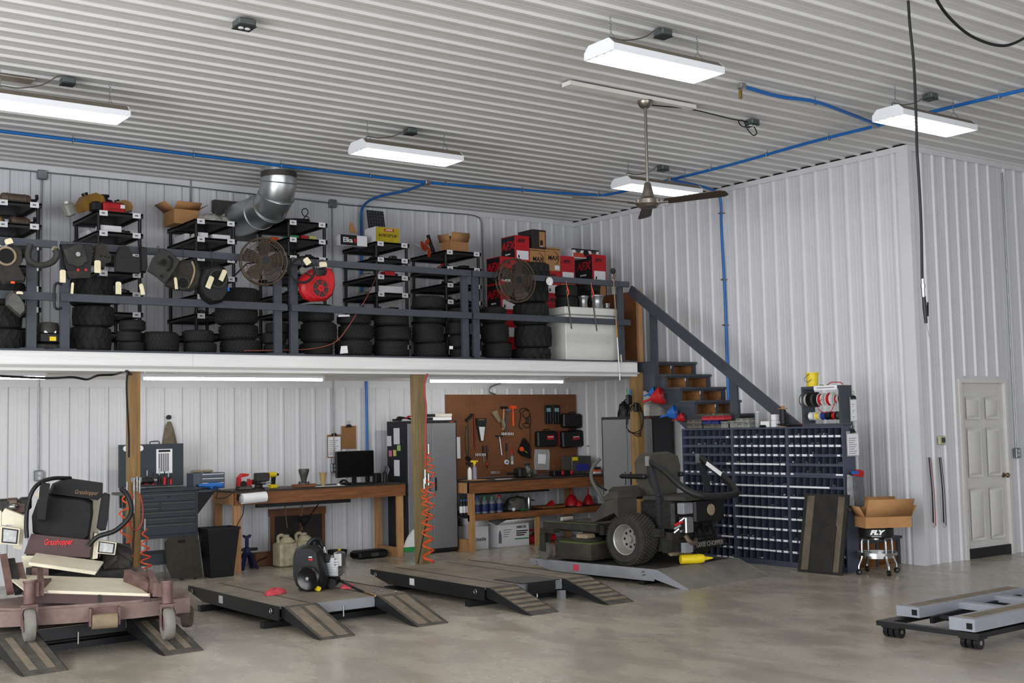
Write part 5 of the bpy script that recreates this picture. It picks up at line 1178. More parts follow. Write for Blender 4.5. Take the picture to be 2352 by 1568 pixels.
tag(MB().tube(spline([onY(733, 1155, 13.7), onY(715, 1180, 13.85), onY(690, 1210, 14.05), onY(650, 1245, 14.1), onY(630, 1270, 14.05), onY(590, 1290, 13.7), (onY(585, 1296, 13.7).x, 13.68, .012)], 8), .007, 6).build('power_lead', M_BLACK), 'black power lead running from the bench down to the floor', 'lead')
tag(MB().tube(spline([onY(560, 1158, 13.44), onY(558, 1180, 13.43), onY(545, 1205, 13.42), onY(538, 1225, 13.42), onY(525, 1240, 13.43)], 8), .006, 6).build('short_lead', M_BLACK), 'black lead drooping from the bench end toward the bin', 'lead')
# ---------------------------------------------------------------- steel cabinets
M_PLATE = mat('grey_textured_door', '7f8083', .45, .25, .06, 90, .12)
M_CABB = mat('black_cabinet_enamel', '202226', .45, .1, .12, 8)
def cabinet(lab, W, D, H, loc, rz):
    t = thing('steel_cabinet', lab, 'cabinet', loc, rz, 'tall steel cabinets with textured doors')
    MB().bx(0, W, .012, D, .03, H).build('case', M_CABB, t)
    MB().bx(.01, W-.01, .03, D-.01, 0, .03).build('plinth', M_BLACK, t)
    for i, (x0, x1) in enumerate(((.025, W/2-.002), (W/2+.002, W-.025))):
        d = MB().rb(x0, x1, -.008, .011, .06, H-.035, .004).build('door', M_PLATE, t)
        hx = W/2-.045 if i == 0 else W/2+.045
        MB().bx(hx-.012, hx+.012, -.011, -.0085, H*.47, H*.57).build('handle_recess', M_CARTD, d)
        MB().bx(hx-.006, hx+.006, -.024, -.0115, H*.475, H*.565).build('door_handle', M_SILVER if i == 0 else M_DARK, d)
    MB().bx(W-.12, W-.05, -.002, .0115, H-.03, H-.012).build('badge', mat('badge_red', '8a3a2a', .5, 0, 0), t)
    return t
CAB1 = (8.22, 13.55)
cabinet('tall grey cabinet between the two workbenches, notes stuck on its side', .80, .48, 1.735, (CAB1[0], CAB1[1], 0), 0)
C = Vector((11.10, 11.95)); ang = R(107)
d = Vector((math.cos(ang), math.sin(ang))); Lc = C+d*.83
cabinet('tall grey cabinet standing askew behind the mower under the stairs', .83, .50, 1.735, (Lc.x, Lc.y, 0), ang-math.pi)
# notes on the side of cabinet 1
sx = CAB1[0]-.0015
def note(lab, x0, x1, y0, y1, m, cat='note', name='paper_note'):
    a, b = onX(x0, y0, sx), onX(x1, y1, sx); c = (a+b)/2
    o = MB().bx(-.0015, .001, -abs(a.y-b.y)/2, abs(a.y-b.y)/2, -abs(a.z-b.z)/2, abs(a.z-b.z)/2).build(name, m, None, None, c)
    tag(o, lab, cat, 'notes stuck on the cabinet side')
note('small white note highest toward the wall on the cabinet side', 889, 899, 1001, 1024, M_PAPER)
note('long white note at the top of the cabinet side', 904, 918, 983, 1020, M_PAPER)
note('pink sticky note on the cabinet side', 893, 900, 1034, 1048, mat('pink_note', 'd8709a', .8, 0, .04))
note('yellow sticky note on the cabinet side', 903, 910, 1033, 1047, mat('yellow_note', 'cfc873', .8, 0, .04))
note('green sticky note on the cabinet side', 912, 920, 1022, 1035, mat('green_note', 'a3c47a', .8, 0, .04))
note('long white note at the bottom of the cabinet side', 905, 918, 1056, 1093, M_PAPER)
p = onX(891, 1079, sx); t = thing('magnetic_dish', 'round silver magnetic dish stuck to the cabinet side', 'dish', p); MB().lathe([(.03, 0), (.05, .012), (.068, .018), (.066, .022), (.048, .016), (0, .014)], (0, 0, 0), (-1, 0, 0), 22).build('dish', M_SILVER, t)
# on top of cabinet 1
zt = 1.7365
def ontop(px, Y): return Vector((onY(px, 962, Y).x, Y, zt))
p = ontop(1000, 13.74)
for i, (w, m, l) in enumerate(((.42, M_PAPER, 'lower flat white carton on the cabinet'), (.40, mat('off_white_box', 'c9c4b8', .7, 0, .08), 'upper flat white carton on the cabinet with dark end'))):
    tt = carton('flat_carton', l, 'carton', p+Vector((.02*i, 0, .046*i)), w, .16, .044, m, R(3*i), None, tape=False)
    MB().bx(-w/2-.001, -w/2+.12, -.0815, .0815, .004, .04).build('dark_end', M_DARK, tt)
t = thing('jumper_cable', 'red and black jumper clamp heap on the cabinet edge', 'cable', ontop(925, 13.72)); q = MB()
for k in range(3): q.tube(spline([(-.16+.02*k, -.05, .015), (-.05, .03*k-.03, .03+.012*k), (.06, -.04+.03*k, .04), (.15, .02, .015)], 5), .009, 6)
q.build('leads', M_BLACK, t); MB().tube(spline([(.02, -.05, .03), (.08, -.02, .06), (.12, -.05, .05), (.16, -.02, .03)], 5), .012, 6).build('red_clamp', M_RED, t); MB().rb(-.17, -.04, -.06, .0, 0, .03, .01).build('grip', M_BLACK, t)
# white and green plastic guard at the cabinet foot
P = [onY(x, y, 13.46) for x, y in ((934, 1254), (962, 1256), (962, 1212), (954, 1214), (944, 1226), (937, 1240))]; cx = sum(p.x for p in P)/6
t = thing('plastic_guard', 'white rounded plastic guard with a green foot leaning on the cabinet', 'guard', (cx, 13.47, 0), 0, None, R(-4))
MB().prism([(P[0].x-cx-.01, .12), (P[1].x-cx+.06, .12), (P[2].x-cx+.06, .34), (P[3].x-cx, .335), (P[4].x-cx, .27), (P[5].x-cx-.005, .19)], 'y', 0, .04).build('white_shell', M_WHITE, t)
MB().prism([(P[0].x-cx-.012, .06), (P[1].x-cx+.06, .06), (P[1].x-cx+.06, .118), (P[0].x-cx-.01, .118)], 'y', -.002, .042).build('green_foot', M_GREEN, t); MB().prism([(P[0].x-cx-.02, .0), (P[1].x-cx+.06, .0), (P[1].x-cx+.06, .058), (P[0].x-cx-.02, .058)], 'y', .0, .04).build('clear_base', mat('grey_base', '7d8078', .5, 0, .1), t)
# ---------------------------------------------------------------- coiled hoses on the posts
M_COIL = mat('orange_air_hose', 'e2511e', .35, 0, .05)
def coil(lab, path, rad, turns, tube=.0075):
    P = [Vector(p) for p in path]; n = turns*14; pts = []; L = len(P)-1
    for i in range(n+1):
        f = i/n*L; k = min(int(f), L-1); g = f-k; c = P[k].lerp(P[k+1], g); r = rad[k]+(rad[k+1]-rad[k])*g
        a = 2*math.pi*i/14; pts.append(c+Vector((r*math.cos(a), r*math.sin(a)*.8, 0)))
    t = thing('coiled_hose', lab, 'hose', P[-1], 0, 'orange coiled air hoses hung on the posts'); q = MB().tube([p-P[-1] for p in pts], tube, 6); q.build('coil', M_COIL, t)
    MB().cyl(P[0]-P[-1]+Vector((0, 0, -.01)), P[0]-P[-1]+Vector((0, 0, .10)), .011, n=8).build('coupler', M_CHROME, t)
HYP = DY-.08
def h(px, py, Y=HYP): return onY(px, py, Y)
coil('orange coiled hose on the mower side of the timber post', [h(292, 1130), h(286, 1180), h(290, 1240), h(296, 1300), h(300, 1330)], [.03, .05, .05, .045, .05], 6)
coil('orange coiled hose on the bench side of the timber post', [h(333, 1215), h(333, 1260), h(336, 1300), h(340, 1340)], [.02, .04, .05, .05], 6)
coil('orange coiled hose hung highest on the middle post', [h(984, 1040), h(990, 1085), h(988, 1150), h(986, 1220), h(986, 1292)], [.03, .048, .055, .05, .06], 11)
coil('orange coiled hose hung lower on the middle post', [h(974, 1120, HYP-.07), h(978, 1160, HYP-.07), h(980, 1220, HYP-.07), h(984, 1294, HYP-.07)], [.03, .045, .05, .06], 8)
t = thing('hose_coupler', 'row of chrome air couplers on the first timber post', 'air fitting', h(315, 1130))
for k, (px, y0, y1) in enumerate(((308, 1098, 1178), (315, 1094, 1128), (321, 1096, 1132))):
    a, b = h(px, y0)-h(315, 1130), h(px, y1)-h(315, 1130); MB().cyl(a, b, .009, n=8).cyl(a+(b-a)*.2, a+(b-a)*.35, .013, n=8).cyl(a+(b-a)*.6, a+(b-a)*.75, .013, n=8).build('coupler', M_CHROME, t)
MB().bx(-.05, .05, .015, .028, .10, .14).build('manifold', M_GALV, t)
M_RHOSE = mat('red_air_hose', 'a5352c', .4, 0, .06)
tag(MB().tube(spline([h(321, 1132), h(328, 1165), h(326, 1200), h(314, 1217), h(300, 1208), h(297, 1180), h(304, 1140), h(312, 1130)], 8), .008, 6).build('red_air_hose', M_RHOSE), 'red air hose looped round the first timber post', 'hose')
tag(MB().tube(spline([h(982, 858), h(977, 872), h(974, 900), h(979, 935), h(977, 1000), h(977, 1075)], 8), .010, 8).build('red_air_hose', M_RHOSE), 'red air hose running down the face of the middle post', 'hose')
t = thing('air_outlet', 'chrome air outlet with quick couplers on the middle post', 'air fitting', h(976, 1090))
MB().cyl((0, 0, .06), (0, 0, -.10), .012, n=8).cyl((.0, 0, .0), (.045, 0, .0), .010, n=8).cyl((.045, 0, .01), (.045, 0, -.12), .012, n=8).build('fitting', M_CHROME, t); MB().cyl((0, 0, -.03), (0, 0, -.055), .018, n=8).build('sleeve', M_CHROME, t)
tag(MB().tube(spline([h(303, 860), h(293, 862), h(291, 900), h(296, 1000), h(296, 1050)], 6), .010, 6).build('post_cable', M_DARK), 'dark cable stapled down the edge of the first timber post', 'cable')
tag(MB().tube(spline([h(303, 1160), h(308, 1200), h(306, 1250), h(303, 1310)], 6), .009, 6).build('drop_cable', M_BLACK), 'black cable hanging down the face of the first post', 'cable')
tag(MB().tube(spline([h(985, 1175), h(975, 1220), h(966, 1265), h(960, 1294)], 6), .009, 6).build('drop_cable', M_BLACK), 'black cable slanting down the foot of the middle post', 'cable')
tag(MB().tube(spline([(2.6, 12.2, 2.23), onZ(100, 868, 2.22), onZ(165, 866, 2.22), onZ(200, 871, 2.2), onZ(225, 862, 2.23), onZ(262, 860, 2.24), onZ(288, 852, 2.25), (3.99, DY+.03, 2.236)], 8), .012, 6).build('soffit_cable', M_DARK), 'dark cable sagging under the mezzanine toward the first post', 'cable')
# ---------------------------------------------------------------- pegboard and its tools
M_PEG = mat('brown_pegboard', '74492b', .65, 0, .14, 3)
PX0, PX1 = onY(1022, 906, YB-.03).x, 11.64
pb = tag(MB().bx(PX0, PX1, YB-.035, YB-.026, .93, 2.10).build('pegboard', M_PEG), 'large brown pegboard hung with hand tools', 'pegboard')
q = MB(); nx = int((PX1-PX0)/.075)
for i in range(nx):
    for j in range(14): x, z = PX0+.04+i*.075, 1.0+j*.08; q.add([(x-.004, -.0004, z-.004), (x+.004, -.0004, z-.004), (x+.004, -.0004, z+.004), (x-.004, -.0004, z+.004)], [(0, 1, 2, 3)])
o = q.build('peg_holes', M_BLKH, pb); o.location = (0, YB-.035, 0); o['kind'] = 'stuff'
TY = YB-.052
def tw(px, py): return onY(px, py, TY)
def tool(name, lab, cat, px, py): c = tw(px, py); return thing(name, lab, cat, c, 0, 'tools hung on the pegboard'), (lambda x, y: tw(x, y)-c)
def hookpin(t, v): MB().tube([v+Vector((0, .016, .012)), v+Vector((0, -.02, .008)), v+Vector((0, -.022, .02))], .003, 5).build('peg_hook', M_SILVER, t)
t, f = tool('bar_clamp', 'long silver bar clamp with black jaw on the pegboard', 'clamp', 1076, 956); MB().bar(f(1076, 962), f(1078, 1052), .008, .018, (1, 0, 0)).build('bar', M_CHROME, t); MB().bar(f(1070, 966), f(1082, 956), .03, .04).build('head', M_BLACK, t); MB().bar(f(1071, 1050), f(1080, 1056), .03, .05).build('sliding_jaw', M_BLACK, t); hookpin(t, f(1074, 955))
t, f = tool('red_breaker_bar', 'long red bar hanging on the pegboard', 'bar', 1089, 950); MB().cyl(f(1089, 950), f(1091, 1031), .012, n=10).build('bar', mat('dark_red_paint', '7a1a20', .4, .2, .1), t); MB().bar(f(1081, 952), f(1088, 952), .02, .03).build('head', M_BLACK, t)
t, f = tool('green_tube', 'thin green tube hanging at the edge of the tools', 'tube', 1071, 978); MB().tube(spline([f(1072, 978), f(1069.5, 1005), f(1071, 1030), f(1073, 1044)], 5), .006, 6).build('tube', mat('dark_green', '2f5a2c', .5, 0, .1), t)
t, f = tool('file_set', 'black holder with a white tapered tool set card', 'tool set', 1105, 960); P = [f(*p) for p in ((1093, 960), (1116, 960), (1115, 975), (1109, 1013), (1102, 1013), (1094, 975))]; MB().prism([(p.x, p.z) for p in P], 'y', -.02, .0).build('holder', mat('black_green_holder', '182421', .5, 0, .1), t)
P = [f(*p) for p in ((1098, 980), (1112, 980), (1108, 1012), (1103, 1012))]; MB().prism([(p.x, p.z) for p in P], 'y', -.024, -.0205).build('white_card', M_PAPER, t); P = [f(*p) for p in ((1096, 962), (1111, 962), (1111, 965), (1096, 965))]; MB().prism([(p.x, p.z) for p in P], 'y', -.0225, -.0205).build('grip_slot', M_PEG, t)
t, f = tool('paint_brush', 'clear bristled brush with a tan glove below it', 'brush', 1140, 942); P = [f(*p) for p in ((1127, 946), (1139, 942), (1148, 966), (1144, 971))]; MB().prism([(p.x, p.z) for p in P], 'y', -.03, 0).build('bristles', mat('clear_bristle', '8d7d62', .5, 0, .2), t); P = [f(*p) for p in ((1149, 964), (1155, 963), (1158, 975), (1156, 985), (1151, 976))]; MB().prism([(p.x, p.z) for p in P], 'y', -.035, -.005).build('glove', M_TAN, t)
def hammer(lab, hx0, hx1, hy, gx, gy, mh, mg, hw=.035):
    t, f = tool('hammer', lab, 'hammer', (hx0+hx1)/2, hy); MB().bar(f(hx0, hy), f(hx1, hy), .032, hw).build('head', mh, t); MB().tube([f((hx0+hx1)/2, hy), f((hx0+hx1)/2+(gx-(hx0+hx1)/2)*.5, (hy+gy)/2), f(gx, gy)], [.011, .013, .016], 8).build('handle', mg, t); hookpin(t, f((hx0+hx1)/2, hy+6))
hammer('black headed hammer with a wooden handle', 1150, 1165, 936, 1155, 987, M_BLACK, M_PINE)
hammer('claw hammer with a grey blue handle', 1160, 1173, 941, 1159, 990, M_SILVER, mat('blue_grey_grip', '3a4456', .5, 0, .1), .022)
hammer('orange dead blow mallet', 1171, 1185, 935, 1179, 978, M_ORANGE, M_ORANGE, .045)
hammer('slim pick hammer with a bright silver handle', 1139, 1155, 1001, 1152, 1045, M_DARK, M_CHROME, .018)
t, f = tool('test_lead', 'black coiled lead with a small probe on the pegboard', 'lead', 1206, 938)
MB().tube(spline([f(1200, 985), f(1192, 978), f(1196, 955), f(1194, 942), f(1204, 937), f(1214, 942), f(1216, 955), f(1208, 960), f(1200, 950), f(1205, 942), f(1215, 945), f(1219, 970), f(1213, 982), f(1202, 978), f(1205, 972), f(1217, 976), f(1218, 1005), f(1217, 1025)], 7), .0055, 6).build('lead', M_BLACK, t); MB().lathe([(0, 0), (.018, .01), (.02, .06), (.01, .09), (0, .09)], f(1209, 972)+Vector((0, -.02, 0)), (.05, 0, 1), 12).build('probe', M_DARK, t)
t, f = tool('work_light', 'black work light with an orange lens hung by its cord', 'light', 1203, 1006); P = [f(*p) for p in ((1198, 1012), (1204, 1008), (1210, 1020), (1215, 1046), (1216, 1053), (1196, 1046), (1188, 1036), (1192, 1025))]; MB().prism([(p.x, p.z) for p in P], 'y', -.05, -.005).build('body', M_BLACK, t); c = f(1192, 1031); MB().cyl((c.x, -.052, c.z), (c.x, -.075, c.z), .034, n=20).build('lens', M_ORANGE, t); MB().bar(f(1199, 1034)+Vector((0, -.055, 0)), f(1206, 1040)+Vector((0, -.055, 0)), .004, .014, (0, 1, 0)).build('yellow_label', M_YELLOW, t)
MB().tube(spline([f(1198, 1012), f(1203, 1006), f(1212, 1015), f(1219, 1030), f(1220, 1040)], 5), .005, 6).build('cord', M_BLACK, t)
def plier(lab, px, y0, y1, m, blade):
    t, f = tool('hand_tool', lab, 'hand tool', px, y0); ym = y0+(y1-y0)*.45; MB().tube([f(px, y0), f(px+.6, ym)], [.012, .016], 8).build('grip', m, t); MB().tube([f(px+.6, ym), f(px+1.5, y1)], [.008, .005], 6).build('blade', blade, t); hookpin(t, f(px, y0))
plier('dark long nose pliers beside the tool set card', 1110, 1023, 1062, M_BLACK, M_SILVER); plier('dark brown handled scraper on the pegboard', 1118, 1023, 1056, mat('brown_handle', '3a2420', .5, 0, .1), M_DARK)
plier('black gripped snips with grey blades', 1163, 1018, 1056, M_BLACK, M_GREYM); plier('pair of red gripped pliers near the work light', 1175, 1031, 1056, M_RED, M_SILVER); plier('small red tipped pick low on the pegboard', 1118, 1062, 1075, M_RED, M_DARK)
t, f = tool('tape_measure', 'round blue tape roll hung low on the pegboard', 'tape', 1162, 1061); MB().lathe([(.018, 0), (.034, 0), (.034, .03), (.018, .03)], (0, 0, 0), (0, -1, 0), 20, True).build('roll', M_WHITE, t); MB().cyl((0, -.002, 0), (0, -.031, 0), .0175, n=16).build('blue_core', M_BLUE, t)
t, f = tool('gauge_card', 'small pale blue gauge card beside the tape roll', 'card', 1176, 1057); MB().bx(-.022, .022, -.006, 0, -.06, .06).build('card', mat('pale_blue_card', '8fa3a8', .6, 0, .05), t); MB().bx(-.02, .02, -.0072, -.0062, -.05, -.01).build('print', M_MANILA, t)
for (x0, n, py, lab) in ((1153, 8, 996, 'upper row of small silver bits on pegs'), (1093, 7, 1044, 'lower row of small silver sockets on pegs beside the spray bottles'), (1128, 6, 1085, 'row of bright sockets standing along the pegboard foot')):
    t, f = tool('socket_row', lab, 'sockets', x0, py)
    for k in range(n): MB().cyl(f(x0+k*3.6, py-3), f(x0+k*3.6, py+3), .007+.001*(k % 3), n=8).build('socket', M_CHROME, t)
def pack(lab, x0, x1, y0, y1):
    a, b = tw(x0, y0), tw(x1, y1); c = (a+b)/2; t = thing('blister_pack', lab, 'pack', c, 0, 'tools hung on the pegboard'); w, hh = b.x-a.x, a.z-b.z
    MB().rb(-w/2, w/2, -.012, .012, -hh/2, hh/2, .004).build('card', M_BLACK, t); MB().bx(-w*.3, w*.32, -.0145, -.0125, hh*.14, hh*.34).build('label', mat('pale_cyan_label', '7f9fb0', .6, 0, .1), t)
    for s in (-1, 1): MB().cyl((s*w*.2, -.018, -hh*.45), (s*w*.2, -.018, hh*.1), .014, n=10).build('blister', M_DARK, t)
pack('black blister pack with a pale label, nearer the hammers', 1251, 1267, 930, 973); pack('black blister pack with a pale label, next to the black case', 1269, 1286, 930, 973)
def case(lab, x0, x1, y0, y1, red, rot=0):
    a, b = onY(x0, y0, TY-.04), onY(x1, y1, TY-.04); c = (a+b)/2; t = thing('power_tool_case', lab, 'case', c, 0, 'black tool cases hung on the pegboard', 0, R(rot)); w, hh = b.x-a.x, a.z-b.z
    MB().rb(-w/2, w/2, -.05, .05, -hh/2, hh/2, .02).build('shell', M_BLACK, t); MB().tube(spline([(-.05, -.02, hh/2-.01), (-.05, -.02, hh/2+.02), (.05, -.02, hh/2+.02), (.05, -.02, hh/2-.01)], 4), .008, 6).build('handle', M_BLACK, t); MB().bx(-w*.42, w*.42, -.054, -.0505, -hh*.36, hh*.36).build('raised_panel', M_DARK, t)
    if red: l = MB().bx(-w*.05, w*.28, -.058, -.0545, -hh*.05, hh*.22 if red == 1 else hh*.12).build('red_label', M_RED, t); MB().bx(-w*.03, w*.26, -.060, -.0585, hh*.10, hh*.14).build('white_print', M_WHITE, l)
case('plain black tool case hung highest on the pegboard', 1290, 1334, 950, 982, 0, 2); case('black tool case with a small red label', 1231, 1277, 990, 1025, 1); case('black tool case with a wide red label at the pegboard edge', 1288, 1337, 989, 1026, 2, -2)
t, f = tool('red_strap', 'dull red strap between two black cases', 'strap', 1283, 1005); MB().bx(-.028, .028, -.02, .0, -.11, .11).build('strap', mat('dull_red', '7d2a28', .6, 0, .1), t)
t, f = tool('paper_strip', 'tall white paper strip at the edge of the pegboard', 'paper', 1053, 1028); MB().bx(-.028, .028, -.004, 0, -.15, .15).build('strip', M_PAPER, t)
tag(MB().tube(spline([onY(1337, 992, TY), onY(1350, 1006, TY), onY(1365, 1016, TY), (11.60, 13.95, 1.32)], 6), .006, 6).build('wall_lead', M_BLACK), 'thin black lead running from the case toward the cabinet', 'lead')
tag(MB().tube(spline([(PX0+.85, YB-.06, 2.10), onY(1125, 900, YB-.06), onY(1128, 888, YB-.08), onY(1150, 880, YB-.3)], 5), .010, 6).build('light_conduit', M_GALV), 'short curved conduit above the pegboard', 'conduit')
# ---------------------------------------------------------------- second workbench
b2 = bench('workbench', 'timber workbench with a lower shelf below the pegboard', 9.04, 11.62, 13.28, 14.18, .925, .14, [(.0, .042), (.0, .82), (2.25, .82), (2.48, .042)], M_BENCHW)
MB().bx(1.13, 1.20, .086, .126, 0, .464).build('leg', M_PINE, b2)
b2sh = MB().bx(.03, 2.55, .085, .86, .465, .485).build('lower_shelf', mat('dark_shelf_ply', '2f2a28', .6, 0, .2), b2); MB().bx(0, 2.57, .045, .084, .40, .484).build('shelf_rail', M_BENCHW, b2); MB().bx(.10, 1.35, .05, .12, .735, .76).build('light_bar', M_BLACK, b2)
MB().bx(.0, .06, .09, .8, 0, .16).build('foot_plate', M_PINE, b2)
B2 = .9255; S2 = .4855
def on2(px, Y, z=B2): return Vector((onY(px, 1100, Y).x, Y, z))
def bottle(lab, loc, hgt, r, m, cap, label_m=None, trigger=None, group=None):
    t = thing('bottle', lab, 'bottle', loc, random.uniform(-.3, .3), group)
    MB().lathe([(0, 0), (r, 0), (r, hgt*.62), (r*.85, hgt*.74), (r*.38, hgt*.86), (r*.38, hgt*.9), (0, hgt*.9)], n=16).build('body', m, t); MB().cyl((0, 0, hgt*.88), (0, 0, hgt), r*.45, n=12).build('cap', cap, t)
    if label_m: MB().lathe([(r*1.01, hgt*.12), (r*1.02, hgt*.13), (r*1.02, hgt*.54), (r*1.01, hgt*.55)], n=16).build('label', label_m, t)
    if trigger: MB().prism([(-.015, hgt*.98), (.02, hgt*.98), (.02, hgt*1.12), (.05, hgt*1.10), (.05, hgt*1.18), (-.05, hgt*1.2), (-.055, hgt*1.1)], 'y', -.014, .014).build('trigger', trigger, t)
bottle('white spray bottle with a black trigger on the second bench', on2(1079, 13.62), .20, .03, M_WHITE, M_BLACK, None, M_BLACK)
bottle('lilac grey spray bottle with a yellow trigger', on2(1090, 13.64), .22, .034, mat('lilac_plastic', '8d8a9a', .5, 0, .08), M_YELLOW, None, M_YELLOW)
tag(quad([on2(1058, 13.6)+Vector((0, 0, .004)), on2(1092, 13.30)+Vector((0, 0, .004)), on2(1125, 13.34)+Vector((0, 0, .004)), on2(1105, 13.6)+Vector((0, 0, .004))], .004).build('cardboard_sheet', M_CARD), 'flat brown cardboard sheet on the bench corner', 'cardboard')
tag(MB().prism([(-.14, -.05), (.05, -.06), (.16, .0), (.08, .07), (-.1, .05)], 'z', 0, .004).build('paper_sheet', M_PAPER, None, None, on2(1155, 13.42)), 'crumpled white paper on the second bench', 'paper')
t = thing('carburettor', 'greasy engine carburettor assembly on the second bench', 'engine part', on2(1206, 13.62)); MB().rb(-.15, -.02, -.08, .08, 0, .14, .02).build('block', M_GREASE, t); MB().lathe([(.07, 0), (.09, .05), (.06, .12), (.03, .15), (.06, .17), (0, .18)], (.04, 0, .02), (0, 0, 1), 16).build('bowl', M_GREYM, t); MB().cyl((-.15, 0, .07), (-.30, 0, .06), .018, n=8).build('lever', M_DARK, t); MB().cyl((.08, .0, .05), (.18, .0, .06), .04, n=12).build('throat', M_SILVER, t)
for k in range(5): a = 1.3*k; MB().cyl((.10*math.cos(a)-.02, .07*math.sin(a), .02), (.10*math.cos(a)-.02, .07*math.sin(a), .12), .012, n=8).build('stud', M_SILVER, t)
t, f = tool('hanging_parts_bag', 'clear bag with white papers hung low on the pegboard', 'plastic bag', 1243, 1056); MB().prism([(-.13, -.14), (.12, -.15), (.14, .10), (.12, .15), (-.12, .16), (-.14, .0)], 'y', -.035, -.005).build('bag', M_CLEAR, t); MB().prism([(-.09, -.05), (.05, -.06), (.06, .08), (-.08, .09)], 'y', -.04, -.036).build('papers', M_PAPER, t)
t = thing('shop_radio', 'low black radio with two red corners on the second bench', 'radio', on2(1290, 13.60)); MB().rb(-.18, .16, -.06, .06, 0, .075, .01).build('case', M_BLACK, t); [MB().rb(x-.022, x+.022, -.066, .066, .01, .07, .005).build('red_corner', M_RED, t) for x in (-.02, .14)]
t = thing('ultrasonic_cleaner', 'grey steel parts washer box with yellow and blue stickers', 'parts washer', on2(1325, 13.80)); MB().rb(-.18, .18, -.12, .12, 0, .26, .006).build('case', M_GREYM, t); MB().bx(-.10, .13, -.123, -.1205, .05, .15).build('blue_sticker', mat('blue_sticker', '2b2f8a', .5, 0, .05), t); MB().bx(-.17, -.07, -.123, -.1205, .20, .25).build('yellow_sticker', M_YELLOW, t)
for i, (m, l) in enumerate(((M_WHITE, 'white'), (M_ORANGE, 'orange'), (M_DARK, 'dark'))): carton('small_box', 'small %s box stacked at the cabinet end of the second bench' % l, 'box', on2(1369, 13.62)+Vector((0, 0, .032*i)), .12, .1, .031, m, R(5*i), None, tape=False)
M_OILB = mat('grey_oil_bottle', '6d7076', .4, 0, .1); M_OILL = mat('navy_label', '1f2c5e', .5, 0, .15)
for k in range(3): bottle('%s slim black oil bottle with a blue cap on the shelf end' % ('first', 'second', 'third')[k], Vector((onY(1056+k*6.5, 1178, 13.50).x, 13.46, S2)), .20, .026, M_BLACK, M_BLUE, M_PAPER, None, 'oil bottles on the lower shelf')
k = 0
for row, Y in ((0, 13.42), (1, 13.54)):
    for j in range(4):
        c = (M_BLUE, M_GREEN, M_GREEN, M_RED)[j] if row == 0 else (M_BLUE, M_GREEN, M_RED, M_RED)[j]; cn = ('blue', 'green', 'green', 'red')[j] if row == 0 else ('blue', 'green', 'red', 'red')[j]
        bottle('%s capped grey oil bottle, %s of the %s row on the lower shelf' % (cn, ('first', 'second', 'third', 'fourth')[j], ('front', 'back')[row]), Vector((onY(1096+j*17.0, 1175, Y).x, Y, S2)), .225, .048, M_OILB, c, M_OILL, None, 'oil bottles on the lower shelf'); k += 1
bag('grey crumpled plastic bag on the lower shelf', Vector((onY(1185, 1165, 13.75).x, 13.72, S2)), .42, .3, .17, 0, mat('grey_film', '5e5b57', .4, 0, .3, 12), 12)
t = thing('grease_gun', 'chrome grease gun standing on the lower shelf', 'grease gun', Vector((onY(1215, 1170, 13.50).x, 13.50, S2))); MB().lathe([(.025, 0), (.028, .02), (.028, .15), (.02, .18), (0, .19)], n=14).build('barrel', M_CHROME, t); MB().tube([(0, 0, .12), (.06, 0, .13), (.10, 0, .12)], .008, 6).build('lever', M_DARK, t); MB().tube(spline([(0, 0, .17), (-.03, 0, .16), (-.04, 0, .10)], 4), .007, 6).build('hose', M_BLACK, t)
def funnel(lab, loc, hgt, r, m, axis=(0, 0, 1), group=None):
    t = thing('funnel', lab, 'funnel', loc, 0, group); MB().lathe([(r*.96, 0), (r, 0), (r, .02), (r*.55, hgt*.45), (r*.16, hgt*.6), (r*.1, hgt), (r*.07, hgt), (r*.12, hgt*.6), (r*.5, hgt*.44), (r*.96, .02)], (0, 0, 0), axis, 22, True).build('cone', m, t)
GF = 'plastic funnels in the shop'
funnel('large red funnel upside down on the lower shelf', Vector((onY(1311, 1165, 13.72).x, 13.70, S2)), .27, .115, M_RED, (0, 0, 1), GF); funnel('medium red funnel upside down nearest the cabinet', Vector((onY(1350, 1165, 13.70).x, 13.68, S2)), .24, .085, M_RED, (0, 0, 1), GF); funnel('small red funnel tucked beside the large one', Vector((onY(1328, 1166, 13.52).x, 13.50, S2)), .14, .05, M_RED, (0, 0, 1), GF)
t = thing('parts_tray', 'shallow dark tray holding a red scoop on the lower shelf', 'tray', Vector((onY(1262, 1172, 13.55).x, 13.55, S2))); MB().rb(-.20, .20, -.12, .12, 0, .035, .008).build('tray', M_BENCHW, t); MB().prism([(-.05, .036), (.08, .036), (.06, .09), (.045, .10)], 'y', -.03, .03).build('red_scoop', M_RED, t)
tag(MB().ell((0, 0, .026), .026, .026, .026).build('white_ball', M_WHITE, None, None, Vector((onY(1180, 1172, 13.40).x, 13.40, S2))), 'small white ball at the front of the lower shelf', 'ball')
tag(MB().cyl((-.05, 0, .012), (.06, .02, .012), .012, n=10).build('green_marker', M_GREEN, None, None, Vector((onY(1205, 1172, 13.40).x, 13.40, S2))), 'short green marker lying on the lower shelf', 'marker')
t = carton('white_carton', 'white carton with dark lettering behind the bench leg', 'carton', Vector((onY(1085, 1260, 13.75).x, 13.72, 0)),   .30, .28, .30, M_PAPER, 0, None, 80); text('kinetix', .075, mat('navy_ink', '23284a', .6, 0, 0), t, (.01, -.142, .13), (R(90), 0, 0), bold=.001)
t = carton('white_carton', 'open white fluid carton with a green stripe under the bench', 'carton', Vector((onY(1163, 1255, 13.75).x, 13.74, 0)), .54, .32, .30, M_PAPER, 0, None, 20)
text('AMSOIL', .05, M_INK, t, (.14, -.162, .25), (R(90), 0, 0), bold=.001); MB().bx(.02, .28, -.163, -.1605, .085, .1).build('green_stripe', M_GREEN, t)
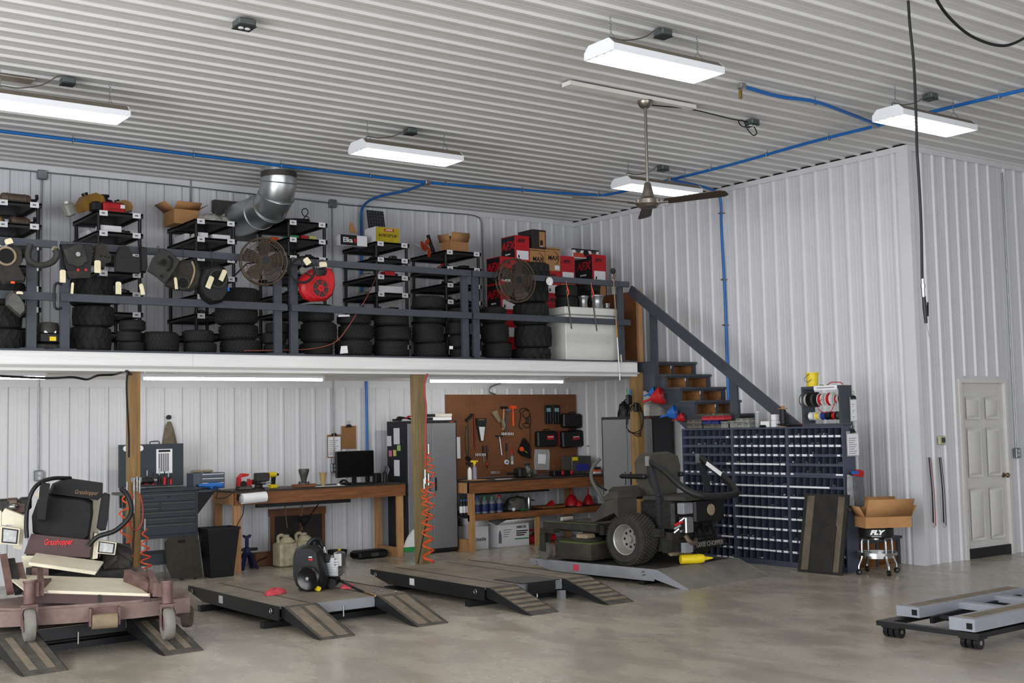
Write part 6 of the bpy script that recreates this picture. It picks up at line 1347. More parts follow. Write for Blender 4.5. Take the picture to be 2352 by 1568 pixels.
for k in range(3): MB().bx(.05, .25-.03*k, -.163, -.1605, .19-k*.028, .205-k*.028).build('print_line', M_INK, t)
for k in range(4): MB().bx(-.17, -.03-.02*k, -.163, -.1605, .22-k*.03, .228-k*.03).build('print_line', M_PRINT, t)
P = [(-.25, .05), (-.20, .05), (-.20, .16), (-.215, .22), (-.235, .22), (-.25, .16)]; MB().prism(P, 'y', -.163, -.1605).build('bottle_print', M_PRINT, t)
for i, (px, Y, s, l) in enumerate(((1222, 13.72, 1.0, 'red fuel can lying beside the open white carton'), (1256, 13.78, .9, 'red floor jack half hidden behind the mower deck'))):
    t = thing('red_equipment', l, 'fuel can' if i == 0 else 'jack', Vector((onY(px, 1250, Y).x, Y, 0))); MB().rb(-.13*s, .13*s, -.09, .09, 0, .11*s, .02).build('body', M_RED, t); MB().cyl((.05*s, 0, .11*s), (.05*s, 0, .14*s), .03, n=12).build('cap', M_BLACK, t); MB().tube(spline([(-.08*s, 0, .11*s), (-.06*s, 0, .17*s), (.03*s, 0, .18*s)], 4), .014, 8).build('handle', M_RED, t)
    if i: MB().rb(.02, .14, -.08, .08, .11, .26, .02).build('pump', M_RED, t)
# ---------------------------------------------------------------- over the second cabinet and on the stair side
c2 = Vector((11.30, 12.42, 1.7365))
bag('white plastic sack slumped on top of the askew cabinet', Vector((11.27, 12.17, 1.7365)), .42, .40, .19, R(107), mat('white_sack', 'd9d8d4', .6, 0, .12, 8), 21)
bag('small dark bag behind the white sack on the cabinet', c2+Vector((-.02, .30, 0)), .2, .2, .20, 0, M_BLACK, 22)
def side_funnel(lab, px, py, r, hgt, m):
    p = onX(px, py, SX0-.02); t = thing('funnel', lab, 'funnel', (SX0-.004-r*.72, p.y, p.z), 0, GF); MB().lathe([(r*.96, 0), (r, 0), (r, .02), (r*.55, hgt*.45), (r*.16, hgt*.6), (r*.1, hgt), (r*.07, hgt), (r*.12, hgt*.6), (r*.5, hgt*.44), (r*.96, .02)], (.0, -.0, 0), (-.45, .75, -.25), 22, True).build('cone', m, t); MB().cyl((r*.6, 0, 0), (r*.72, 0, .02), .006, n=6).build('hook', M_DARK, t)
side_funnel('blue funnel hung highest on the stair side', 1512, 900, .08, .18, M_BLUE); side_funnel('large red funnel hung on the stair side', 1530, 908, .115, .28, M_RED); side_funnel('lower blue funnel hung on the stair side', 1560, 946, .095, .22, M_BLUE); side_funnel('small red funnel hung lowest on the stair side', 1574, 957, .06, .16, M_RED)
# cord and charger on the end post
def rp(px, py): return onY(px, py, DY+.02)
t = thing('extension_cord', 'black extension cord coiled on the end post by the stairs', 'cord', rp(1463, 935)); o = rp(1463, 935)
pts = [rp(1450, 945)-o]
for k in range(3): pts += [rp(1462-4*k, 925+3*k)-o, rp(1474+2*k, 940+6*k)-o, rp(1477-2*k, 975+5*k)-o, rp(1466, 990+6*k)-o, rp(1446-3*k, 992-4*k)-o, rp(1438+2*k, 970)-o, rp(1446, 946-3*k)-o]
pts += [rp(1462, 930)-o, rp(1471, 960)-o, rp(1472, 1003)-o]
MB().tube(spline(pts, 7), .0055, 6).build('cord', M_BLACK, t); MB().rb(-.05, .01, -.03, .03, -.06, .06, .01).build('plug_block', M_BLACK, t)
t = thing('belt_holster', 'dark tool holster with a green tipped driver on the end post', 'holster', rp(1446, 915)); MB().rb(-.05, .04, -.02, .03, -.08, .05, .012).build('holster', M_BLACK, t); MB().cyl((-.03, 0, .03), (-.045, 0, .13), .009, n=8).build('green_driver', M_GREEN, t); MB().cyl((.015, 0, .03), (.02, 0, .12), .02, n=10).build('blue_can', mat('teal_blue', '28506a', .5, 0, .1), t)
# ---------------------------------------------------------------- parts bins along the stair side
M_BIN = mat('blue_grey_bin_steel', '4a5061', .45, .2, .08, 6); M_BINI = mat('navy_bin_inside', '2a3145', .55, .1, .1, 6)
BX, BD = 10.56, .195
SECT = [(10.87, 10.035, 'far'), (10.033, 9.20, 'middle'), (9.198, 8.42, 'near')]
card = MB().bx(-.003, 0, -.032, .032, -.011, .011).mesh('label_card'); card.materials.append(M_PAPER)
card2 = MB().bx(-.003, 0, -.046, .046, -.009, .009).mesh('label_card'); card2.materials.append(M_PAPER)
cardN = MB().bx(-.003, 0, -.02, .02, -.010, .010).mesh('label_card'); cardN.materials.append(M_PAPER)
def bins(y1, y0, z0, z1, rows, lab, cards, foot=0):
    """y1 far, y0 near; compartments open toward -x"""
    t = thing('parts_bin_cabinet', lab, 'parts bin', (BX, y1, z0), 0, 'blue grey steel parts bins along the stairs'); W = y1-y0; H = z1-z0
    MB().bx(BD-.006, BD, -W+.002, -.002, 0, H).build('back', M_BINI, t)
    for y in (-W, -.016): MB().bx(0, BD, y, y+.016, 0, H).build('side', M_BIN, t)
    MB().bx(0, BD, -W+.016, -.016, H-.018, H).build('top', M_BIN, t)
    h = (H-.018-foot)/rows; cw = (W-.032)/8
    lip = MB().bx(0, BD-.007, -W+.017, -.017, 0, .004).bx(0, .004, -W+.017, -.017, .004, .03).mesh('shelf'); lip.materials.append(M_BIN)
    dv = MB().prism([(.003, 0), (BD-.007, 0), (BD-.007, h-.003), (.012, h-.003), (.003, .06)], 'y', -.0012, .0012).mesh('divider'); dv.materials.append(M_BIN)
    dv = MB().add([(.006, -.0012, .004), (BD-.007, -.0012, .004), (BD-.007, -.0012, h-.002), (.02, -.0012, h-.002), (.006, .0012, .004), (BD-.007, .0012, .004), (BD-.007, .0012, h-.002), (.02, .0012, h-.002)], [(0,1,2,3),(7,6,5,4),(0,4,5,1),(1,5,6,2),(2,6,7,3),(3,7,4,0)]).mesh('divider'); dv.materials.append(M_BIN)
    for r in range(rows):
        z = H-.018-(r+1)*h; sh = link('shelf', lip, t, None, (0, 0, z))
        for c in range(1, 8): link('divider', dv, sh, None, (0, -.016-c*cw, 0))
        pat = cards[r] if r < len(cards) else ''
        for c, ch in enumerate(pat):
            if ch != '.': link('label_card', {'a': card, 'b': card2, 'c': cardN}[ch], sh, None, (-.0005, -.016-(c+.5)*cw, .016))
    if foot: MB().bx(0, .006, -W+.017, -.017, 0, .03).bx(.01, BD-.007, -W+.017, -.017, 0, .004).build('foot_lip', M_BIN, t)
    # loose hardware lying in some compartments
    q = MB(); rnd = random.Random(int(z1*100)+int(y1*10))
    for r in range(rows):
        for c in range(8):
            if rnd.random() < .3:
                for k in range(3): y = -.016-(c+rnd.uniform(.25, .75))*cw; z = H-.018-(r+1)*h+.032+rnd.uniform(0, .012); q.cyl((.012, y, z), (.012+rnd.uniform(.01, .03), y+rnd.uniform(-.015, .015), z+.008), .006, n=6)
    o = q.build('loose_hardware', M_SILVER, t); o['kind'] = 'stuff'
up = {'far': ['.......c', '........', '........', '....c..a', 'cccccccc'], 'middle': ['cccacaca', 'acaaaaaa', 'aaaaacac', 'bbbbbbba', 'aaaaaaaa'], 'near': ['aaaaaaaa', 'aaaaaaaa', 'acac...c', '........', 'c......b']}
lo = {'far': ['cccccccc', 'cccccc..', '........', '......cc', '......cc', '......bb', '......cc', '.....aaa'], 'middle': ['bbbbbbbb', 'bbbbbbbb', 'bbbbbbbb', 'bbbbbbbb', 'aabbbaaa', 'aaaaaaaa', 'aaabbbaa', ''], 'near': ['bbbbbb..', 'bbbbbb..', 'aabbbbb.', 'abbaaaa.', 'aaaaaaa.', 'aaaaaaa.', 'aaaaaaaa', '']}
wd = {'far': 'behind the black mower', 'middle': 'in the middle of the row', 'near': 'with the spool rack on it'}
for y1, y0, k in SECT:
    bins(y1, y0, 1.022, 1.56, 5, 'upper blue grey parts bin section %s' % {'far': 'nearest the grey cabinet', 'middle': 'in the middle of the row', 'near': 'right under the spool rack'}[k], up[k])
    bins(y1, y0, 0, 1.02, 8, 'lower blue grey parts bin section %s' % {'far': 'behind the black mower', 'middle': 'in the middle, rows of white labels', 'near': 'behind the leaning black board'}[k], lo[k], .03)
TZ = 1.5605
def ontb(px, X=10.65): p = onX(px, 970, X); return Vector((X, p.y, TZ))
# clear organiser boxes etc on top
M_ORG = mat('smoky_organiser', '5d5a50', .35, 0, .4, 30); M_ORG2 = mat('grey_clear_organiser', '84857f', .3, 0, .35, 34)
def organiser(lab, px, w, hgt, z, m, d=.15):
    p = ontb(px)+Vector((0, 0, z)); t = thing('organiser_box', lab, 'organiser box', p, 0, 'organiser boxes stacked on the parts bins')
    MB().rb(-d/2, d/2, -w/2, w/2, 0, hgt*.72, .004).build('tray', m, t); MB().rb(-d/2-.002, d/2+.002, -w/2-.002, w/2+.002, hgt*.74, hgt, .004).build('lid', m, t); MB().bx(-d/2-.006, -d/2-.0021, -.02, .02, hgt*.4, hgt*.95).build('latch', m, t)
organiser('smoky organiser box at the bottom beside the white capped bottle', 1604, .24, .055, 0, M_ORG); organiser('smoky organiser box second up beside the white capped bottle', 1604, .24, .05, .0555, M_ORG)
organiser('grey organiser box below the blue one', 1646, .30, .05, 0, M_ORG); organiser('blue lidded organiser box under the red one', 1640, .26, .045, .0505, mat('navy_box', '22306e', .4, 0, .1)); organiser('bright red organiser box in the stack', 1646, .36, .05, .096, mat('bright_red_box', 'b8323c', .4, 0, .1)); organiser('flat grey organiser lid on top of the red box', 1650, .28, .03, .1465, M_ORG)
organiser('clear organiser box next to the blue one', 1676, .15, .08, 0, M_ORG2); organiser('clear compartment box with red parts in it', 1692, .13, .085, 0, M_ORG2); organiser('tall clear organiser stack base near the jar', 1716, .19, .06, 0, M_ORG2); organiser('clear organiser box second up near the jar', 1714, .20, .05, .0605, M_ORG2)
bottle('small bottle with a white cap hanging over the bin edge', ontb(1584, 10.60), .09, .022, mat('rust_red_bottle', '6a2f28', .5, 0, .1), M_WHITE)
t = thing('clear_jar', 'tall clear jar packed with shiny rings', 'jar', ontb(1740)); MB().lathe([(.0, 0), (.03, 0), (.03, .19), (0, .2)], n=18).build('jar', M_CLEAR, t)
for k in range(7): MB().tor((0, 0, .02+k*.024), (0, 0, 1), .018, .007, 14, 6).build('ring', M_CHROME, t)
carton('small_box', 'small white box lying beside the clear jar', 'box', ontb(1762, 10.66), .10, .12, .07, M_WHITE, R(8), None, tape=False); carton('small_box', 'white box under another before the black spool', 'box', ontb(1781, 10.64), .08, .065, .075, M_PAPER, 0, None, tape=False); carton('small_box', 'topmost white box before the black spool', 'box', ontb(1781, 10.64)+Vector((0, 0, .0755)), .08, .06, .07, M_PAPER, R(6), None, tape=False)
t = thing('cable_dish', 'dark dish of tangled cable beside the small white box', 'dish', ontb(1752, 10.60)); MB().lathe([(.03, 0), (.05, .012), (.048, .016), (0, .01)], n=18).build('dish', M_DARK, t); MB().tor((0, 0, .022), (0, 0, 1), .03, .007, 18, 6).build('cable', M_BLACK, t)
def spool(t, c, axis, r, w, m, mf):
    a = Vector(axis).normalized(); c = Vector(c); s = MB().cyl(c-a*w/2, c+a*w/2, r*.9, n=18).build('wound_wire', m, t)
    for k in (-1, 1): MB().cyl(c+a*(k*w/2), c+a*(k*(w/2+.004)), r, n=20).build('flange', mf, s)
t = thing('wire_spool', 'tall black wire spool standing on end on the bins', 'spool', ontb(1799, 10.66)); MB().cyl((0, 0, .012), (0, 0, .20), .035, n=18).build('wound_wire', M_BLACK, t); [MB().cyl((0, 0, z), (0, 0, z+.008), .055, n=20).build('flange', M_CARD, t) for z in (0, .205)]; MB().cyl((0, 0, .213), (0, 0, .24), .02, n=12).build('core', M_CARD, t); MB().tor((0, 0, .03), (0, 0, 1), .06, .01, 22, 6).build('loose_coil', M_BLACK, t)
t = thing('crimp_pliers', 'red handled crimping pliers lying beside the spool rack', 'pliers', ontb(1825, 10.63)); [MB().tube(spline([(s*.01, -.10, .02), (s*.03, 0, .025), (s*.008, .08, .02)], 4), .012, 8).build('handle', M_RED if s > 0 else M_BLACK, t) for s in (-1, 1)]; MB().ell((0, .1, .02), .02, .04, .015).build('jaw', M_DARK, t)
# spool rack
ya, yb = onX(1840, 900, BX).y, 8.43; Wr = ya-yb
t = thing('spool_rack', 'grey open wooden rack with two rods on top of the bins', 'rack', (BX, ya, TZ)); Hh = .44
MB().bx(0, BD, -Wr, 0, 0, .03).bx(0, BD, -Wr, 0, Hh-.03, Hh).build('shelf_boards', M_GREYP, t); [MB().bx(0, BD, y, y+.025, .031, Hh-.031).build('side_board', M_GREYP, t) for y in (-Wr, -.025)]
for z in (.295, .115): MB().cyl((.07, -Wr+.02, z), (.07, -.02, z), .007, n=8).build('rod', M_GALV, t)
MB().bx(-.004, -.0005, -Wr*.93, -Wr*.34, Hh-.045, Hh+.004).build('label_strip', M_PAPER, t); MB().bx(-.0055, -.0042, -Wr*.86, -Wr*.42, Hh-.024, Hh-.016).build('print_line', M_PRINT, t)
def rspool(lab, px, z, r, w, m, mf):
    y = onX(px, 920, BX+.07).y; t = thing('wire_spool', lab, 'spool', (BX+.07, y, TZ+z), 0, 'wire spools on the rack rods'); spool(t, (0, 0, 0), (0, 1, 0), r, w, m, mf)
rspool('large spool of white wire on the upper rod', 1853, .295, .075, .085, mat('white_wire', 'b5b2aa', .5, 0, .1), M_DARK); rspool('dark flanged empty spool next to the white wire', 1874, .295, .085, .035, M_GREYM, M_DARK); rspool('first spool of red wire on the upper rod', 1889, .295, .07, .045, M_RED, M_WHITE); rspool('second spool of red wire on the upper rod', 1909, .295, .075, .05, M_RED, M_WHITE); rspool('small spool of red wire on the upper rod', 1923, .295, .045, .03, M_RED, M_WHITE); rspool('black and white spool at the end of the upper rod', 1934, .295, .065, .02, M_BLACK, M_WHITE)
for i, (px, m, mf, l) in enumerate(((1850, M_GREEN, M_WHITE, 'green'), (1865, M_WHITE, M_WHITE, 'white'), (1879, M_YELLOW, M_WHITE, 'yellow'), (1893, mat('navy_wire', '27357a', .5, 0, .1), MATS['navy_wire'], 'blue'), (1905, M_BLACK, M_BLACK, 'black'), (1917, M_RED, M_BLACK, 'red with black flanges'), (1928, M_GREYM, M_BLACK, 'grey'))):
    rspool('small spool on the lower rod wound with %s wire' % l, px, .115, .045, .045, m, mf)
tag(MB().tube(spline([(BX-.01, onX(1888, 920, BX).y, TZ+.30), (BX-.02, onX(1882, 935, BX).y, TZ+.20), (BX-.02, onX(1895, 945, BX).y, TZ+.15), (BX-.02, onX(1912, 935, BX).y, TZ+.17), (BX-.01, onX(1920, 920, BX).y, TZ+.28)], 7), .004, 5).build('loose_wire', M_RED), 'loose red wire drooping from the upper spools', 'wire')
p = onX(1866, 880, BX+.08); t = thing('yellow_pail', 'small yellow pail with a wire bail on the spool rack', 'pail', (BX+.08, p.y, TZ+Hh+.0005)); MB().lathe([(.058, 0), (.068, .14), (.072, .142), (.072, .155), (.066, .155), (.055, .005), (0, .005)], n=22).build('pail', M_YELLOW, t); MB().tube(spline([(-.07, -.02, .14), (-.085, .03, .10), (-.075, .05, .07), (-.08, .0, .05), (-.073, -.05, .08)], 5), .003, 5).build('bail', M_GALV, t)
t = thing('test_clips', 'red test clips lying on the spool rack', 'wire', (BX+.06, onX(1908, 880, BX).y, TZ+Hh)); MB().tube(spline([(0, .1, .008), (-.02, .02, .035), (0, -.08, .03), (.02, -.1, .008)], 5), .005, 6).build('wire', M_RED, t); MB().tube([(-.01, .14, .008), (0, .2, .01)], .007, 6).build('green_clip', M_GREEN, t)
def side_clip(lab, x0, x1, y0, y1, Y):
    clipboard(x0, x1, y0, y1, lab, True, Y, None, M_CLEAR)
side_clip('clipboard with a list on the side of the spool rack', 1951, 1968, 912, 968, 8.42); side_clip('clipboard with a white sheet on the end of the parts bins', 1943, 1973, 990, 1047, 8.412)
for i, (x0, x1, y0, y1, m, l) in enumerate(((1946, 1962, 1090, 1172, mat('pale_film', '9b9ca0', .3, 0, .3, 12), 'pale folded plastic sleeve hung on the end of the bins'), (1960, 1984, 1084, 1165, mat('grey_film_bag', '5c5d60', .35, 0, .25, 12), 'grey plastic bag with a red top hung on the end of the bins'))):
    Y = 8.395-.03*i; a, b = onY(x0, y0, Y), onY(x1, y1, Y); t = thing('hanging_bag', l, 'plastic bag', ((a.x+b.x)/2, Y, b.z)); w, hh = b.x-a.x, a.z-b.z
    MB().prism([(-w*.3, 0), (w*.45, .02), (w*.55, hh*.5), (w*.4, hh*.95), (-w*.4, hh), (-w*.5, hh*.6)], 'y', -.012, .012).build('bag', m, t)
    if i: MB().prism([(-w*.45, hh*.9), (w*.45, hh*.85), (w*.5, hh*1.02), (0, hh*1.07), (-w*.4, hh*1.0)], 'y', -.02, .02).build('red_top', M_RED, t); MB().bx(-w*.6, -w*.1, -.022, .015, hh*.95, hh*1.03).build('blue_edge', M_BLUE, t)
# leaning black board (mower deck ramp mat)
q0, q1 = Vector((10.33, 8.90, 0)), Vector((10.36, 8.33, 0)); up_ = Vector((.17, 0, .83)); ex = (q1-q0)
t = thing('ramp_board', 'black steel ramp board with worn tan strips leaning on the bins', 'ramp board', q0); nrm = ex.cross(up_).normalized()*.02
def onb(u, v, o=0): return ex*u+up_*v+nrm*o
def strip(u0, u1, v0, v1, o0, o1, nme, m): MB().add([onb(u, v, o) for o in (o0, o1) for u, v in ((u0, v0), (u1, v0), (u1, v1), (u0, v1))], [(0,3,2,1),(4,5,6,7),(0,1,5,4),(1,2,6,5),(2,3,7,6),(3,0,4,7)]).build(nme, m, t)
sg = 1 if nrm.x < 0 else -1
M_RB2 = mat('scuffed_black_sheet', '23211f', .65, .1, .4, 7); M_STRIPE = mat('worn_tan_strip', '5f5446', .8, 0, .25, 9)
strip(0, 1, 0, 1, 0, 1, 'sheet', M_RB2); strip(.08, .24, .03, .97, sg*1.05 if sg > 0 else 0-.15, sg*1.15 if sg > 0 else -.05, 'worn_strip', M_STRIPE); strip(.78, .92, .03, .97, sg*1.05 if sg > 0 else -.15, sg*1.15 if sg > 0 else -.05, 'worn_strip', M_STRIPE); strip(.27, .80, .02, .60, sg*1.2 if sg > 0 else -.9, sg*1.9 if sg > 0 else -.2, 'front_flap', M_RB2)
# stool with a carton on it
sc = Vector((10.74, 8.175, 0))
t = thing('shop_stool', 'chrome shop stool on casters with a round black seat', 'stool', sc)
for k in range(4):
    a = R(45+90*k+22); c, s = math.cos(a), math.sin(a)
    lg = MB().tube(spline([(c*.05, s*.05, .37), (c*.16, s*.16, .365), (c*.175, s*.175, .30), (c*.18, s*.18, .18), (c*.215, s*.215, .10), (c*.22, s*.22, .06)], 5), .013, 8).build('leg', M_CHROME, t)
    MB().cyl((c*.22-.012*s, s*.22+.012*c, .028), (c*.22+.012*s, s*.22-.012*c, .028), .028, n=14).build('caster', M_BLACK, lg); MB().cyl((c*.22-.014*s, s*.22+.014*c, .028), (c*.22+.014*s, s*.22-.014*c, .028), .012, n=10).build('caster_hub', M_CHROME, lg)
MB().lathe([(.195, .205), (.205, .20), (.205, .23), (.195, .225)], n=36, close=True).build('foot_ring', M_CHROME, t); MB().lathe([(.15, .17), (.158, .17), (.158, .215), (.15, .215)], n=32, close=True).build('inner_band', M_CHROME, t)
MB().cyl((0, 0, .36), (0, 0, .385), .06, n=18).build('hub', M_CHROME, t); MB().lathe([(.0, .385), (.165, .385), (.178, .40), (.178, .475), (.165, .49), (0, .49)], n=36).build('seat', M_BLACK, t)
cdir = (Vector((0, 0, 0))-sc); ca = math.atan2(cdir.y, cdir.x)
text('FLY', .062, M_WHITE, t, (math.cos(ca)*.186, math.sin(ca)*.186, .445), (R(90), 0, ca+R(90)), shear=.3, bold=.004, sx=1.3); text('RACING', .02, M_WHITE, t, (math.cos(ca)*.184, math.sin(ca)*.184, .405), (R(90), 0, ca+R(90)), sx=1.3)
carton('open_carton', 'flat open brown carton resting on the stool', 'carton', sc+Vector((.05, -.05, .4905)), .50, .30, .115, M_CARD, R(-30), None, 62)
# ---------------------------------------------------------------- motorcycle style lifts
M_LIFTB = mat('black_lift_enamel', '17181a', .4, .1, .15, 6); M_LIFTG = mat('grey_lift_enamel', '83858a', .5, .05, .1, 6)
M_LDECK = mat('dirty_deck_plate', '6b6156', .7, .05, .3, 3.5, .1, col2='8d8172'); M_LTAN = mat('dusty_tread_strip', '75695a', .8, 0, .25, 8); M_RAMP = mat('scuffed_ramp_plate', '4d4943', .7, .05, .35, 9, .1)
GL = 'low service lifts on the floor'
def lift(lab, loc, rz, W, L, z, skirt, deckm, ramp='long', rl=.68, full=False, cover=False):
    """origin: near corner on the floor, x across, y away from the ramps"""
    t = thing('service_lift', lab, 'lift', (loc[0], loc[1], 0), rz, GL)
    MB().bx(.012, W-.012, .012, L, z-.02, z).build('deck_plate', deckm, t)
    for x in (.30, W-.30): MB().bx(x-.008, x+.008, .02, L-.02, z, z+.002).build('deck_seam', M_GREASE, t)
    for x in (0, W-.012): MB().prism([(0, z+.004), (L, z+.004), (L, z-.045), (L-.36, z-.115), (0, z-.115)], 'x', x, x+.012).build('side_skirt', skirt, t)
    MB().bx(.012, W-.012, L-.02, L, z-.05, z-.021).build('end_rail', skirt, t)
    MB().bx(.15, W-.15, .25, L-.35, .02, .06).build('base_frame', M_LIFTB, t)
    for y in (.15, L-.45): MB().bx(-.06 if not full else .02, W+.06 if not full else W-.02, y, y+.07, .0, .05).build('foot_bar', M_LIFTB, t)
    for s in (-1, 1): MB().bar((W/2+s*.3, .4, .06), (W/2+s*.3, L-.5, z-.03), .03, .05).build('scissor_arm', M_LIFTB, t)
    s = MB().bx(-.0025, -.0005, L*.58, L*.58+.085, z-.085, z-.02).build('sticker', mat('red_sticker', 'c2414e', .5, 0, .05) if full else M_PAPER, t)
    for y in (.13, L-.11): MB().tor((-.006, y, z-.045), (1, 0, 0), .02, .0045, 16, 6).build('ring_pull', M_CHROME, t)
    def rampm(x0, x1):
        b = MB().prism([(0, z+.002), (-.06, z-.002), (-rl, .006), (-rl, 0), (-rl+.1, 0), (0, z-.07)], 'x', x0, x1).build('ramp', M_RAMP if not full else mat('dirty_grey_ramp', '7b7770', .6, .05, .25, 4), t)
        nrm = Vector((0, -(z-.006), -(rl-.06))).normalized()
        def at(u, v): return (x0+(x1-x0)*u, -.06-(rl-.06)*v, (z-.002)+(.006-z+.002)*v+.0015)
        def st(u0, u1, v0, v1): 
            P = [Vector(at(*p)) for p in ((u0, v0), (u1, v0), (u1, v1), (u0, v1))]; MB().add(P+[p+Vector((0, 0, .003)) for p in P], [(0,3,2,1),(4,5,6,7),(0,1,5,4),(1,2,6,5),(2,3,7,6),(3,0,4,7)]).build('worn_strip', M_LTAN, b)
        if ramp == 'long': st(.10, .42, .03, .95); st(.56, .88, .03, .95)
        elif ramp == 'cross': [st(.05, .95, .05+k*.15, .12+k*.15) for k in range(6)]
        elif ramp == 'dark': st(.20, .38, .08, .90); st(.62, .80, .08, .90)
        for x in (x0-.004, x1): MB().prism([(0, z+.004), (-.06, z), (-rl, .008), (-rl, 0), (-rl+.1, 0), (0, z-.09)], 'x', x, x+.004).build('ramp_edge', skirt if not full else M_LIFTG, b)
    if full: 
        for x0, x1 in ((.0, W/2-.002), (W/2+.002, W)): rampm(x0, x1)
    else:
        rampm(.03, .33); rampm(W-.33, W-.03)
        MB().bx(.34, W-.34, -.004, .011, z-.09, z-.005).build('cross_plate', M_LIFTB if ramp == 'dark' else M_LIFTG, t); MB().cyl((W*.48, -.012, z-.05), (W*.48, -.012, z-.14), .007, n=8).build('lock_pin', M_CHROME, t)
        if cover: MB().bx(.40, W-.40, -.05, .40, z+.0025, z+.008).bx(.46, W-.46, -.06, -.05, z-.10, z).build('dark_cover', M_LIFTB, t); MB().bx(W-.40, W-.34, -.06, .0, .0, z-.1).build('prop_leg', M_LIFTG, t)
    return t
lift('black lift with two ramps under the cream mower', (2.17, 9.43), R(4.5), 1.38, 1.9, .20, M_LIFTB, M_LDECK, 'dark')
lift('black lift carrying the loose black engine', (4.40, 9.31), R(.6), 1.25, 1.92, .19, M_LIFTB, M_LDECK, 'long')
lift('empty black lift with cross striped ramps', (6.33, 9.12), R(.2), 1.24, 2.05, .18, M_LIFTB, M_LDECK, 'cross', .66, False, True)
lift('grey lift with a full width ramp under the black mower', (8.41, 9.12), R(6.5), 1.33, 1.80, .165, M_LIFTG, mat('dirty_dark_deck', '47423c', .65, .2, .3, 5), 'none', .45, True)
# small things lying on the lifts
def rag(lab, p, s, seed):
    rnd = random.Random(seed); t = thing('shop_rag', lab, 'rag', p, rnd.random()*3); n = 18; vs = []; fs = []
    for i, (f, z) in enumerate(((1, .0), (.92, .022), (.75, .04), (.45, .045), (.1, .046))):
        for k in range(n): u = 2*math.pi*k/n; r = s*f*(1+.35*math.sin(2*u+seed)+rnd.uniform(-.13, .13)); vs.append((r*math.cos(u), r*.55*math.sin(u), 0 if i == 0 else z*s*9*(1+rnd.uniform(-.35, .35))))
    for i in range(4):
        for k in range(n): j = (k+1) % n; fs.append((i*n+k, i*n+j, i*n+n+j, i*n+n+k))
    MB().add(vs, fs+[tuple(range(n)), tuple(range(4*n, 5*n))]).build('cloth', M_RAG, t)
rag('larger crumpled red shop rag on the lift edge', onZ(632, 1364, .192), .11, 3); rag('smaller red shop rag behind the loose engine', onZ(799, 1350, .192), .08, 5)
p = onZ(1598, 1294, .168); t = thing('yellow_bottle', 'bright yellow bottle with a pointed spout lying on the grey lift', 'bottle', p, R(-24))
MB().lathe([(0, -.17), (.046, -.165), (.05, -.15), (.05, .05), (.04, .09), (.022, .10), (.02, .12), (.006, .19), (0, .19)], (0, 0, .05), (1, 0, 0), 18).build('bottle', M_YELLOW, t); MB().bx(-.16, -.03, -.02, .02, .0995, .1005).build('label', mat('yellow_print', 'b39a12', .5, 0, .3, 30), t)
for i, (px, py) in enumerate(((855, 1361), (873, 1359), (906, 1361))): 
    p = onZ(px, py, .192); tag(MB().cyl((0, 0, .006), (.02, .012, .006), .006, n=6).cyl((.02, .012, .006), (.025, .015, .006), .010, n=6).build('loose_bolt', M_CHROME, None, None, p), 'shiny loose bolt on the lift, %s from the engine' % ('first', 'second', 'third')[i], 'bolt')
# ---------------------------------------------------------------- loose engine
ep = onZ(722, 1352, .192)
t = thing('loose_engine', 'black small engine with a silver rocker cover standing on the lift', 'engine', ep, R(38)); t.scale = (.88, .88, .9)
sh = [(-.19, .10), (-.16, .03), (-.08, .0), (.06, .0), (.14, .05), (.17, .14), (.17, .33), (.14, .42), (.06, .455), (-.06, .45), (-.13, .40), (-.15, .28)]
q = MB()
vs = []
for f, x in ((1, -.05), (1, -.14), (.86, -.19)): vs += [(x, y*f, .23+(z-.23)*f) for y, z in sh]
n = len(sh); q.add(vs, [tuple(range(n)), tuple(range(2*n, 3*n))]+[(k*n+i, k*n+(i+1) % n, k*n+n+(i+1) % n, k*n+n+i) for k in range(2) for i in range(n)]); q.build('blower_housing', M_BLACK, t)
MB().lathe([(.115, 0), (.125, .01), (.125, .04), (.11, .05), (.05, .03), (0, .03)], (-.185, -.03, .13), (-1, 0, 0), 28).build('recoil_cover', mat('gloss_black', '101113', .25, 0, 0), t); MB().cyl((-.225, -.03, .13), (-.235, -.03, .13), .018, n=14).build('hub_bolt', M_SILVER, t)
MB().bx(-.1935, -.1905, -.08, -.02, .30, .41).build('side_label', M_DARK, t); MB().bx(-.195, -.1936, -.075, -.03, .305, .325).build('red_mark', M_RED, t); MB().bx(-.195, -.1936, -.07, -.03, .335, .345).build('white_mark', M_WHITE, t)
MB().rb(-.05, .12, -.13, .12, .03, .30, .02).build('crankcase', M_GREYM, t); MB().rb(-.02, .13, -.27, -.13, .12, .33, .015).build('cylinder', M_SILVER, t)
for k in range(6): MB().bx(-.035, .145, -.285, -.14, .15+k*.026, .157+k*.026).build('cooling_fin', M_SILVER, t)
MB().rb(-.02, .12, -.31, -.22, .22, .37, .015).build('rocker_cover', M_CHROME, t); MB().rb(-.045, .015, -.19, -.12, .27, .35, .01).build('switch_box', M_BLACK, t); MB().bx(-.02, .01, -.193, -.1905, .29, .33).build('red_switch', M_RED, t)
MB().tube(spline([(-.06, .05, .44), (-.02, .0, .50), (.04, -.05, .48), (.06, -.08, .40)], 6), .022, 8).build('intake_tube', M_BLACK, t); MB().lathe([(.05, 0), (.05, .09), (.03, .10)], (.06, .03, .38), (0, 0, 1), 16).build('air_cleaner', M_BLACK, t)
for k in range(5): MB().cyl((.03+.02*k, -.12+.03*k, .36), (.03+.02*k, -.10+.03*k, .42+.01*(k % 2)), .009, n=8).build('linkage', M_CHROME, t)
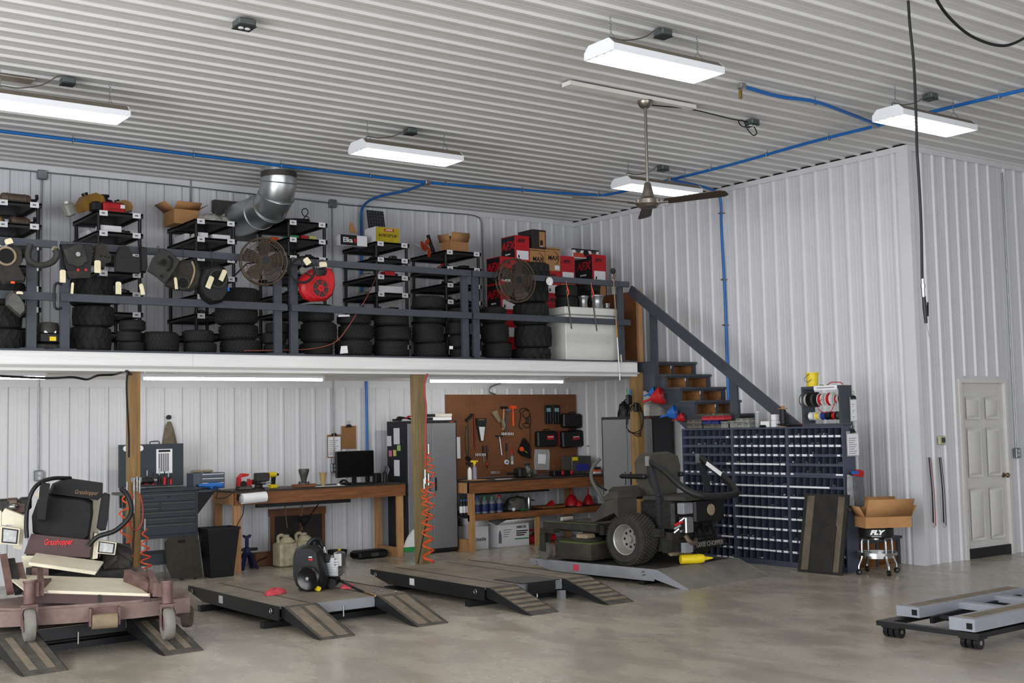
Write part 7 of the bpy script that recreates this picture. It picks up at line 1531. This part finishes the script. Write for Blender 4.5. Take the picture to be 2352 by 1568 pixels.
MB().cyl((-.02, -.20, .06), (.15, -.18, .08), .05, n=16).build('starter_motor', M_BLACK, t); MB().cyl((-.16, -.10, .03), (-.18, -.135, .03), .028, n=14).build('yellow_filler_cap', M_YELLOW, t); MB().rb(-.14, .14, -.12, .12, .0, .03, .008).build('base_flange', M_GREASE, t); MB().rb(.12, .17, -.15, .12, .02, .26, .01).build('mount_bracket', M_GREYM, t)
P = [onZ(775, 1330, .27), onZ(790, 1338, .25), onZ(815, 1350, .21), onZ(838, 1360, .20)]
tag(MB().tube(spline(P, 6), .011, 8).build('drain_hose', M_BLACK), 'short black drain hose trailing from the loose engine', 'hose'); tag(MB().cyl((0, 0, 0), P[-1]-P[-2]-Vector((0, 0, (P[-1]-P[-2]).z)), .009, n=8).build('hose_tip', mat('brass', '9a7a3d', .3, .9, .1), None, None, P[-1]), 'brass tip on the drain hose', 'fitting')
# ---------------------------------------------------------------- frames of reference for the mowers
class Frame:
    def __init__(s, o, rz): s.o = Vector(o); s.rz = rz; s.u = Vector((math.cos(rz), math.sin(rz), 0)); s.v = Vector((-math.sin(rz), math.cos(rz), 0))
    def py(s, x, y, ly): r = ray(x, y); k = (ly+(s.o-EYE).dot(s.v))/r.dot(s.v); return s.loc(EYE+r*k)
    def px(s, x, y, lx): r = ray(x, y); k = (lx+(s.o-EYE).dot(s.u))/r.dot(s.u); return s.loc(EYE+r*k)
    def pz(s, x, y, lz): r = ray(x, y); k = (lz+s.o.z-EYE.z)/r.z; return s.loc(EYE+r*k)
    def loc(s, p): d = p-s.o; return Vector((d.dot(s.u), d.dot(s.v), d.z))
def wheel(t, c, ax, r, w, kind, rimm, hub=True):
    """upright wheel with tread; axis along ax"""
    a = Vector(ax).normalized(); c = Vector(c)
    M = Matrix.Translation(c) @ Vector((0, 0, 1)).rotation_difference(a).to_matrix().to_4x4()
    q = MB(); q.M = M; h = w/2
    q.lathe([(r*.56, -h*.7), (r*.62, -h*.95), (r*.84, -h), (r*.95, -h*.8), (r*.965, -h*.3), (r*.965, h*.3), (r*.95, h*.8), (r*.84, h), (r*.62, h*.95), (r*.56, h*.7)], n=40, close=True); ty = q.build('tyre', mat('mower_tyre', '2b2926', .85, 0, .3, 14, .1), t)
    q = MB(); q.M = M
    if kind == 'turf':
        n = 44; 
        for i in range(n):
            for j in range(7):
                z = (-.78+j*.26)*h; aa = 2*math.pi*(i+.5*(j % 2))/n; d = .058
                rr = 1.0 if abs(z) < h*.6 else .98
                q.add([(r*k*math.cos(b), r*k*math.sin(b), zz) for k in (.955, rr) for b, zz in ((aa-d, z), (aa, z-h*.11), (aa+d, z), (aa, z+h*.11))], [(4,5,6,7),(0,1,5,4),(1,2,6,5),(2,3,7,6),(3,0,4,7)])
    else:
        n = 11
        for i in range(n):
            for s in (-1, 1):
                aa = 2*math.pi*(i+(.5 if s > 0 else 0))/n; pts = ((0, .04*s), (.17, .04*s), (.52, .95*s), (.30, .95*s))
                q.add([(r*(k if abs(z) < .5 else k-.05)*math.cos(aa+d), r*(k if abs(z) < .5 else k-.05)*math.sin(aa+d), z*h) for k in (.93, 1.03) for d, z in pts], [(4,5,6,7),(0,1,5,4),(1,2,6,5),(2,3,7,6),(3,0,4,7)])
    q.build('tread', mat('tread_block', '38352f', .85, 0, .3, 14), ty)['kind'] = 'stuff'
    q = MB(); q.M = M; q.lathe([(r*.58, -h*.75), (r*.60, -h*.85), (r*.55, -h*.8), (r*.46, -h*.3), (r*.43, -h*.15), (r*.15, -h*.15), (r*.15, -h*.4), (0, -h*.4)], n=32, caps=False); q.lathe([(r*.58, h*.75), (r*.60, h*.85), (r*.55, h*.8), (r*.46, h*.3), (r*.43, h*.15), (0, h*.15)], n=32, caps=False); ri = q.build('rim', rimm, t)
    if hub:
        q = MB(); q.M = M
        for k in range(8): aa = 2*math.pi*k/8; q.cyl((r*.3*math.cos(aa), r*.3*math.sin(aa), -h*.17), (r*.3*math.cos(aa), r*.3*math.sin(aa), -h*.14), r*.055, n=10)
        q.build('rim_holes', M_BLKH, ri)
# ---------------------------------------------------------------- black zero turn mower on the grey lift
M_MB = mat('dusty_black_paint', '2a2824', .6, .1, .35, 8); M_MG = mat('dusty_grey_cover', '3a3731', .75, 0, .25, 8); M_GRASS = mat('grass_clippings', '4f5a2c', .95, 0, .35, 30, .3)
f2 = Frame((8.40, 9.56, .168), R(6.5))
t = thing('black_mower', 'dusty black zero turn mower standing on the grey lift', 'mower', f2.o, f2.rz)
wheel(t, (.14, 0, .268), (1, 0, 0), .268, .27, 'turf', mat('satin_rim', '9a9890', .4, .5, .1)); wheel(t, (1.09, 0, .268), (1, 0, 0), .268, .27, 'turf', MATS['satin_rim'])
# cutting deck
dk = [(-.06, .40), (-.08, .75), (-.04, .96), (.12, 1.04), (.45, 1.12), (.85, 1.16), (1.15, 1.08), (1.28, .9), (1.26, .45)]
d = MB().prism(dk, 'z', .055, .20).build('cutting_deck', mat('scuffed_deck_shell', '2c2a27', .5, .2, .6, 4, col2='4b463c'), t); MB().prism([(x*1.01-.006, y*1.01-.004) for x, y in dk], 'z', .035, .054).build('deck_skirt', M_DUST, d); MB().prism([(x*.96+.02, .42+(y-.42)*.93) for x, y in dk], 'z', .2005, .212).build('grass_layer', M_GRASS, d)
for x, y in ((.20, .70), (.60, .95), (1.0, .72)): MB().lathe([(.17, .213), (.18, .235), (.15, .255), (.06, .262), (.06, .29), (0, .29)], (x, y, 0), (0, 0, 1), 22).build('pulley_cover', M_MG, d)
MB().rb(-.02, .12, .50, .66, .25, .30, .01).build('height_plate', M_TAN, d)
# frame
for x in (.18, .98): MB().bx(x, x+.07, -.35, 1.15, .30, .38).build('frame_rail', M_MB, t)
MB().bx(.02, 1.2, 1.08, 1.15, .31, .40).build('front_beam', M_MB, t); MB().bx(-.03, .02, .35, 1.15, .34, .41).bx(.03, 1.2, .30, .36, .30, .40).build('side_rail', M_MB, t); MB().bx(-.02, .01, .36, 1.13, .4105, .416).build('grass_on_rail', M_GRASS, t)
for x in (-.07, 1.29):
    MB().cyl((x-.03, 1.08, .10), (x+.03, 1.08, .10), .095, n=22).build('front_caster', mat('grey_caster_tyre', '54524c', .8, 0, .2), t); MB().bx(x-.05, x+.05, .9, 1.11, .30, .35).bx(x-.05, x-.038, 1.04, 1.12, .10, .30).bx(x+.038, x+.05, 1.04, 1.12, .10, .30).build('caster_fork', M_MB, t)
# fuel tanks / fenders and foot pan
for x0, x1 in ((.0, .30), (.93, 1.23)): MB().prism([(.06, .50), (.12, .54), (.42, .43), (.46, .46), (.28, .63), (.16, .68), (.06, .69)], 'x', x0, x1).build('fuel_tank', M_MG, t)
MB().prism([(.05, .692), (.16, .682), (.26, .66), (.28, .70), (.16, .76), (.05, .77)], 'x', .0, .30).build('control_console', M_MG, t); MB().bx(.03, .12, .20, .28, .67, .72).build('yellow_latch', M_YELLOW, t)
MB().bx(.25, .98, .45, 1.1, .385, .40).build('foot_pan', M_MB, t); MB().cyl((.06, .95, .44), (.22, .95, .44), .022, n=10).build('foot_peg', mat('pale_grip', '9a948a', .6, 0, .1), t)
# seat: we look at the back of it
st_ = [f2.py(x, y, .05) for x, y in ((1499, 1140), (1482, 1105), (1478, 1062), (1492, 1042), (1540, 1037), (1556, 1044), (1562, 1068), (1561, 1108), (1550, 1135))]
vs = []; n = len(st_); c = sum(st_, Vector())/n
for fa, y in ((1, .18), (1.02, .10), (.93, .03)): vs += [Vector((c.x+(p.x-c.x)*fa, y, c.z+(p.z-c.z)*fa)) for p in st_]
MB().add(vs, [tuple(range(n)), tuple(range(2*n, 3*n))]+[(k*n+i, k*n+(i+1) % n, k*n+n+(i+1) % n, k*n+n+i) for k in range(2) for i in range(n)]).build('seat_back', mat('dusty_seat_vinyl', '4a463d', .8, 0, .25, 7), t); MB().rb(.40, .95, .12, .58, .66, .78, .03).build('seat_cushion', M_MG, t)
MB().rb(.33, .40, -.02, .34, .88, .93, .015).build('armrest', M_BLACK, t); MB().rb(.95, 1.02, -.02, .34, .88, .93, .015).build('armrest', M_BLACK, t)
# steering levers
for x in (.10, 1.10): MB().tube(spline([(x, .30, .60), (x-.0, .42, .74), (x-.02, .50, .88), (x+.02, .52, 1.0), (x+.10, .48, 1.10)], 6), .020, 10).build('steering_lever', mat('grey_lever_grip', '4e4d4a', .6, 0, .15), t)
for k in range(7): MB().cyl((.30+.03*k, -.44+.02*(k % 3), .34+.035*(k % 4)), (.33+.03*k, -.48, .38+.035*(k % 4)), .014, n=8).build('engine_fitting', (M_CHROME, M_SILVER, M_RED)[k % 3], t)
MB().tube([(.2, .4, .76), (.2, .5, .80), (.2, .55, .86)], .012, 8).build('shift_lever', M_BLACK, t)
# folded roll bar
for x in (.36, 1.20): MB().bar((x, -.22, .20), (x, -.20, .70), .05, .06, (0, 1, 0)).bar((x, -.20, .70), (x, -.08, 1.06), .045, .055, (0, 1, 0)).build('roll_bar_upright', mat('dark_bar', '2e2f33', .45, .2, .2), t); MB().bar((x-.03, -.08, 1.02), (x-.03, -.08, 1.12), .02, .05, (0, 1, 0)).build('hinge_bracket', M_SILVER, t)
hp = [(.36, -.10, 1.06), (.36, -.28, .97), (.37, -.48, .82), (.44, -.62, .73), (.60, -.68, .70), (1.0, -.68, .70), (1.14, -.60, .74), (1.20, -.42, .86), (1.20, -.10, 1.08)]
MB().tube(spline(hp, 6), .036, 10).build('roll_hoop', mat('black_hoop', '1f1f20', .5, .1, .2), t); MB().bar((1.20-.034, -.40, .90), (1.20-.034, -.20, 1.02), .003, .045).build('white_decal', M_WHITE, t)
# engine at the back
MB().rb(.36, .98, -.38, .08, .34, .66, .03).build('engine_block', M_GREASE, t); MB().rb(.55, 1.05, -.52, -.30, .42, .66, .02).build('muffler_guard', M_BLACK, t); MB().cyl((.80, -.525, .55), (.80, -.535, .55), .06, n=16).build('round_plate', M_TAN, t)
MB().rb(.42, .55, -.50, -.40, .32, .50, .012).build('silver_cover', M_CHROME, t); MB().rb(.40, .58, -.49, -.40, .52, .64, .008).build('grey_plate', M_LIFTG, t); MB().bx(.40, .52, -.50, -.44, .13, .23).build('hitch_plate', M_LIFTG, t)
MB().prism([(-.52, .66), (-.50, .70), (.05, .70), (.08, .66)], 'x', .40, 1.06).build('engine_shroud', M_MG, t); MB().tube(spline([(.45, -.46, .30), (.47, -.5, .24), (.55, -.5, .22), (.62, -.46, .25)], 5), .025, 8).build('exhaust_pipe', M_RUST, t)
MB().bx(.28, .40, -.42, .10, .14, .34).build('side_plate', M_MB, t); MB().bx(.20, 1.02, -.42, -.36, .14, .26).build('rear_frame', M_MB, t)
for k in range(6): MB().cyl((.27, -.36+.06*k, .17+.02*(k % 2)), (.28, -.36+.06*k, .17+.02*(k % 2)), .012, n=8).build('bolt', M_CHROME, t)
for z in (.24, .32): MB().cyl((.274, -.10, z+.1), (.266, -.10, z+.1), .018, n=10).build('bright_bolt', M_WHITE, t)
MB().rb(.53, 1.07, -.50, -.47, .15, .24, .006).build('rear_bumper', M_BLACK, t); text('DIXIE CHOPPER', .072, mat('worn_letter', '75716a', .6, 0, .1), t, (.80, -.503, .195), (R(90), 0, 0), ext=.002, sx=.88, bold=.001)
for x in (.62, .78, .94): MB().bar((x, -.48, .24), (x, -.40, .40), .02, .03, (0, 1, 0)).build('guard_strut', M_BLACK, t)
MB().cyl((.28, -.05, .12), (.95, -.05, .12), .04, n=12).build('axle', M_GREASE, t); MB().cyl((.4, -.3, .12), (.7, -.3, .10), .035, n=10).build('cylinder_rod', M_TAN, t)
# ---------------------------------------------------------------- cream and maroon mower at the frame edge
f1 = Frame((2.885, 9.15, .105), R(-14)); L1 = f1.py
t = thing('cream_mower', 'cream and maroon front deck mower with a black seat parked on the lift ramps', 'mower', f1.o, f1.rz)
M_MAR2 = mat('dark_maroon_enamel', '452e2d', .5, 0, .12, 8)
M_DECKM = mat('dusty_deck_maroon', '6a5650', .75, 0, .25, 7, .1, col2='857169')
M_GT = mat('grey_caster_tyre2', '77736c', .8, 0, .15, 10)
def pl(pts, ly, th, m, name, inset=0, parent=None): P = [L1(x, y, ly) for x, y in pts]; return MB().prism([(p.x, p.z) for p in P], 'y', ly, ly+th).build(name, m, parent or t)
for i, (cx, cy) in enumerate(((67, 1440), (385, 1436))):
    c = L1(cx, cy, 0)+Vector((0, 0, .014)); MB().lathe([(.05, -.036), (.09, -.041), (.115, -.033), (.12, -.012), (.12, .012), (.115, .033), (.09, .041), (.05, .036)], c, (1, .12, 0), 30, True).build('caster_tyre', M_GT, t); MB().cyl(c-Vector((.038, 0, 0)), c+Vector((.038, 0, 0)), .05, n=18).build('caster_hub', M_MAROON, t)
    fk = MB(); [fk.bx(c.x+s*.052-.006, c.x+s*.052+.006, c.y-.03, c.y+.03, c.z-.02, c.z+.135) for s in (-1, 1)]; fk.bx(c.x-.058, c.x+.058, c.y-.035, c.y+.035, c.z+.135, c.z+.15).build('caster_fork', M_MAROON, t)
    MB().cyl(c+Vector((0, .0, .15)), c+Vector((0, .02, .30)), .04, n=18).build('spindle_tube', M_MAROON, t); MB().cyl(c+Vector((0, .02, .30)), c+Vector((0, .022, .315)), .046, n=18).build('spindle_cap', M_MAROON, t)
    MB().bar(c+Vector((-.02 if i else .02, .02, .25)), (c.x-(.12 if i else -.12), .55, c.z+.22), .09, .10).build('caster_arm', M_MAROON, t)
    MB().prism([(c.y+.05, c.z+.20), (c.y+.50, c.z+.16), (c.y+.55, c.z+.34), (c.y+.48, c.z+.36), (c.y+.05, c.z+.30)], 'x', c.x-.10 if i else c.x+.06, c.x-.06 if i else c.x+.10).build('arm_gusset', M_MAROON, t)
dkp = [(-.80, .30), (-.60, .12), (-.25, .08), (.25, .08), (.45, .14), (.68, .32), (.70, .70), (.4, .85), (-.5, .85), (-.80, .70)]
zt_, zb_ = L1(200, 1393, .08).z, L1(200, 1428, .08).z
d = MB().prism([(x, min(y, .18)) for x, y in dkp[:6]], 'z', zb_, zt_).prism([(x, y+.001) for x, y in [(-.80, .18), (.50, .18)]+dkp[5:]], 'z', max(zb_, .13), zt_).build('cutting_deck', M_DECKM, t); MB().prism([(x*.98, .45+(y-.45)*.96) for x, y in dkp], 'z', zt_+.0005, zt_+.02).build('deck_top', M_DECKM, d)
rl = L1(240, 1425, .05); MB().cyl((rl.x-.09, .03, rl.z), (rl.x+.09, .03, rl.z), .055, n=20).build('roller', mat('tan_roller', '7f705a', .8, 0, .2), t); MB().bx(rl.x-.11, rl.x-.095, .0, .1, rl.z-.03, rl.z+.10).bx(rl.x+.095, rl.x+.11, 0, .1, rl.z-.03, rl.z+.10).bx(rl.x-.11, rl.x+.11, .06, .1, rl.z+.02, rl.z+.10).build('roller_bracket', M_MAROON, t)
# sloped cream cover over the deck, with its maroon front
A = [L1(60, 1357, .115), L1(345, 1366, .115), L1(288, 1328, .72), L1(10, 1318, .72)]
MB().add([p for p in A]+[p-Vector((0, 0, .012)) for p in A], [(0,1,2,3),(7,6,5,4),(0,4,5,1),(1,5,6,2),(2,6,7,3),(3,7,4,0)]).build('cream_cover', M_CREAM, t)
fr = pl([(75, 1360), (345, 1368), (344, 1390), (78, 1384)], .12, .02, M_MAR2, 'front_panel'); pl([(225, 1359), (232, 1359), (233, 1382), (226, 1382)], .112, .006, M_BLACK, 'latch_strap', parent=fr); pl([(108, 1355), (345, 1363), (339, 1369), (112, 1361)], .10, .012, M_CREAM, 'cream_lip')
pl([(70, 1332), (112, 1328), (125, 1341), (74, 1343)], .50, .01, M_TAN, 'worn_bracket')
MB().bar(L1(290, 1330, .6), L1(345, 1362, .25), .05, .16).build('deck_side_arm', M_MAROON, t); sw = L1(430, 1415, .35); MB().lathe([(.03, -.03), (.08, -.032), (.085, 0), (.08, .032), (.03, .03)], sw, (1, -.4, 0), 22, True).build('side_gauge_wheel', mat('brown_tyre', '4f463c', .85, 0, .2), t); MB().bar(sw+Vector((0, 0, 0)), (sw.x-.25, sw.y+.12, sw.z+.14), .04, .06).build('gauge_arm', M_MAROON, t)
# foot plate, seat pan, seat
B = [L1(66, 1290, .72), L1(222, 1312, .72), L1(238, 1289, 1.0), L1(83, 1269, 1.0)]
MB().add([p for p in B]+[p-Vector((0, 0, .012)) for p in B], [(0,1,2,3),(7,6,5,4),(0,4,5,1),(1,5,6,2),(2,6,7,3),(3,7,4,0)]).build('foot_plate', M_CREAM, t)
fp = pl([(50, 1276), (82, 1276), (86, 1300), (52, 1304)], .98, .02, M_CREAM, 'side_bracket'); pl([(66, 1291), (222, 1313), (218, 1320), (66, 1298)], .705, .014, M_CREAM, 'foot_plate_lip')
sp_ = pl([(55, 1272), (72, 1226), (208, 1240), (206, 1280)], 1.02, .05, M_MAR2, 'seat_pan')
g0, g1 = L1(106, 1246, 1.01), L1(160, 1246, 1.01); text('Grasshopper', .066, mat('bright_red_paint', 'c0272c', .5, 0, .05), t, ((g0.x+g1.x)/2, 1.008, g0.z), (R(90), R(2), 0), ext=.001, shear=.25, sx=.62, bold=.002)
def cushion(pts, ly, th, m, name, inset=.1):
    P = [L1(x, y, ly) for x, y in pts]; n = len(P); c = sum(P, Vector())/n; vs = []
    for fa, y in ((1, ly+th), (1.0, ly+th*.4), (1-inset, ly)): vs += [Vector((c.x+(p.x-c.x)*fa, y, c.z+(p.z-c.z)*fa)) for p in P]
    return MB().add(vs, [tuple(range(n)), tuple(range(2*n, 3*n))]+[(k*n+i, k*n+(i+1) % n, k*n+n+(i+1) % n, k*n+n+i) for k in range(2) for i in range(n)]).build(name, m, t)
M_SEAT = mat('black_seat_fabric', '1c1c1d', .85, 0, .2, 30)
pl([(78, 1140), (94, 1120), (232, 1136), (222, 1282), (208, 1284), (206, 1180)], 1.42, .03, M_CREAM, 'seat_frame')
cushion([(76, 1226), (74, 1190), (88, 1150), (110, 1136), (196, 1144), (215, 1152), (216, 1180), (208, 1232), (200, 1242), (150, 1244), (100, 1238)], 1.08, .28, M_SEAT, 'seat_back', .12)
hd = cushion([(112, 1134), (122, 1112), (150, 1100), (166, 1100), (238, 1110), (237, 1140), (226, 1150), (190, 1144)], 1.12, .22, M_SEAT, 'head_cushion', .06); k0 = L1(198, 1131, 1.11); text('Grasshopper', .05, mat('tan_thread', '8a6a50', .7, 0, 0), t, (k0.x, 1.118, k0.z), (R(90), R(6), 0), ext=.001, shear=.25, sx=.7)
for pts, nm in ((((86, 1196), (92, 1118), (98, 1108), (116, 1112), (110, 1150), (104, 1198)), 'armrest'), (((224, 1214), (236, 1136), (244, 1132), (254, 1136), (250, 1190), (244, 1218), (232, 1220)), 'armrest')): cushion(pts, .92, .14, M_SEAT, nm, .1)
# levers
def tubepx(pts, ly, r, m, nm): MB().tube(spline([L1(x, y, l) for (x, y), l in zip(pts, ly)], 6), r, 10).build(nm, m, t)
tubepx([(62, 1235), (60, 1200), (64, 1160), (76, 1125), (96, 1106), (125, 1098), (162, 1098)], [.95, .97, 1.0, 1.02, 1.05, 1.1, 1.2], .017, M_BLACK, 'control_lever'); tubepx([(205, 1252), (225, 1232), (265, 1218), (295, 1190), (302, 1165), (292, 1135), (278, 1122)], [.98, .95, .92, .92, .95, 1.0, 1.05], .020, M_BLACK, 'control_lever')
# cream tank and lamps
ct_ = L1(30, 1250, 1.10); pl([(4, 1178), (12, 1168), (55, 1184), (56, 1220), (50, 1262), (30, 1258), (28, 1205), (4, 1205)], 1.10, .22, M_CREAM, 'side_tank'); pl([(-12, 1186), (3, 1172), (3, 1250), (-12, 1250)], 1.15, .2, M_CREAM, 'outer_tank')
pl([(218, 1225), (229, 1226), (224, 1282), (212, 1284)], 1.05, .25, M_CREAM, 'side_tank')
M_LENS = mat('headlamp_lens', '9c9c9a', .25, .3, .25, 20)
for a in (((2, 1208), (46, 1214), (42, 1252), (0, 1248)), ((224, 1240), (268, 1246), (264, 1274), (221, 1270))):
    lp = pl(a, .98, .10, M_CREAM, 'lamp_housing'); c = sum((Vector((x, y, 0)) for x, y in a), Vector())/4; sc_ = lambda f: [(c.x+(x-c.x)*f, c.y+(y-c.y)*f) for x, y in a]
    pl(sc_(.86), .975, .004, M_BLACK, 'lamp_gasket', parent=lp); pl(sc_(.70), .968, .006, M_LENS, 'lamp_lens', parent=lp)
# machinery beside the tank, rear wheels
for k, (x, y) in enumerate(((10, 1160), (28, 1158), (46, 1166), (58, 1156))): c = L1(x, y, 1.35); MB().rb(c.x-.05, c.x+.05, 1.3, 1.5, c.z-.05, c.z+.05, .015).build('engine_detail', (M_GREASE, M_RUST, M_MAROON, M_GREASE)[k], t)
c = L1(30, 1163, 1.3); MB().ell(c, .05, .05, .03).build('chrome_detail', M_CHROME, t)
wc = L1(272, 1300, 1.35); wheel(t, (wc.x-.02, 1.35,   .355), (1, 0, 0), .25, .24, 'lug', M_CREAM); wheel(t, (-(wc.x-.02)-.15, 1.35, .355), (1, 0, 0), .25, .24, 'lug', M_CREAM); wheel(t, (0, 1.95, .28), (1, 0, 0), .18, .16, 'turf', M_CREAM, False)
MB().bx(-.35, .35, .95, 1.9, .28, .42).build('chassis', M_GREASE, t); MB().rb(-.42, .10, 1.50, 2.2, .40, .66, .04).build('engine_hood', M_MAROON, t); MB().bx(-.45, -.33, .75, 1.3, .18, .5).bx(.33, .42, .75, 1.3, .18, .4).build('deck_lift_arm', M_MAROON, t)
for k in range(3): MB().bar(L1(8+18*k, 1275+10*k, .80), L1(24+18*k, 1362, .40), .03, .05, (1, 0, 0)).build('lift_link', (M_MAROON, M_GREASE, M_MAROON)[k], t)
# ---------------------------------------------------------------- small scissor lift by the camera side
t = thing('scissor_jack', 'low scissor lift table with two grey rails and roller wheels', 'lift', (7.55, 5.0, 0), R(1.5)); M_RAILG = mat('pale_grey_rail', '8d9098', .4, .1, .06)
def rail(x0, x1, y0, y1, z0, z1):
    MB().bx(x0, x1, y0, y1, z0, z1).build('rail', M_RAILG, t); MB().bx(x0+.06, x1-.03, y0+.05, y1-.05, z1, z1+.004).build('worn_pad', M_LTAN, t)
    q = MB(); q.bx(x0-.0015, x0+.012, y0+.02, y0+.065, z0+.016, z0+.058); q.build('tube_opening', M_BLKH, t)
rail(.33, 1.85, .62, .82, .135, .21); rail(.06, 2.2, .0, .20, .135, .222)
for x in (.85, 1.35): MB().bx(x, x+.09, .20, .62, .15, .20).build('cross_rail', M_RAILG, t)
MB().bx(.10, 2.2, .0, .10, .085, .12).bx(.10, 2.2, .74, .84, .085, .12).bx(.10, .16, .10, .74, .085, .12).build('base_frame', M_LIFTB, t)
for y in (.16, .60): MB().bar((.45, y, .11), (1.7, y, .15), .03, .05).build('scissor_arm', M_LIFTB, t)
MB().cyl((.55, .15, .12), (.55, .64, .12), .02, n=10).build('pivot_rod', M_DARK, t)
for y0 in (.02, .66):
    for k in range(3): c = (.17, y0+.025+k*.05, .045); w_ = MB().cyl((c[0], c[1]-.018, c[2]), (c[0], c[1]+.018, c[2]), .045, n=22).build('roller', mat('gloss_roller', '17171a', .25, 0, 0), t); MB().cyl((c[0], c[1]-.0195, c[2]), (c[0], c[1]-.0185, c[2]), .016, n=12).build('roller_hub', M_SILVER, w_)
    MB().bx(.12, .24, y0, y0+.15, .07, .088).build('roller_bracket', M_LIFTB, t)
MB().bx(.75, 2.2, -.05, -.005, .06, .14).bx(.75, 2.2, -.05, -.005, .0, .055).build('side_beam', M_LIFTB, t)
for x, z in ((1.05, .10), (1.06, .028)): MB().bx(x, x+.06, -.0535, -.0505, z-.022, z+.022).build('warning_label', mat('cream_label', 'cfcdb8', .6, 0, .15, 40), t)
for x, z in ((.86, .09), (.88, .04)): MB().cyl((x, -.07, z), (x, -.05, z), .014, n=10).build('axle_bolt', M_CHROME, t)
flush_texts()
